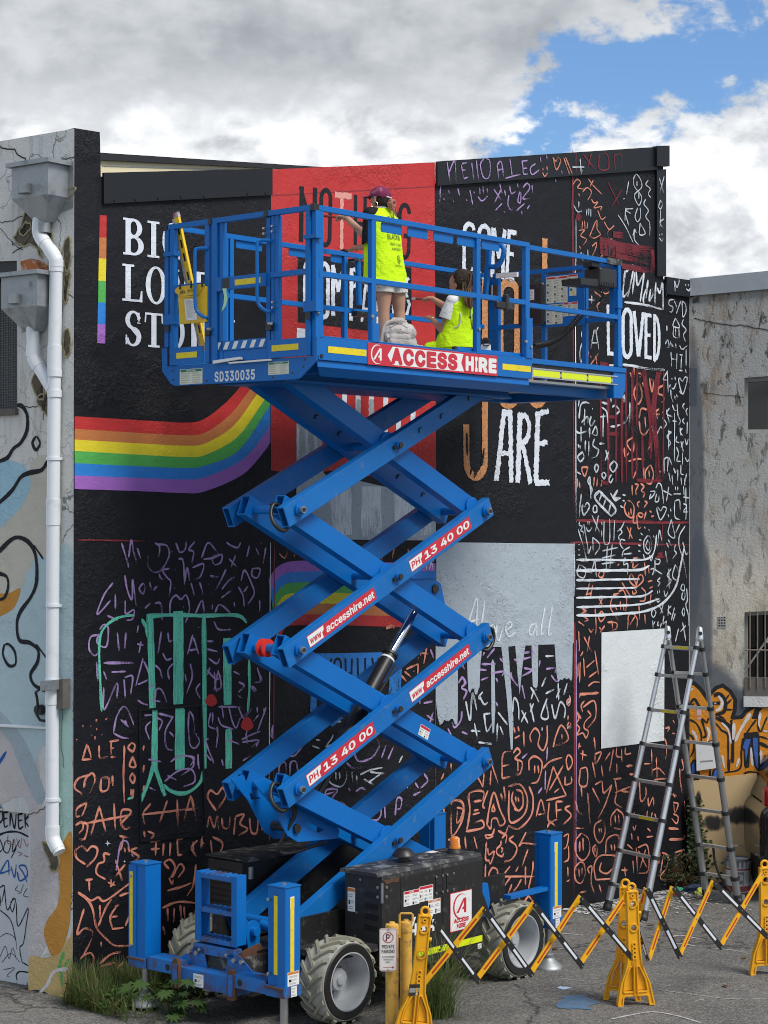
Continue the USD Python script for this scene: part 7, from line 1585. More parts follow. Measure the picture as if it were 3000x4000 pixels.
for k, sh_ in enumerate([[arc(1203, 1050, 12, 25, -20, -180) + arc(1202, 1195, 12, 22, 180, 20)], [arc(1266, 1060, 15, 30, -180, 0) + arc(1264, 1212, 15, 27, 0, 180) + [(1251, 1060)]], [[(1300, 1036), (1300, 1234)], (16, [(1300, 1036), (1321, 1140)]), (16, [(1340, 1044), (1319, 1140)]), [(1340, 1042), (1338, 1242)]], [[(1372, 1048), (1370, 1252)], (14, arc(1378, 1085, 18, 34, -90, 90))], [(13, [(1412, 1258), (1432, 1060), (1450, 1264)]), (10, [(1418, 1205), (1444, 1208)])], [[(1478, 1062), (1476, 1268)], (14, arc(1482, 1100, 18, 34, -90, 90)), (15, [(1482, 1150), (1502, 1272)])], [[(1538, 1068), (1536, 1278)], (13, [(1536, 1074), (1566, 1080)]), (13, [(1536, 1170), (1560, 1174)]), (13, [(1536, 1272), (1566, 1276)])], [(14, [(1596, 1085), (1575, 1110), (1598, 1190), (1580, 1260)])]]): lett(sh_, 19, WT, 0.0046, wob=.004, seed=k)
mpoly([(1159, 1281), (1212, 1287), (1211, 1330), (1158, 1322)], 'white_patch', WT, 0.0044)
for x in (1278, 1332, 1386, 1437, 1493, 1543, 1600): lett([[(x + 13, 1330 if x > 1250 else 1500), (x + 12, 1712 - abs(x - 1430) * .05)]], 26, WT, 0.0040, wob=.004, seed=x)
strokes(I_, 'w30:1180,1665 1182,1850/w30:1212,1665 1215,1830/w22:1310,1560 1306,1700/w22:1400,1560 1398,1700/w26:1450,1560 1452,1705', 30, 'dry_grey', 'primer_streaks', h0=.0018)
# COME / YOU / ARE
for k, sh_ in enumerate([[arc(1832, 905, 19, 30, -10, -180) + arc(1830, 1040, 19, 28, 180, 10)], [arc(1890, 915, 20, 32, -180, 0) + arc(1888, 1050, 20, 30, 0, 180) + [(1870, 915)]], [(22, [(1926, 890), (1922, 1082)]), (20, [(1928, 890), (1948, 1010)]), (20, [(1972, 900), (1950, 1010)]), (20, [(1970, 896), (1962, 1090)])], [(18, [(1988, 898), (1978, 1096)]), (18, [(1982, 905), (2016, 911)]), (17, [(1980, 990), (2006, 994)]), (18, [(1974, 1088), (2008, 1094)])]]): lett(sh_, 19, WT, H1, wob=.005, seed=k + 20)
TN = 'mural_tan'
lett([[(1820, 1658), (1821, 1790)] + arc(1857, 1800, 36, 62, 180, 0) + [(1893, 1700), (1893, 1090)]], 33, TN, H1, wob=.004)
lett([arc(1986, 1140, 32, 36, -180, 0) + arc(1986, 1545, 32, 36, 0, 180) + [(1954, 1140)]], 32, TN, H1, wob=.004)
lett([[(2127, 932), (2124, 1520)] + arc(2098, 1540, 27, 40, 10, 180) + [(2070, 1300), (2072, 1180)]], 30, TN, H1, wob=.004)
strokes(I_, 'w14:1822,1690 1824,1780/w12:1890,1750 1880,1820/w14:1862,1830 1850,1868/w10:1840,1830 1835,1860', 12, 'dry_black', 'dark_streaks', h0=.0016)
for k, sh_ in enumerate([[(25, [(1938, 1878), (1968, 1612), (1992, 1612), (1996, 1884)]), (18, [(1950, 1770), (1994, 1772)])], [(26, [(2030, 1615), (2022, 1886)]), (22, [(2024, 1622)] + arc(2044, 1675, 22, 52, -90, 90) + [(2028, 1735)]), (22, [(2040, 1735), (2072, 1888)])], [(26, [(2100, 1612), (2092, 1888)]), (22, [(2090, 1620), (2142, 1606)]), (20, [(2094, 1735), (2138, 1728)]), (24, [(2090, 1884), (2144, 1886)])]]): lett(sh_, 22, WT, H1, wob=.009, seed=k + 30)
# LOVED on the right, its neighbours
for k, sh_ in enumerate([[(17, [(2374, 1190), (2376, 1388)]), (15, [(2370, 1380), (2405, 1384)])], [(19, arc(2449, 1245, 16, 34, -180, 0) + arc(2449, 1360, 16, 34, 0, 180) + [(2433, 1245)])], [(18, [(2476, 1215), (2492, 1392)]), (18, [(2512, 1220), (2494, 1392)])], [(17, [(2522, 1222), (2522, 1400)]), (15, [(2518, 1230), (2544, 1234)]), (14, [(2520, 1308), (2540, 1311)]), (15, [(2518, 1394), (2544, 1398)])], [(16, [(2556, 1228), (2555, 1410)]), (16, [(2554, 1234)] + arc(2560, 1320, 14, 80, -80, 80) + [(2553, 1408)])]]): lett(sh_, 17, WT, H1, wob=.004, seed=k + 40)
# dividing lines
strokes(I_, 'w5:1056,2118 1054,2420 1052,2730 1050,3280/w6:2246,1010 2247,1300 2248,1700 2249,2060/w5:2243,2120 2244,2330/w5:1699,640 1700,720', 5, 'dry_white', 'guide_line', smooth=False)
strokes(I_, 'w6:300,2109 450,2111 592,2113/w5:1071,2118 1070,2400 1068,2800 1066,3280/w7:2236,590 2237,900 2238,1500 2241,1990/w8:2244,2430 2243,2800 2242,3200 2241,3540/w5:1700,2520 1700,3000 1700,3300/w12:2252,2032 2400,2037 2560,2040 2692,2041/w8:2228,2119 2400,2122 2560,2126 2690,2128', 6, 'dry_dred', 'guide_line', smooth=False)
strokes(I_, 'w6:2250,2500 2250,2900 2249,3400', 6, 'dry_lilac', 'guide_line', smooth=False)
# --- lower band: mint monogram
N_ = (250, 2100, .5124); KZ = (0, 2700, .5878)
MT = 'dry_mint'
strokes(N_, 'w12:285,1325 276,1150 266,950 268,800 285,720 330,660 400,615 480,595 530,592/w16:640,600 760,592 900,590 1060,595 1180,592 1290,590 1350,605 1392,650/w13:590,620 620,680 632,760/w13:1408,930 1412,1100 1408,1210 1398,1330', 13, MT, 'mint_lettering', stuff=False)
strokes(N_, '!w32:650,580 664,900 672,1300/!w26:690,1310 692,1560 692,1760/!w50:868,560 870,900 868,1270/!w46:880,1296 884,1760/!w22:1064,590 1068,1200 1070,1760/!w40:1240,765 1243,1040 1245,1275/!w34:1252,1460 1254,1760', 30, MT, 'mint_lettering', stuff=False)
strokes(KZ, '!w26:1025,200 1022,490/w18:1020,480 990,590 950,690 930,740/w20:1025,490 1050,570 1075,640 1095,695/w15:1085,620 1130,660 1200,680 1270,660 1330,600 1350,520/!w46:1195,120 1190,520/w10:845,715 885,705', 20, MT, 'mint_lettering', stuff=False)
# rainbow seen between the arms, blue field with dark letters
top6 = [(1048, 2265), (1075, 2222), (1120, 2196), (1190, 2190), (1320, 2190), (1520, 2196), (1700, 2200)]
for k, c in enumerate(('purple', 'blue', 'green', 'yellow', 'orange', 'red')):
    off = lambda j: [(x + max(0, 60 - i * 30) * .12 * j, y + 42 * j + max(0, 2 - i) * 3 * j) for i, (x, y) in enumerate(top6)]
    a, b = MUR.px(spline(off(k), 6)), MUR.px(spline(off(k + 1), 6)); MP('rainbow_band', MUR.flat(Polygon(np.vstack([a, b[::-1]])).buffer(0), .003 + k * .0001), 'mural_' + c)
mpoly([(1205, 2553), (1400, 2550), (1566, 2546), (1566, 2650), (1300, 2660), (1225, 2625)], 'blue_field', 'mural_blue', 0.003)
for k, sh_ in enumerate([[[(1255, 2575), (1275, 2620), (1295, 2572)], [(1275, 2615), (1274, 2680)]], [arc(1318, 2600, 14, 28, -180, 180)], [[(1348, 2572), (1350, 2630), (1372, 2632), (1374, 2572)]], [[(1396, 2570), (1398, 2645)]], [[(1425, 2570), (1426, 2650)]], [[(1452, 2570), (1470, 2650)], [(1480, 2570), (1455, 2620)]]]): lett(sh_, 10, K_, .0040, seed=k)
strokes(I_, '!w40:1535,2640 1530,2730/!w34:1560,2560 1550,2720/!w36:1450,2600 1425,2720/!w34:1225,2720 1222,2790/w30:1290,2830 1330,2795 1350,2800', 34, 'dry_blue', 'blue_lettering')
# grey field with dripping letters
R2 = (1650, 2500, .3918)
mpoly([(1703, 2118), (2241, 2124), (2241, 2512), (2165, 2516), (1880, 2522), (1870, 2530), (1703, 2530)], 'grey_field', 'mural_grey', .003)
def drip(pts, seed, h=.0033):
    q = [(R2[0] + x * R2[2], R2[1] + y * R2[2]) for x, y in pts]; mpoly(q, 'painted_drip', 'mural_grey', h)
def ragged(x0, x1, y, n, amp, seed): r = random.Random(seed); return [(x0 + (x1 - x0) * i / n, y + r.uniform(-amp, amp) * (1 if i % 2 else -1)) for i in range(n + 1)]
drip([(132, -10), (352, -10), (352, 700)] + ragged(345, 150, 810, 9, 45, 1) + [(132, 600)], 1); drip([(440, 20), (600, 20), (575, 250), (568, 470)] + ragged(560, 455, 510, 6, 35, 2) + [(442, 200)], 2)
drip([(682, 230), (700, 190), (718, 230), (724, 700), (712, 920), (696, 930), (686, 700)], 3); drip([(780, 10), (850, 10), (870, 300), (905, 800), (898, 1090), (880, 1095), (838, 560), (800, 220)], 4); drip([(920, 10), (1030, 10), (990, 300), (968, 545), (950, 380)], 5); drip([(1085, 10), (1152, 10), (1150, 400)] + ragged(1145, 1100, 470, 3, 20, 6) + [(1090, 300)], 6); drip([(1312, -10), (1498, -10), (1490, 380)] + ragged(1480, 1350, 400, 6, 30, 7) + [(1335, 330)], 7); drip([(600, -5), (1320, -5), (1315, 42), (900, 60), (800, 70), (620, 68)], 8, .0034)
strokes(Q_, '1003,1364 1017,1325 1026,1296 1030,1298 1029,1330 1027,1366/1000,1346 1015,1343 1034,1338/1046,1297 1042,1330 1036,1370 1044,1352 1051,1352 1050,1368 1042,1374/1064,1348 1055,1360 1060,1376 1069,1364 1065,1349/1072,1350 1071,1372 1076,1384 1082,1368 1086,1347/1090,1364 1104,1352 1100,1343 1091,1358 1098,1375 1112,1366/1158,1346 1145,1352 1142,1368 1150,1370 1158,1350 1158,1374/1176,1312 1170,1346 1168,1370 1175,1366/1192,1310 1186,1346 1184,1372 1191,1367', 8, 'streak_white', 'script_lettering', stuff=False, h0=.002)

# --- brushed doodles, panel by panel (traced from the wall)
LI, CO, CH, DR = 'dry_lilac', 'dry_coral', 'dry_chalk', 'dry_dred'
strokes(N_, '435,40 470,150 490,230/490,150 510,20 530,120 555,200/555,80 585,165/690,40 725,70 722,150/700,50 780,60 800,130 760,220 700,265 640,220 635,130/820,105/850,40 880,110 920,90 930,30/995,30 950,90 985,110 972,195/1045,155 1095,40 1160,105/1060,165 1130,155 1200,130 1190,190 1140,205 1130,150 1180,115/!1255,160 1310,220/!1305,135 1270,225/1235,35 1270,60 1320,75 1345,35/1410,60 1390,150/1460,80 1485,135/1535,75 1515,200/1500,40/460,285 480,400 515,470 520,320 535,430 548,520/600,345 570,390 600,425 615,375 595,345/650,340 660,400/680,400 715,360/720,275 740,320 770,310/800,235 750,250 780,300 810,340 795,465/842,242/842,382/870,160 905,180 915,360/915,340 935,230 955,330/975,230 1060,200 1040,290 990,320/965,345 990,440/1030,340 1050,400 1058,440/1097,352/1110,290 1160,300 1180,290/1232,240 1180,350 1110,455/1200,395 1250,330 1300,300/1195,460 1280,395/1345,330 1375,250 1430,360 1445,430 1395,510/1325,375 1360,440 1370,525/1365,415 1400,370/1430,235 1430,290 1470,305 1490,240 1430,235/370,345 300,440 250,585 350,480/388,430 388,545/465,480 470,580 530,550 520,620 470,630/330,595 410,630/615,540 660,495/690,500 730,500 745,560 748,630/805,590 810,490 850,440 890,470 930,440 955,540 925,650/910,525/1000,580 1050,480 1068,580/1130,510 1128,560/1150,570 1185,510 1265,575 1235,590/1295,490 1300,530/1490,475 1490,565', 7.5, LI, seed=1)
strokes(N_, '270,700 300,665 335,690 320,830 250,800 265,730/255,740 200,760 190,850 230,900 270,870/405,725 418,870/470,725 460,850/565,670 555,725/585,790 570,880/555,810 605,820/740,715 715,885/790,725 800,790 825,780/750,880 780,930 820,920/980,740 940,890/985,760 1025,890/950,860 1020,850/1025,680/1140,640 1180,700 1270,700/1090,790 1140,790/1090,850 1170,870/1100,920 1160,960 1185,920/245,950 255,1090/w11:300,955 530,955/300,1020 325,1085/360,1025 470,1020/600,920 545,1130/605,940 640,1020 650,1090/560,1120 640,1085/690,970 730,1010 745,1075/800,1080 790,1010 830,960/960,960 975,1060 930,1190/920,1040 930,1100/300,1140 305,1310 400,1110 402,1225/455,1080 465,1225/460,1065 520,1060 505,1195/1035,1110 1005,1160 1040,1230/1110,990 1090,1050/1175,1010 1140,1170/1180,1030 1195,1140 1140,1160/1290,1020 1340,1045/1330,1100 1370,1130 1325,1190 1355,1225/1430,1130 1460,1160 1440,1185/1470,990 1495,1090 1440,1100/560,1240 600,1265 640,1275/640,1150 700,1110/660,1240 735,1250/690,1240 700,1160 740,1160 780,1255/375,1485 400,1360 455,1290 500,1350 530,1430/375,1490 430,1520 490,1530/430,1385 490,1445/460,1390 480,1430', 7.5, LI, seed=2)
strokes(N_, '610,1355 670,1350/w10:720,1340 830,1370/660,1400 620,1450 650,1540/700,1370 745,1400 720,1470/830,1360 770,1480 780,1600 830,1620/800,1480 840,1520/950,1330 945,1440 960,1580 1000,1600 1030,1550 1000,1490/955,1320 985,1380 990,1500/1130,1330 1130,1420/1165,1440 1170,1530/1100,1530 1080,1560 1140,1720/w8:1175,1290 1350,1290/1255,1300 1280,1400 1310,1450 1340,1380 1400,1330/1310,1350/1170,1370 1200,1430 1290,1460/1480,1350 1440,1400/1395,1440 1380,1550/1350,1540 1430,1500 1495,1475/1240,1540 1340,1575/1480,1550 1460,1600/1360,1700 1420,1660/1200,1690 1210,1740/1070,1640 1120,1700/1020,1650 1015,1740/640,1690 740,1710/930,1660 990,1680 960,1740/1590,1430 1575,1500 1590,1530/1470,1290 1470,1335/1520,1300 1525,1350', 7, LI, seed=3)
strokes(KZ, '770,1190 780,1120 800,1010 840,1000 860,1060/870,1080 885,1100/990,640 1040,660/1090,600 1180,530 1270,520 1290,600 1200,640/1110,560 1170,590/1130,470 1190,430 1270,440 1280,500 1200,560/1310,420 1320,520', 7, LI, seed=4)
strokes(KZ, '575,350 545,450/580,360 605,445/540,455 610,450/655,360 660,440 715,435/735,335 735,435/725,335 790,325/735,380 760,378/735,438 765,436/825,360 820,560 825,745/870,345 850,375 880,400 895,360 870,340/880,435 860,495 900,500 880,430/880,540 862,580 885,610 895,570 875,540/870,650 870,700/885,650 880,720/640,185 638,205/700,190 710,178/550,225 548,240/600,230 605,235/640,245 642,260/675,285/608,290/630,300 630,325/508,318/955,360 950,395/955,490 950,540/955,625 950,680/600,555 520,580 495,640 545,685/555,640 570,580 610,545 630,590 590,680/670,580 670,660 715,650 720,580 670,575/745,560 748,630/575,740 560,790 540,830/570,740 510,780 505,830 530,830/500,890 540,870 550,910 510,960/540,870 580,890 560,980 520,980/660,760 600,960/660,770 700,930/580,875 880,820/755,745 765,920/800,880 870,800 810,790 800,870 830,915 865,900/565,1150 510,1110 500,1060 540,1030 575,1060/575,1065 610,1030 645,1050 630,1110 570,1170/730,1085 690,1080 690,1130 650,1150 640,1210 700,1250/765,1120 810,1260/830,1150 765,1230/735,1250 740,1300/715,1270 765,1290/730,1300 760,1265/790,960 850,975/820,970 800,1060/825,1040 830,1070/850,1030 860,1075/910,1040 870,1060 920,1100 870,1140/1000,745 950,815 960,890/940,820 1325,775/1110,725 1060,870/1175,720 1180,900/1265,690 1220,860/1270,700 1305,860/1225,790 1300,780/955,930 960,970/980,930 1020,950 1000,980/565,1255 615,1250/590,1260 592,1330', 9, CO, seed=5)
strokes(KZ, '995,1000 1065,990/1035,1000 1030,1090/1000,1050 1060,1045/1085,1010 1080,1095/1130,1005 1125,1095/1175,980 1180,1090/1175,985 1215,980/1175,1090 1210,1085/1280,1000 1285,1085/1310,990 1270,1040 1305,1100/1340,960 1335,1050/1340,965 1361,960/1335,1010 1355,1010/1120,1180 1090,1140 1130,1120 1160,1170 1130,1240/1140,1240 1190,1150 1220,1180 1180,1240/1120,1240 1140,1280 1150,1250/1300,1150 1280,1290 1240,1360/1110,1325 1200,1300 1270,1275/1075,1440 1180,1400 1320,1410/1110,1440 1115,1530/1155,1440 1150,1540/1195,1420 1205,1530/1220,1430 1225,1510/1310,1420 1280,1510/1080,1560 1095,1620/515,1335 570,1380 610,1440 640,1570 700,1640 760,1690 860,1690/540,1350 600,1390 650,1370 700,1390 860,1275/790,1360 860,1335/660,1420 665,1530/650,1560 700,1440 740,1380/770,1430 730,1500 745,1580/760,1430 790,1420/740,1500 780,1495/740,1580 820,1570/830,1560 860,1480/555,1445 510,1610 560,1575 610,1610 560,1740 530,1780/540,1760 600,1740 620,1790 590,1850/670,1665 668,1705/660,1810 730,1750 800,1730/660,1830 760,1800/760,1850 820,1800/!480,2000 560,1970 650,1940 740,1910/!500,2100 600,2060 720,2010 830,1960', 9, CO, seed=6)
# MURBUI and hearts left of the lift
EZ_ = (800, 2400, .7233)
strokes(EZ_, '10,1150 25,1090 50,1150 65,1090 75,1160/90,1100 100,1150 130,1150 135,1090/155,1190 165,1090/165,1090 210,1080 190,1130 230,1160 180,1195/240,1100 250,1175 280,1175 285,1095/305,1110 308,1165/60,1060 15,990 30,950 65,970 95,935 110,985 55,1065/30,1220 40,1300/40,1200 95,1240 60,1330', 9, CO, seed=7)
strokes(EZ_, '10,300 60,350 90,330/50,310 60,410 80,400/180,420 210,390/240,380 270,420/300,330 310,360/330,500 280,640/180,500 210,560 250,510/90,490 100,560/200,690 290,680 250,720/220,640 230,700/30,530 20,600 60,620/70,640 60,720', 7, LI, seed=8)
# coral doodles behind and right of the scissor, below the grey field
strokes(R2, '285,1640 300,1600 390,1615 410,1720 370,1850 290,1950 285,1640/340,1670 400,1690 380,1780 340,1820 345,1700/440,1900 470,1700 465,1530 600,1510 600,1600/510,1610 590,1600/510,1700 560,1690/500,1740 570,1720/430,1910 600,1870 590,1800 510,1830/640,1850 660,1700 710,1520 770,1690 820,1810 770,1850 740,1780 690,1790 680,1880 645,1850/700,1640 720,1700 690,1700 710,1630/650,1500 600,1640 620,1680/780,1530 795,1600/810,1460 825,1610/860,1500 865,1800 960,1790 1030,1700 1040,1560 970,1440 850,1460/900,1510 890,1600 950,1700 1000,1640 990,1520 930,1490/925,1560 930,1620/950,1570 960,1620/910,1680 940,1705/1060,1460 1100,1580 1080,1750 960,1880 850,1850/715,1880 690,1940 620,1940/750,1900 820,1930 850,1860', 9, CO, seed=9)
strokes(R2, '1130,1760 1180,1590 1230,1770/1150,1740 1215,1730/1260,1620 1255,1800 1340,1790/1330,1610 1335,1780/1330,1610 1400,1610/1335,1700 1385,1690/1470,1650 1420,1680 1480,1750 1400,1840/1300,1070 1330,950 1385,850 1450,990 1310,1060/1385,940 1388,1000/1240,850 1240,1000 1200,1100 1150,1040 1165,940 1120,880 1070,950 1080,1020/910,870 920,930/950,860 960,920/915,980 970,950/1005,910 1010,1070/1200,1280 1270,1210 1390,1170/1300,1260 1230,1530/1300,1260 1370,1420 1430,1550/1230,1600 1430,1550/1400,1250 1260,1500/1310,1520 1360,1480/1450,1140 1430,1200 1450,1290 1490,1230 1480,1170 1450,1140/1420,1360 1420,1440 1480,1420 1480,1360/790,1380 800,1140 880,1110/790,1260 860,1240/790,1380 880,1360/900,1130 940,1080 970,1120 920,1180 990,1220 970,1330 920,1340/945,1200 950,1310/1060,1300 1060,1200 1120,1160 1190,1230 1150,1400 1080,1430/1115,1250 1115,1330/1150,1250 1155,1330/530,1340 560,1390 600,1470/660,1150 750,1430/610,1330 600,1460/680,1300 670,1450/280,1230 285,1310/210,1330 180,1400/200,1670 210,1720 205,2040/250,1990 340,1990/510,1960 540,2080/420,1960 430,2080/1240,1870 1270,1820 1330,1860', 8, CO, seed=10)
GZ_ = (1850, 3250, .2712)
strokes(GZ_, '180,140 165,380 210,410 240,450 290,280 215,325 195,230/390,120 380,190 330,240 330,310 400,350 430,300/390,220 410,250 390,300/400,90 450,40 470,70 450,170/575,50 510,110 600,190 610,280 540,390 430,430/750,0 650,200 700,160 870,180/155,40 190,90 280,60/165,460 160,790/340,620 330,540 260,520 210,620 220,750 270,800 320,770/520,490 410,630/600,570 640,490/530,640 440,770 390,870/680,680 620,790 560,860/545,750 480,920/!135,690 400,640 870,640/740,490 740,770/850,420 840,560 780,830/780,250 690,500/300,980 340,950 450,940/550,1000 620,920 690,1000/725,1010 790,930 860,1010', 8, CO, seed=11)
strokes(R2, '355,420 400,380 430,430 390,480 440,510 410,590/625,90 600,160/720,80 640,180/590,240 730,240/570,295 640,300/580,400 660,370/680,330 820,310/790,360 820,310/730,380 750,420/770,180 800,220/910,190 960,220/1000,190 1080,170/1090,60 1100,150/1010,130 1070,120/880,320 890,380 950,460/1010,280 1090,300 990,360/1170,200 1160,270/1230,290 1320,280 1320,330/1280,350 1330,410 1360,390/990,450 1020,590/730,620 750,660/390,710 380,800 320,870 290,820/390,915 450,940/250,880 300,980/1245,1065 1235,1210/1225,1300 1220,1500/1150,1530 1195,1465/990,1180 1045,1130/20,630 100,610/40,750 110,800/60,860 110,700/75,90 110,180/390,220 410,290', 8, LI, seed=12)
strokes(R2, '430,610 450,720 475,790 495,530 540,700/600,515 560,570 590,600/570,560 610,640 650,620/515,830 545,980/480,905 580,910/555,1020 690,1035/610,730 640,910 690,830/610,740 680,730/750,720 850,850/745,830 740,1010/770,860 810,960/1075,470 1120,540 1160,620/1110,500 1080,590/1130,490/985,700 1050,830/1030,720 980,820/1070,630 1110,820/1105,630 1070,720/1240,580 1180,760 1250,775 1230,620/1285,640 1320,780 1370,620 1420,680 1410,780/1225,535 1310,490/1350,430 1355,600/1330,580 1370,480/1440,430 1405,550/1185,465 1230,370/895,720 910,580 950,640 960,800/1220,160 1310,160/1430,640 1470,600 1460,550/1440,880 1470,850/1190,870 1190,905', 8, CH, seed=13)
T1, T2 = (1690, 560, .6513), (2230, 580, .4937); U3, U4, U5 = (2200, 1350, .3165), (2200, 2000, .3165), (2200, 2700, .6295); RG = (2640, 2640, .3782); LD = (0, 3100, .7092); JZ = (0, 1400, .5878); CZ = (1900, 550, .5124)
FL = 0.0335                                       # lettering that runs over the capping strips
strokes(T1, '70,115 88,235/80,180 115,110 125,230/155,130 170,215/160,125 190,118/160,165 182,160/170,215 198,205/218,120 230,220/245,105 258,220/290,95 270,130 285,200 310,215 328,180 325,110 300,92/370,130 380,215/370,130 395,115 410,210/375,165 405,155/447,98 460,195/420,212 510,188/520,105 528,190/520,110 555,105/525,155 550,150/528,190 555,185/600,125 570,150 580,190 625,160/628,85 634,115/665,75 672,105/757,165 760,185', 5.5, LI, seed=40, h0=FL)
strokes(T1, '645,150 645,165/668,140 670,165/642,178 655,200 674,180/705,85 725,160 750,110 735,85 722,110 705,85/770,90 805,190/780,85 820,185', 5.5, CO, seed=41, h0=FL); strokes(T1, '868,95 875,185/820,145 895,145/880,165 883,170', 5, CH, seed=42, h0=FL)
strokes(T1, '10,190 40,210 15,228/45,250 40,355/95,280 100,305/150,270 160,315/65,330 70,345/122,345 126,352/222,280 240,370/245,290 250,300/200,335 205,345/280,265 283,305/300,255 304,305/325,270 328,300/270,320 295,345 330,315/365,275 410,340/410,275 370,355/400,240 415,300/430,280 436,315/460,255 470,300 495,290/455,310 450,370 470,400 480,385/520,290 510,345 525,355 528,300 520,290/540,265 565,240 580,270 540,330 585,330/505,240 512,265/595,250 598,300/415,360 375,402/425,410 435,414/550,360 500,405/580,370 565,395/532,405 535,428/735,215 738,235', 5.5, LI, seed=43)
strokes(T2, '15,285 45,245 75,270 50,310 100,320/90,345 125,310 160,345 130,410/160,400 180,430 210,425 180,470 240,460 230,490/210,490 240,560 275,540/260,580 300,640 340,610 290,660 300,715 330,715/135,240 170,290/175,250 150,300/170,290 245,365/60,355 65,380/90,575 85,640/105,570 110,640/130,585 125,635/60,650 105,645 75,690 120,720 90,770/145,695 200,570 205,640 230,680 180,710 145,695/65,770 75,800/165,775 200,745 190,800 160,860/240,790 255,830 235,860 265,850', 4.5, CO, seed=44)
strokes(T2, '125,480 120,530/140,475 138,530/155,480 155,540/20,450 50,500 85,495/60,420 60,470/490,245 515,205 550,250 555,310 500,370 535,450 555,380 500,300 490,245/520,260 520,300/535,350 535,400/455,260 435,370/412,400 425,395/610,250 590,285 625,320 610,360 630,390/590,400 575,440 610,490 590,540 620,590 622,690/370,525 430,620 490,745/425,510 455,610/430,470 425,570/430,480 490,475/430,490 470,515/525,470 505,540 525,580 548,540 545,470/545,590 540,680 585,670 545,590/500,640 500,720 540,770/488,690 500,640 515,670/550,105 580,95 612,100/80,820 70,860 95,880 95,820/130,800 135,900/150,850 160,900', 4.5, CH, seed=45)
strokes(T2, '680,235 715,355/718,225 685,350/690,410 675,460 690,480 705,440 690,410/690,490 685,630/715,560 685,590 715,640/683,680 683,695/700,675 702,690/680,710 700,735 712,705', 4.5, CH, seed=46, h0=.030)
strokes(T2, '75,50 165,165/140,45 110,165/200,50 205,165 275,160 265,50 200,50/320,65 330,170/320,60 375,50 375,175/!18,40 18,200', 4.5, DR, seed=47, h0=FL)
strokes(T2, '290,270 385,460/400,325 315,465/!w14:10,390 10,640/w30:225,730 280,740/w26:330,680 410,690/w30:40,530 75,560', 5, 'thin_dred', seed=48)
strokes(T2, '!w28:225,725 400,772 660,812/!w20:225,775 450,822 665,862/!w22:230,815 500,882 668,912/!w24:400,930 660,975/!w20:235,720 240,850/!w22:300,740 330,870/!w22:640,800 650,980', 26, 'thin_dred', 'dark_red_wash', seed=49)
strokes(T2, '255,760 260,840/250,800 275,795/290,760 295,850/320,790 310,850 345,780 350,880/375,780 380,880 410,870/430,890 450,800 470,900/490,820 500,920/490,820 520,870 495,920/540,830 545,930/560,840 580,880/600,850 570,900 610,940/620,850 625,960/640,860 655,940', 6, 'mural_black', seed=50, h0=.0020)
strokes(CZ, '1035,960 1100,975/1055,990 1040,1180 1080,1150/1060,1000 1120,960 1075,1190/1130,1000 1110,1170/1140,990 1150,1100 1190,1020/1200,1000 1190,1090 1170,1230/1215,1130 1195,1200 1200,1250/1230,1060 1215,1200/1250,1130 1240,1220 1270,1160 1260,1120/1290,1080 1280,1260/1300,1120 1320,1160 1340,1090 1345,1290/1050,1230 1200,1250 1340,1285/1360,1100 1370,1180', 9, 'dry_white', 'script_lettering', stuff=False, seed=51)
strokes(CZ, '1410,1070 1415,1150/1410,1070 1430,1120 1450,1060/1495,1095 1497,1110/1515,1095 1517,1110/1500,1130 1520,1145 1535,1120', 6, CH, seed=52, h0=.04)
strokes(CZ, '1430,1210 1395,1215 1390,1250 1420,1270 1410,1305 1395,1300/1430,1220 1450,1270/1480,1220 1445,1320/1490,1220 1495,1340 1520,1300 1515,1250 1490,1220/1440,1350 1420,1410 1470,1420 1440,1350/1425,1410 1425,1490 1470,1505/1465,1420 1468,1500/1440,1430 1440,1490/1500,1360 1490,1400 1520,1440 1500,1480 1515,1530/w12:1372,1410 1374,1450/1360,1550 1380,1520 1390,1570 1365,1580/1400,1530 1410,1580/1410,1545 1425,1580/1440,1545 1445,1590/1470,1560 1490,1590 1530,1560/1405,1610 1410,1720/1450,1620 1445,1740/1405,1660 1450,1670/1470,1630 1500,1635/1485,1640 1480,1750/1465,1750 1495,1755/1520,1590 1520,1720/1515,1740 1520,1770', 5, CH, seed=53)
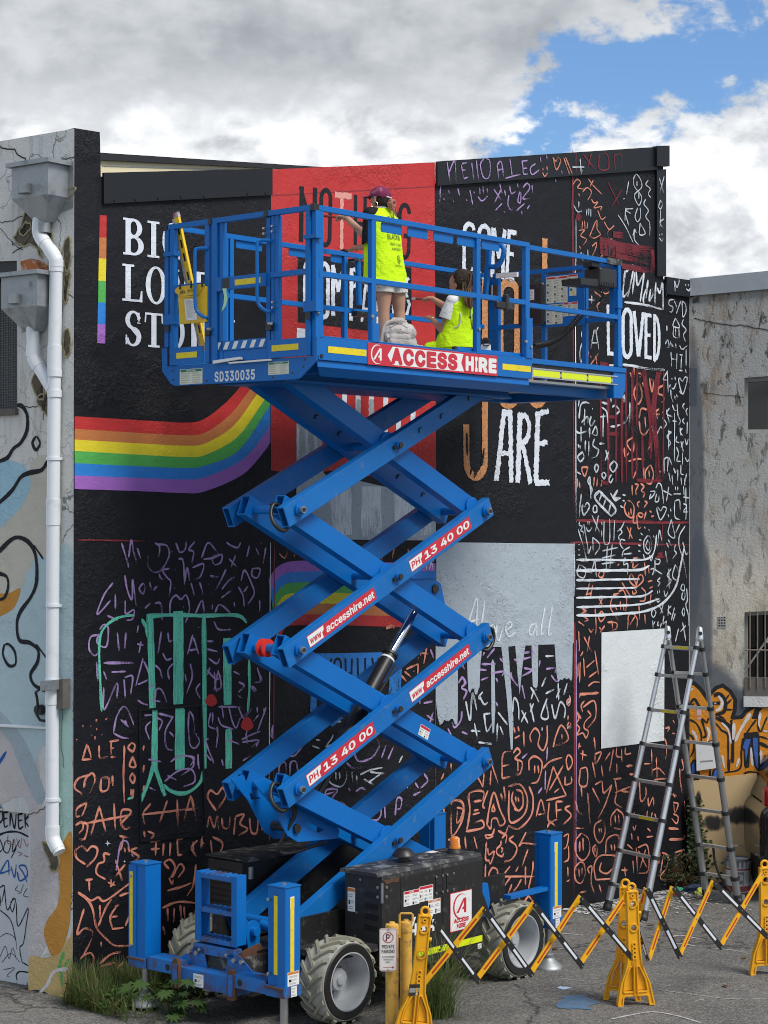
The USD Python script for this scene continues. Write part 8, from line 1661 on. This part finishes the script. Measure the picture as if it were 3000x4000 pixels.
# beside the platform and under it
strokes(CZ, '!w3:680,590 682,980/800,1180 800,1240/775,1210 825,1215/w9:740,1430 725,1480 745,1510 765,1470 740,1430/740,1510 710,1600 715,1690/735,1650 715,1700/820,1440 790,1590/830,1440 855,1590/800,1540 850,1540/850,1420 830,1460', 6, CH, seed=54)
strokes(CZ, '750,1560 755,1650/750,1600 775,1610 775,1660/790,1640 800,1660/790,1710 850,1620/830,1640 840,1710/860,1230 840,1260 855,1310/820,1150 870,1190/870,1150 910,1165 950,1140/770,1190 770,1290', 6, CO, seed=55)
strokes(U3, '180,750 200,660 260,635 330,665/190,900 210,740 260,700 320,715/355,770 355,790/260,780 255,990/220,950 290,880 300,960/340,870 320,950 340,990 390,920/320,1010 320,1170/215,1000 215,1190/140,1050 200,1080 290,1055/350,1090 395,1000 410,1100 350,1090/270,1170 265,1310/310,1180 310,1370/380,1150 360,1230 430,1290 400,1370 340,1400/180,1215 185,1260/200,1230 205,1270/235,1310 175,1370 205,1430 250,1380 235,1310/490,840 485,1130/450,880 520,870/440,1210 510,1210/520,1290 550,1410/555,1310 510,1420/405,1460 380,1510 405,1560 430,1500 405,1460/490,1560 470,1600 500,1640 520,1590 490,1560/590,1590 560,1650 580,1690 610,1640/w11:470,700 540,720/470,760 530,820 545,960/620,1420 570,1490 610,1560 660,1480 620,1420/320,1610 300,1680 350,1770 330,1850/325,1620 335,1890/165,1560 215,1590/w11:440,1790 390,1890 590,2110/w11:440,1790 640,2010 590,2110/470,1840 440,1920/520,1900 490,1990/580,1960 560,2060/735,595 740,700/755,600 758,700/580,640 590,700/w12:670,1780 620,1880 710,1880/580,1820 640,1910 700,1870/600,760 640,740 690,790/640,860 700,800/580,1000 660,990 760,940 810,850/w9:730,1840 770,1850/730,1910 760,1920/700,1980 745,2000/820,700 815,1000/240,1960 230,2010 255,2090 320,1990 290,1940 260,1990 240,1960/370,1980 370,2050 410,2050 405,1980 370,1980/220,1830 190,2130', 7.5, CH, seed=56)
strokes(U3, '820,330 860,430/870,270 880,410/920,340 960,350 950,380 920,370/900,480 870,590 920,720 970,620 940,480 900,480/910,590 912,620/975,450 985,510/1060,400 1090,570 1110,440 1060,400/1240,490 1180,520 1170,590 1230,620 1240,680 1210,700/1030,790 960,780 930,900/935,930 950,1060 1000,1100 1060,1020/1005,880 1015,1010/1110,700 1130,780/1180,780 1110,840 1190,850/1130,790 1160,910/1220,810 1225,840/860,1130 780,1200 855,1310 870,1180/750,1260 760,1370 810,1320/1065,1180 1090,1310/1085,1210 1040,1290/800,1430 900,1400 1000,1405/900,1540 860,1640/1050,1490 1010,1560 1020,1680 1080,1700 1110,1590 1080,1490 1050,1490/1055,1540 1060,1630/990,1500 985,1640/1180,1550 1200,1560/305,1500 225,1510 260,1610 305,1500/380,1620 370,1740/420,1640 410,1740/480,1660 460,1740/170,1640 175,1750/195,1680 200,1760/845,1720 850,1850/880,1710 920,1720 890,1800 910,1850/950,1700 990,1740 960,1790 1000,1820 980,1880/770,1930 750,2000 780,2090 850,2120 870,2000 830,1930 790,1910/800,2050 810,2100/830,2010 835,2090/940,1920 910,1950 930,2000/1000,1920 1030,1940 990,2000/940,2060 920,2090 960,2120 980,2080 940,2060/1020,2050 990,2150/1060,2040 1090,2060/1080,2110 1120,2100', 7.5, CO, seed=57)
strokes(U3, '!w9:460,240 455,620 462,1700/!w16:550,620 548,1000 556,1700/!w11:640,620 650,1100 645,1700/!w10:770,260 772,900 775,1700/!w14:850,300 845,1000 848,1640/!w12:905,290 900,900 900,1640/w26:990,300 1030,600 1080,1000 1060,1400/w30:1170,330 1110,800 1150,1300 1160,1650/!w9:1235,290 1232,1000 1225,1640/!w22:450,230 560,250/w14:900,1660 1100,1670 1220,1665/w14:560,880 680,880/w14:560,1090 680,1085/w16:470,1690 560,1700/!w14:1180,330 1235,340/!w14:720,600 715,1100 720,1700/!w14:970,1100 980,1600', 14, 'thin_dred', 'dark_red_lettering', seed=58)
strokes(U3, '560,240 720,250/w10:730,235 850,250 1000,280 1250,300', 7, 'dry_white', seed=59)
strokes(U3, '1285,310 1240,390 1230,420 1280,420/1280,320 1290,580/1320,480 1300,520/1335,400 1338,420/1375,385 1378,430/1390,460 1360,530 1330,520/1430,400 1420,440 1470,600 1525,420 1500,390 1465,440 1430,390/1320,540 1330,640 1350,700/1370,620 1380,670/1390,600 1410,650/1430,560 1450,600/1340,730 1370,800 1410,790/1400,720 1410,850 1440,930 1420,975/1490,710 1470,750 1490,790/1530,770 1510,810 1530,870/1265,790 1305,950/1305,770 1270,840 1340,880/1370,830 1365,1430/1345,930 1395,935/1440,1010 1450,1110/1470,1020 1440,1060 1470,1110/1490,900 1470,930 1500,970/1530,940 1525,1090/1090,990 1130,1120 1160,1080 1200,1000 1220,1030/1220,890 1270,960 1240,1020/1290,1060 1330,1070 1280,1120 1320,1200 1290,1250/1300,1040 1295,1290/1400,1120 1390,1180 1430,1200/1450,1180 1480,1310/1480,1180 1450,1260/1500,1150 1520,1220 1540,1150/1395,1250 1420,1330 1400,1420 1450,1430/1470,1320 1470,1470/1500,1380 1530,1430 1550,1400/1240,1400 1245,1580/1240,1400 1290,1390 1280,1560/1300,1380 1340,1470/1360,1510 1380,1570 1390,1530/1410,1530 1410,1670/1450,1470 1450,1580 1490,1590/1300,1570 1320,1680/1340,1600 1350,1720/1450,1630 1460,1720/1490,1640 1500,1730/1520,1580 1490,1720/1080,1830 1060,1890 1100,1860 1130,1800 1070,1800/1150,1830 1130,1920 1170,1920 1180,1850/1140,1760 1170,1700 1210,1740 1240,1970/1230,1790 1310,1830/1300,1740 1270,1920/1270,1810 1340,1850/1380,1740 1385,1790/1410,1740 1410,1790/1360,1830 1450,1830/1480,1730 1490,1850/1510,1750 1510,1950/1475,1870 1555,1880/1370,1930 1375,2110 1440,2150/1370,1920 1430,1910 1440,2050/1480,1950 1520,1980 1480,2050 1540,2050/1520,1950 1510,2150/1150,2000 1160,2060 1200,2150 1270,2020 1230,1990 1200,2040 1160,1990/1320,2010 1325,2050/1290,2080 1300,2120', 5.5, CH, seed=60)
strokes(U4, '200,120 195,160 230,180 215,230 245,250 240,340/180,210 250,450 290,620/250,150 310,510/340,420 310,510 290,470/275,190 310,240 360,180/300,110 302,160/320,115 322,160/350,40 450,260/430,40 395,240/470,120 475,160/470,230 470,310/500,110 500,370 565,370 570,80/630,100 620,350/750,120 710,200 660,240/690,200 720,250 680,300 690,350/760,350 710,340 700,400 740,460/360,310 365,480/360,310 450,410 385,530/480,480 670,440/470,570 640,530/540,420 525,700/600,400 570,690/470,640 640,620/820,430 740,480 720,550/740,520 850,510/760,560 740,650 790,640 790,770/1035,290 990,370 1000,480 1050,510 1085,430 1070,310 1035,290/1040,340 1015,420 1050,470 1065,400 1040,340/950,260 985,290/930,340 965,350/920,410 960,415/920,480 955,485/1000,180 1005,210/1050,210 1060,240/1110,290 1115,325/180,400 215,405/180,465 212,470/180,530 210,535/190,650 170,770 250,810 270,700 190,650/200,690 230,750/385,580 340,760/385,590 405,800/345,720 410,700/1180,220 1155,430/1185,220 1215,370/980,520 1010,600/990,590 1060,560/1060,530 1080,600 1110,510/1330,90 1290,260 1370,310 1330,90/1430,150 1380,260/1500,170 1430,290 1425,420 1480,600 1520,830/1470,370 1510,520 1555,470/1270,380 1300,450/1290,340 1330,420/1380,400 1365,470 1390,510 1340,580/1130,590 1130,750/1130,570 1190,590 1180,640 1120,640/1100,780 1115,700 1070,710/1130,710 1220,770/1260,480 1280,620/1195,810 1160,850 1190,870 1165,920/1160,970 1165,1010/1185,960 1188,1000/1140,1060 1165,1110 1200,1080/1240,970 1260,1040 1290,980/1300,700 1305,950/1330,700 1280,780 1330,850 1270,920/1380,650 1345,790 1400,840 1430,760 1380,650/1465,890 1450,950 1490,970 1490,900 1465,890/1470,990 1460,1060 1490,1080 1500,1010 1470,990/1520,940 1530,1080 1510,1150 1540,1270 1545,1400/1110,1190 1085,1250 1110,1300 1140,1240 1110,1190/1180,1150 1230,1250/1230,1140 1200,1260/1300,1150 1290,1280/1330,1160 1290,1210 1330,1270/1370,1180 1330,1340/1380,1250 1350,1350/1480,1180 1465,1240 1485,1280 1495,1220 1480,1180/1100,1340 1110,1440/1130,1350 1105,1400/1170,1350 1160,1400 1190,1390/1210,1370 1190,1440/1240,1280 1230,1380 1270,1350 1260,1420/1470,1360 1510,1590/1510,1400 1440,1480/1420,1440 1380,1600', 5.5, CH, seed=61)
strokes(U4, '860,570 930,560/830,620 870,590/860,620 860,690 930,640/665,660 690,640/1000,620 1010,790/1050,680 1055,760/820,780 820,860 900,920 850,780 820,780/930,780 900,920 980,850 970,780 930,780/850,970 860,1010 900,990 880,950/960,930 1010,990 1000,1090 940,1100/720,870 830,1050/1080,1010 1065,1150/1040,860 1100,845/1060,940 1105,920/460,720 430,780 470,810 500,760 460,720/320,880 280,1040/360,900 330,1060/270,1020 350,1000/440,1070 480,1150/480,1070 440,1150/660,1010 600,1060 580,1180 640,1280 680,1350/680,980 740,970 780,1100 760,1270/630,1140 660,1210/700,1100 705,1210/735,1130 745,1220/610,1020 690,1000/470,1220 430,1280 460,1350 510,1290 470,1220/390,1190 400,1440 380,1600/230,1200 280,1220 220,1250/250,1290 300,1330 260,1350/180,1350 260,1410/310,1440 340,1480 370,1440/440,1420 470,1470/510,1400 440,1500/540,1360 620,1350/600,1370 605,1450/540,1360 650,1370 650,1440 590,1465/930,1150 940,1340/1000,1260 1010,1380/850,1230 800,1290 790,1450/870,1260 910,1330 900,1440/880,1290 810,1400/185,1470 195,1650 190,1720/250,1540 345,1720/320,1530 290,1730/w10:240,1720 210,1780/180,1870 175,2040/205,1850 195,2110/245,1800 260,2030/280,1920 380,1830/310,2040 420,1960/385,1710 430,2010/300,2150 370,2100 450,2100/870,40 860,130 920,130/900,40 920,200 960,180/780,180 850,330/830,190 805,340', 6.5, CO, seed=62)
strokes(U4, 'w9:155,590 500,592 850,592 1000,585 1090,540 1130,430 1145,280/w12:150,722 400,722 700,720 950,710 1060,660/w9:155,840 350,842 600,832 940,828/w8:155,945 500,942 900,935/w9:155,1058 500,1050 900,1045 1020,1020 1100,970/w9:155,1175 500,1165 900,1145 1050,1115 1180,1070/w11:155,1275 400,1275 700,1255 950,1235 1150,1170 1290,1060 1390,900 1440,680 1490,420', 10, 'streak_white', 'sweeping_line', stuff=False, seed=63)
strokes(U4, 'w22:1160,540 1230,520/w8:1130,560 1330,555/w6:1220,150 1218,360', 12, 'thin_dred', seed=64)
strokes(U5, '45,40 20,60 30,90 45,60/30,150 28,180/35,190 25,215 45,225 45,195/w10:100,20 220,10/105,10 100,40/130,60 110,90 120,130/120,100 190,60 200,160 150,230/150,120 170,150 150,170/110,170 85,130 95,170 80,200 100,230 85,270 120,260 140,290 155,250 130,230 130,200 150,170/190,285 200,370/100,320 92,360/90,345 110,340/120,365 118,430/105,385 145,400/195,390 235,380 200,450 195,390/105,480 100,580 145,580 145,480 105,480/110,590 115,670/180,440 200,540/235,460 245,530/290,380 250,440/310,360 285,500/330,450 332,510/330,350 330,400 360,410/360,360 362,440/385,350 385,390 420,385/w9:390,465 430,462/w9:410,515 435,515/180,600 225,690/240,560 250,630 300,580/300,580 260,700 215,790/195,580 240,555/320,550 330,620 320,690 360,720/310,545 360,540/320,630 420,590/360,620 410,625/470,560 480,680 510,650 510,590/525,660 530,710 555,660 560,710/150,630 165,830/75,680 90,740 120,770/75,850 130,850/235,800 195,830 195,900 225,940 255,890 255,820 235,800/220,850 225,880/232,850 238,880/330,730 295,780 295,840/330,730 370,770 365,850 310,850/320,770 322,820/340,765 345,815/110,880 75,930 80,1010 120,1050 160,1000 155,920 110,880/w9:100,930 100,995/w9:120,910 122,990/200,950 180,980 200,1025 210,980 200,950/195,970 195,1000/100,1060 70,1100 75,1170 110,1190 135,1130 125,1070 100,1060/95,1100 98,1150/115,1095 115,1140/25,1090 28,1150/20,1180 40,1170/0,900 30,890 20,960 0,980/30,960 30,1040 0,1060/260,1010 270,920 330,890 350,930/200,1170 190,1080 230,1020 330,1020/200,1170 330,1160/235,1060 225,1110 270,1130 320,1080/295,950 300,990/315,950 318,990/160,1130 150,1100 175,1090 170,1180 190,1250/220,1200 235,1250/100,1250 140,1240', 7, CO, seed=65)
strokes(U5, '440,750 435,780/430,840 440,860 450,830/420,880 425,920/460,900 465,930/395,950 430,980/430,1050 435,1130/450,970 460,1130/460,970 520,960 525,1110 460,1130/465,990 520,1100/510,980 470,1110/520,740 515,790/550,750 540,800/565,760 575,790/515,905 555,900/520,850 540,870/550,490 590,480 630,520/560,550 640,540/500,450 545,450/545,360 548,530/575,410 580,560/590,1070 600,1000/600,1130 620,1010/610,1000 645,1020 640,1090 600,1150 630,1180/630,230 655,225 640,260/625,290 640,340 630,430/640,640 680,640 700,650/680,690 710,700 690,750 680,680/680,760 710,780 700,820 670,790/680,640 695,660/w10:650,850 715,855/w10:655,920 740,915 750,890/750,680 755,790/690,1000 740,990 680,1050/670,1100 740,1110 760,1140/690,1100 700,1190/680,180 690,200/675,260 695,265/670,430 700,430/720,480 725,560 740,640/735,420 745,480 725,490/360,1110 400,1110/380,1090 385,1150', 6.5, CO, seed=66)
# purple/white doodles seen between the lower scissor arms
SZ6 = (1050, 2600, .7038)
strokes(SZ6, '50,620 60,550 90,540 95,610/115,610 120,540 150,535 160,600/310,740 320,690 380,690 350,740 400,760 440,790/300,720 370,700/480,700 510,680 540,690/470,480 500,530 570,510 610,450 590,400 550,410/520,440 560,400/625,510 650,440/660,520 690,450/520,840 590,860 620,830 620,780/590,790 570,830/640,760 645,850/700,830 710,740 735,740 730,790 705,800/800,720 840,700/810,650 830,680/860,600 880,640 840,680/300,650 310,670/430,540 470,570 520,560/440,680 455,700/90,490 140,500 190,440/400,780 395,750/20,330 20,390', 8, LI, seed=67)
strokes(SZ6, '330,600 340,650 400,670 430,620 420,560 390,540/370,590 372,640/390,590 392,640/505,605 560,580 630,565/560,590 640,600/525,630 580,660/550,650 620,600/460,590 465,650/485,610 488,660/320,440 350,400 355,380/310,450 350,440/240,445 280,460/260,410 285,415/400,310 320,315/740,500 720,540/810,600 830,590/760,640 770,680', 7, CH, seed=68)
strokes((800, 1450, .7233), '1020,960 1010,1010/1095,960 1105,1010/1080,1020 1100,990/950,1000 960,1020/400,985 430,1010 445,960/480,990 485,1010', 7, CO, seed=69)
strokes((1500, 2150, .3014), '540,170 550,260/580,250 610,160 630,250/580,140 650,130/480,170 470,240', 6, CH, seed=70)
strokes((1500, 2150, .3014), 'w14:20,1010 100,980 130,1010/480,1250 470,1360/550,1240 510,1470/490,1330 570,1340/440,1390 445,1400/280,1540 440,1470/330,1350 310,1420/260,1570 350,1640/220,1620 290,1700/440,1470 430,1600/380,1560 382,1570', 8, CO, seed=71)
strokes((1500, 2150, .3014), '600,1290 640,1400/960,1720 1010,1640 1040,1720 1000,1780 1060,1830 1020,1930/1000,1450 1040,1550/510,1980 620,1960/450,1900 460,1990', 8, LI, seed=72)
# sun-bleached stars, red spots
for q, r_ in (((K_q[0] * .5878, 2700 + K_q[1] * .5878), s_) for K_q, s_ in (((713, 1010), 12), ((825, 1130), 6), ((0, 0), 0))):
    if r_:
        x, y = q; mpoly([(x, y - r_), (x + r_ * .2, y - r_ * .2), (x + r_, y), (x + r_ * .2, y + r_ * .2), (x, y + r_), (x - r_ * .2, y + r_ * .2), (x - r_, y), (x - r_ * .2, y - r_ * .2)], 'painted_star', 'mural_white', .006)
for x, y, r_ in ((823, 2735, 22), (963, 2828, 24)): mpoly([(x + r_ * math.cos(a) * (1 + .15 * math.sin(3 * a)), y + r_ * 1.1 * math.sin(a)) for a in np.linspace(0, 6.1, 16)], 'red_spot', 'mural_red', .0075)
# white-painted rectangle
wb = mpoly([(2348, 2470), (2594, 2455), (2592, 2893), (2346, 2924)], 'white_rectangle', 'board_white', .0072)

# --- painted shapes on the pale stucco front
def lpoly(zm_, pts, mat, h, smooth=True, name='painted_shape', pl=LEFT, parent=None):
    q = A(pts, float) * zm_[2] + A(zm_[:2]); P_ = pl.px(q); P_ = spline(P_, 5, True) if smooth else P_
    sh = Polygon(P_).buffer(0)
    if pl is LEFT: sh = sh.intersection(sbox(-9, Z0, -.002, 9)).difference(unary_union([win, door, plinth]))
    return MP(name, pl.flat(sh, h), mat, parent or stw)
lpoly(JZ, [(-40, 1560), (130, 1535), (180, 1420), (260, 1310), (480, 1290), (480, 2300), (480, 2560), (300, 2560), (200, 2700), (-40, 2440)], 'stucco_mist', .0010)
lpoly(JZ, [(215, 690), (330, 640), (400, 640), (400, 1300), (260, 1310), (180, 1420), (130, 1540), (-40, 1565), (-40, 1100), (100, 1030)], 'stucco_cream', .0014)
lpoly(JZ, [(-40, 705), (110, 690), (180, 740), (205, 830), (170, 940), (100, 1030), (-40, 1120)], 'stucco_blue', .0018)
lpoly(JZ, [(-40, 1575), (60, 1560), (137, 1528), (105, 1640), (50, 1690), (-40, 1715)], 'stucco_ochre', .0018)
lpoly(KZ, [(-40, 270), (60, 330), (120, 470), (190, 640), (260, 760), (390, 800), (390, 1090), (380, 1500), (300, 1700), (190, 1800), (190, 760), (-40, 740)], 'stucco_pink', .0022)
lpoly(KZ, [(-40, 110), (120, 260), (200, 400), (260, 560), (300, 700), (250, 750), (190, 640), (120, 470), (60, 330), (-40, 260)], 'stucco_grey', .0018)
lpoly(KZ, [(400, 120), (480, 110), (480, 950), (430, 1000), (392, 1060), (395, 600)], 'stucco_mint', .0022, False)
lpoly(LD, [(150, 925), (250, 905), (300, 880), (385, 790), (400, 780), (400, 1300), (150, 1300)], 'stucco_tan', .0024)
lpoly(LD, [(396, 215), (340, 290), (322, 400), (330, 520), (315, 620), (260, 700), (243, 770), (262, 840), (290, 895), (340, 860), (380, 740), (392, 600), (398, 480)], 'stucco_ochre', .0028)
lpoly(LD, [(150, 1108), (230, 1085), (300, 1140), (305, 1220), (290, 1290), (150, 1300)], 'stucco_navy', .0030)
strokes(LD, 'w14:378,965 300,980 262,1050 205,1120 188,1180 200,1240 262,1262 345,1255', 14, 'stucco_white', 'painted_line', LEFT, .0036, parent=stw, stuff=False)
strokes(LD, 'w16:355,872 322,960/w16:330,930 345,1060/w12:380,910 340,985', 14, 'stucco_green', 'painted_line', LEFT, .0034, parent=stw, stuff=False)
strokes(JZ, 'w17:115,310 150,320 182,380 180,480 140,560 90,600 50,660 -20,690/w13:242,515 218,560 240,608 268,565 245,515/w18:325,670 280,740 200,760 140,790 80,880 -20,975/w17:-20,1300 70,1210 130,1190 200,1230 240,1320 245,1480 210,1580 140,1680 115,1760 130,1870 200,1890 255,1940 250,2020 205,2100 230,2170 310,2210/w9:225,1240 260,1290 290,1335/w9:240,1900 280,1950 312,1995/w14:-20,1425 45,1450 56,1520 30,1590 -20,1605/w12:30,1900 22,1970 60,2040 105,2030 100,1950 60,1900 28,1905', 16, 'stucco_line', 'painted_squiggle', LEFT, .0042, parent=stw, stuff=False)
strokes(KZ, 'w14:-20,500 45,400/w8:-20,775 10,770', 12, 'tag_blue', 'painted_swipe', LEFT, .004, parent=stw)
DP = Wall(LEFT.o + LEFT.n * -.1195, LEFT.u, (0, 0, 1))
def tags(txt, w, mat, seed): strokes(LD, txt, w, mat, 'graffiti_tag', DP, .0016, parent=rd, seed=seed)
tags('w9:-10,110 10,90 15,140 -10,170/w8:20,100 25,180 45,175/22,105 48,100/22,140 42,135/55,180 60,110 80,190 90,110/100,110 105,190 130,180/100,115 128,110/100,150 125,145/138,110 140,190/165,115 140,150 165,190/-10,230 40,212 100,212 162,240', 8, 'stucco_line', 1)
tags('0,250 15,300 -5,325/30,260 20,310 45,325 60,270 35,258/75,250 70,320 110,255/90,300 62,355', 5, 'stucco_line', 2); tags('45,230 40,270 70,280/80,250 85,300/90,245 110,300 120,240/130,250 150,290 165,250/95,320 120,330 100,345/130,340 160,350', 3.5, 'tag_red', 3)
tags('-10,460 20,400 45,370 50,450/5,440 60,420/60,400 80,460 90,390/95,430 110,480 150,450 140,400 105,400 130,440 150,490', 7, 'tag_blue', 4)
tags('100,505 85,530 110,540/130,500 115,540/150,520 130,560 160,570/100,550 120,545', 3, 'stucco_line', 5)
tags('-5,520 25,510 10,600/25,520 40,640 75,570/55,620 70,650 85,580 55,600/90,600 100,730 155,630 145,720 130,820 110,850 120,920 130,935/0,640 60,700 90,820/0,560 5,620/125,930 160,950', 5, 'stucco_line', 6)
tags('0,790 40,770 85,800 90,860/0,900 30,840 50,910 70,850 90,910/10,930 60,880 110,930/20,970 80,960 40,1000 55,1010', 2.6, 'stucco_line', 7)
tags('95,1030 90,1000 110,980 160,985/50,1040 70,1150/60,1100 100,1070/90,1040 95,1160/105,1060 120,1150/130,1050 135,1160/150,1040 150,1150/55,1060 165,1060', 6, 'stucco_line', 8)

# --- graffiti on the grey neighbour
for n_, c_ in dict(orange=(0.66, 0.25, 0.020), line=(0.018, 0.018, 0.02), blue=(0.05, 0.13, 0.46), white=(0.68, 0.64, 0.62), pink=(0.66, 0.40, 0.38)).items(): paint('graff_' + n_, c_, .6, .06, spec=.25, bump=.5)
def slate():
    g = G(); p = obj_pos(g); n = g.noise(p, 4.0, 5.0, .6)['fac']; uv = g('separate_xyz', vector=g('texture_coordinate')['UV'])
    e = g.m('subtract', 1.0, g.m('add', g.m('multiply', uv['x'], uv['x']), g.m('multiply', uv['y'], uv['y']))); a = g.m('multiply', g.ss(g.m('add', e, g.m('multiply', g.m('subtract', n, .5), .35)), .0, .55), .66)
    g.make(L('spray_slate'), g('mix_closure', fac=a, closure1=g('transparent_bsdf')['BSDF'], closure2=g('principled_bsdf', base_color=(0.085, 0.10, 0.125), roughness=.8)['BSDF'])['closure'])
slate()
def spray_slate(cx, cy, rx, ry, h, rot=0.0):
    t = np.linspace(0, 2 * np.pi, 48, endpoint=False); c = RIGHT.px([(cx, cy)], h)[0]; k = float(np.linalg.norm(RIGHT.px([(cx, cy + 10)], h)[0] - c)) / 10; V, UV = [c], [(0, 0)]
    for f in (.35, .7, 1.0):
        for a in t: V.append(c + A([f * rx * k * math.cos(a), f * ry * k * math.sin(a)])); UV.append((f * math.cos(a), f * math.sin(a)))
    V = A(V); V[:, 0] = np.maximum(V[:, 0], .012); n = 48; Fs = [(0, 1 + i, 1 + (i + 1) % n) for i in range(n)]
    for b in (0, n): Fs += [x for i in range(n) for x in ((1 + b + i, 1 + b + n + i, 1 + b + n + (i + 1) % n), (1 + b + i, 1 + b + n + (i + 1) % n, 1 + b + (i + 1) % n))]
    MP('spray_haze', (RIGHT.p3(V, h), A(Fs)), 'spray_slate', rbld, uv=A(UV))
spray_slate(2706, 1900, 52, 640, .0012); spray_slate(2730, 2440, 62, 420, .0020); spray_slate(2780, 2760, 135, 190, .0028); spray_slate(2930, 2790, 150, 120, .0036)
main_ = [(132, 110), (180, 95), (240, 150), (330, 280), (380, 190), (430, 140), (480, 122), (545, 170), (592, 250), (588, 350), (560, 440), (590, 455), (690, 445), (740, 380), (815, 335), (780, 445), (840, 445), (852, 380), (900, 335), (990, 330), (1150, 330), (1150, 1500), (840, 1500), (840, 1040), (500, 1060), (132, 1110)]
qm = RIGHT.px(A(main_) * RG[2] + A(RG[:2])); ob_ = Polygon(qm).buffer(0)
lim = sbox(.012, Z0, 9, 9)
MP('graffiti_outline', RIGHT.flat(ob_.buffer(.045, join_style=2).intersection(lim), .0044), 'graff_line', rbld); gf = MP('graffiti_fill', RIGHT.flat(ob_.intersection(lim), .0052), 'graff_orange', rbld)
for pts in ([(700, 660), (775, 650), (745, 760), (740, 930), (725, 930), (715, 760), (690, 740)], [(795, 640), (845, 640), (850, 960), (830, 930), (800, 740)], [(165, 920), (192, 880), (198, 1000), (170, 1010)], [(400, 980), (440, 940), (440, 1060), (380, 1060)]):
    P_ = Polygon(RIGHT.px(A(pts) * RG[2] + A(RG[:2]))).buffer(0); MP('graffiti_shape', RIGHT.flat(P_.buffer(.022), .0058), 'graff_line', rbld); MP('graffiti_shape', RIGHT.flat(P_, .0064), 'graff_blue', rbld)
for pts, m in (([(700, 590), (850, 575), (870, 640), (700, 660)], 'graff_line'), ([(200, 985), (250, 990), (240, 1080), (180, 1080)], 'graff_line')): lpoly(RG, pts, m, .0057, False, 'graffiti_shape', RIGHT, rbld)
def gst(txt, w, mat, h): strokes(RG, txt, w, mat, 'graffiti_line', RIGHT, h, parent=rbld)
gst('w16:392,205 440,188 490,225 512,300 495,370 410,405/500,270 552,190/510,305 578,240/515,347 588,350/440,420 480,430 525,480/w10:135,310 190,240 250,320 335,350/145,320 190,285/270,640 310,610 270,450 320,485 345,440 440,520 470,560 530,600 540,700 540,980/w14:410,430 520,490 580,560 587,700 585,900/830,450 735,590 680,760 662,955 500,1000/140,450 210,490 260,590 262,700/135,600 180,650 185,760 150,840/850,370 852,540 880,570 910,500 945,420/865,625 960,655/w14:860,690 960,740/855,720 870,980 912,1035 916,1216/780,680 750,800 720,960/700,1010 760,990 840,1000/590,460 570,470 600,560/320,690 400,660/350,1060 355,960/560,860 545,1000', 7.5, 'graff_line', .0070)
gst('w40:405,265 408,300', 40, 'graff_line', .0072); gst('w14:405,275 407,292', 14, 'stucco_grey', .0082)
gst('w12:600,485 598,560 592,660/w12:770,385 720,470 660,570 612,680/w12:440,205 480,270 460,330 410,365/w9:320,525 345,585 325,680/w7:470,480 540,560 570,700/w9:165,560 205,620 215,680/w9:875,380 858,480 870,540/w11:905,565 950,575/w9:775,740 790,930/w9:878,770 885,960/w8:480,820 502,950/w10:655,850 625,940/w7:145,150 180,130/w8:930,1060 935,1200/w9:340,690 400,690', 8, 'graff_white', .0078)
gst('w26:215,375 262,378/w18:238,430 240,450/w22:890,870 950,860', 20, 'graff_pink', .0076)
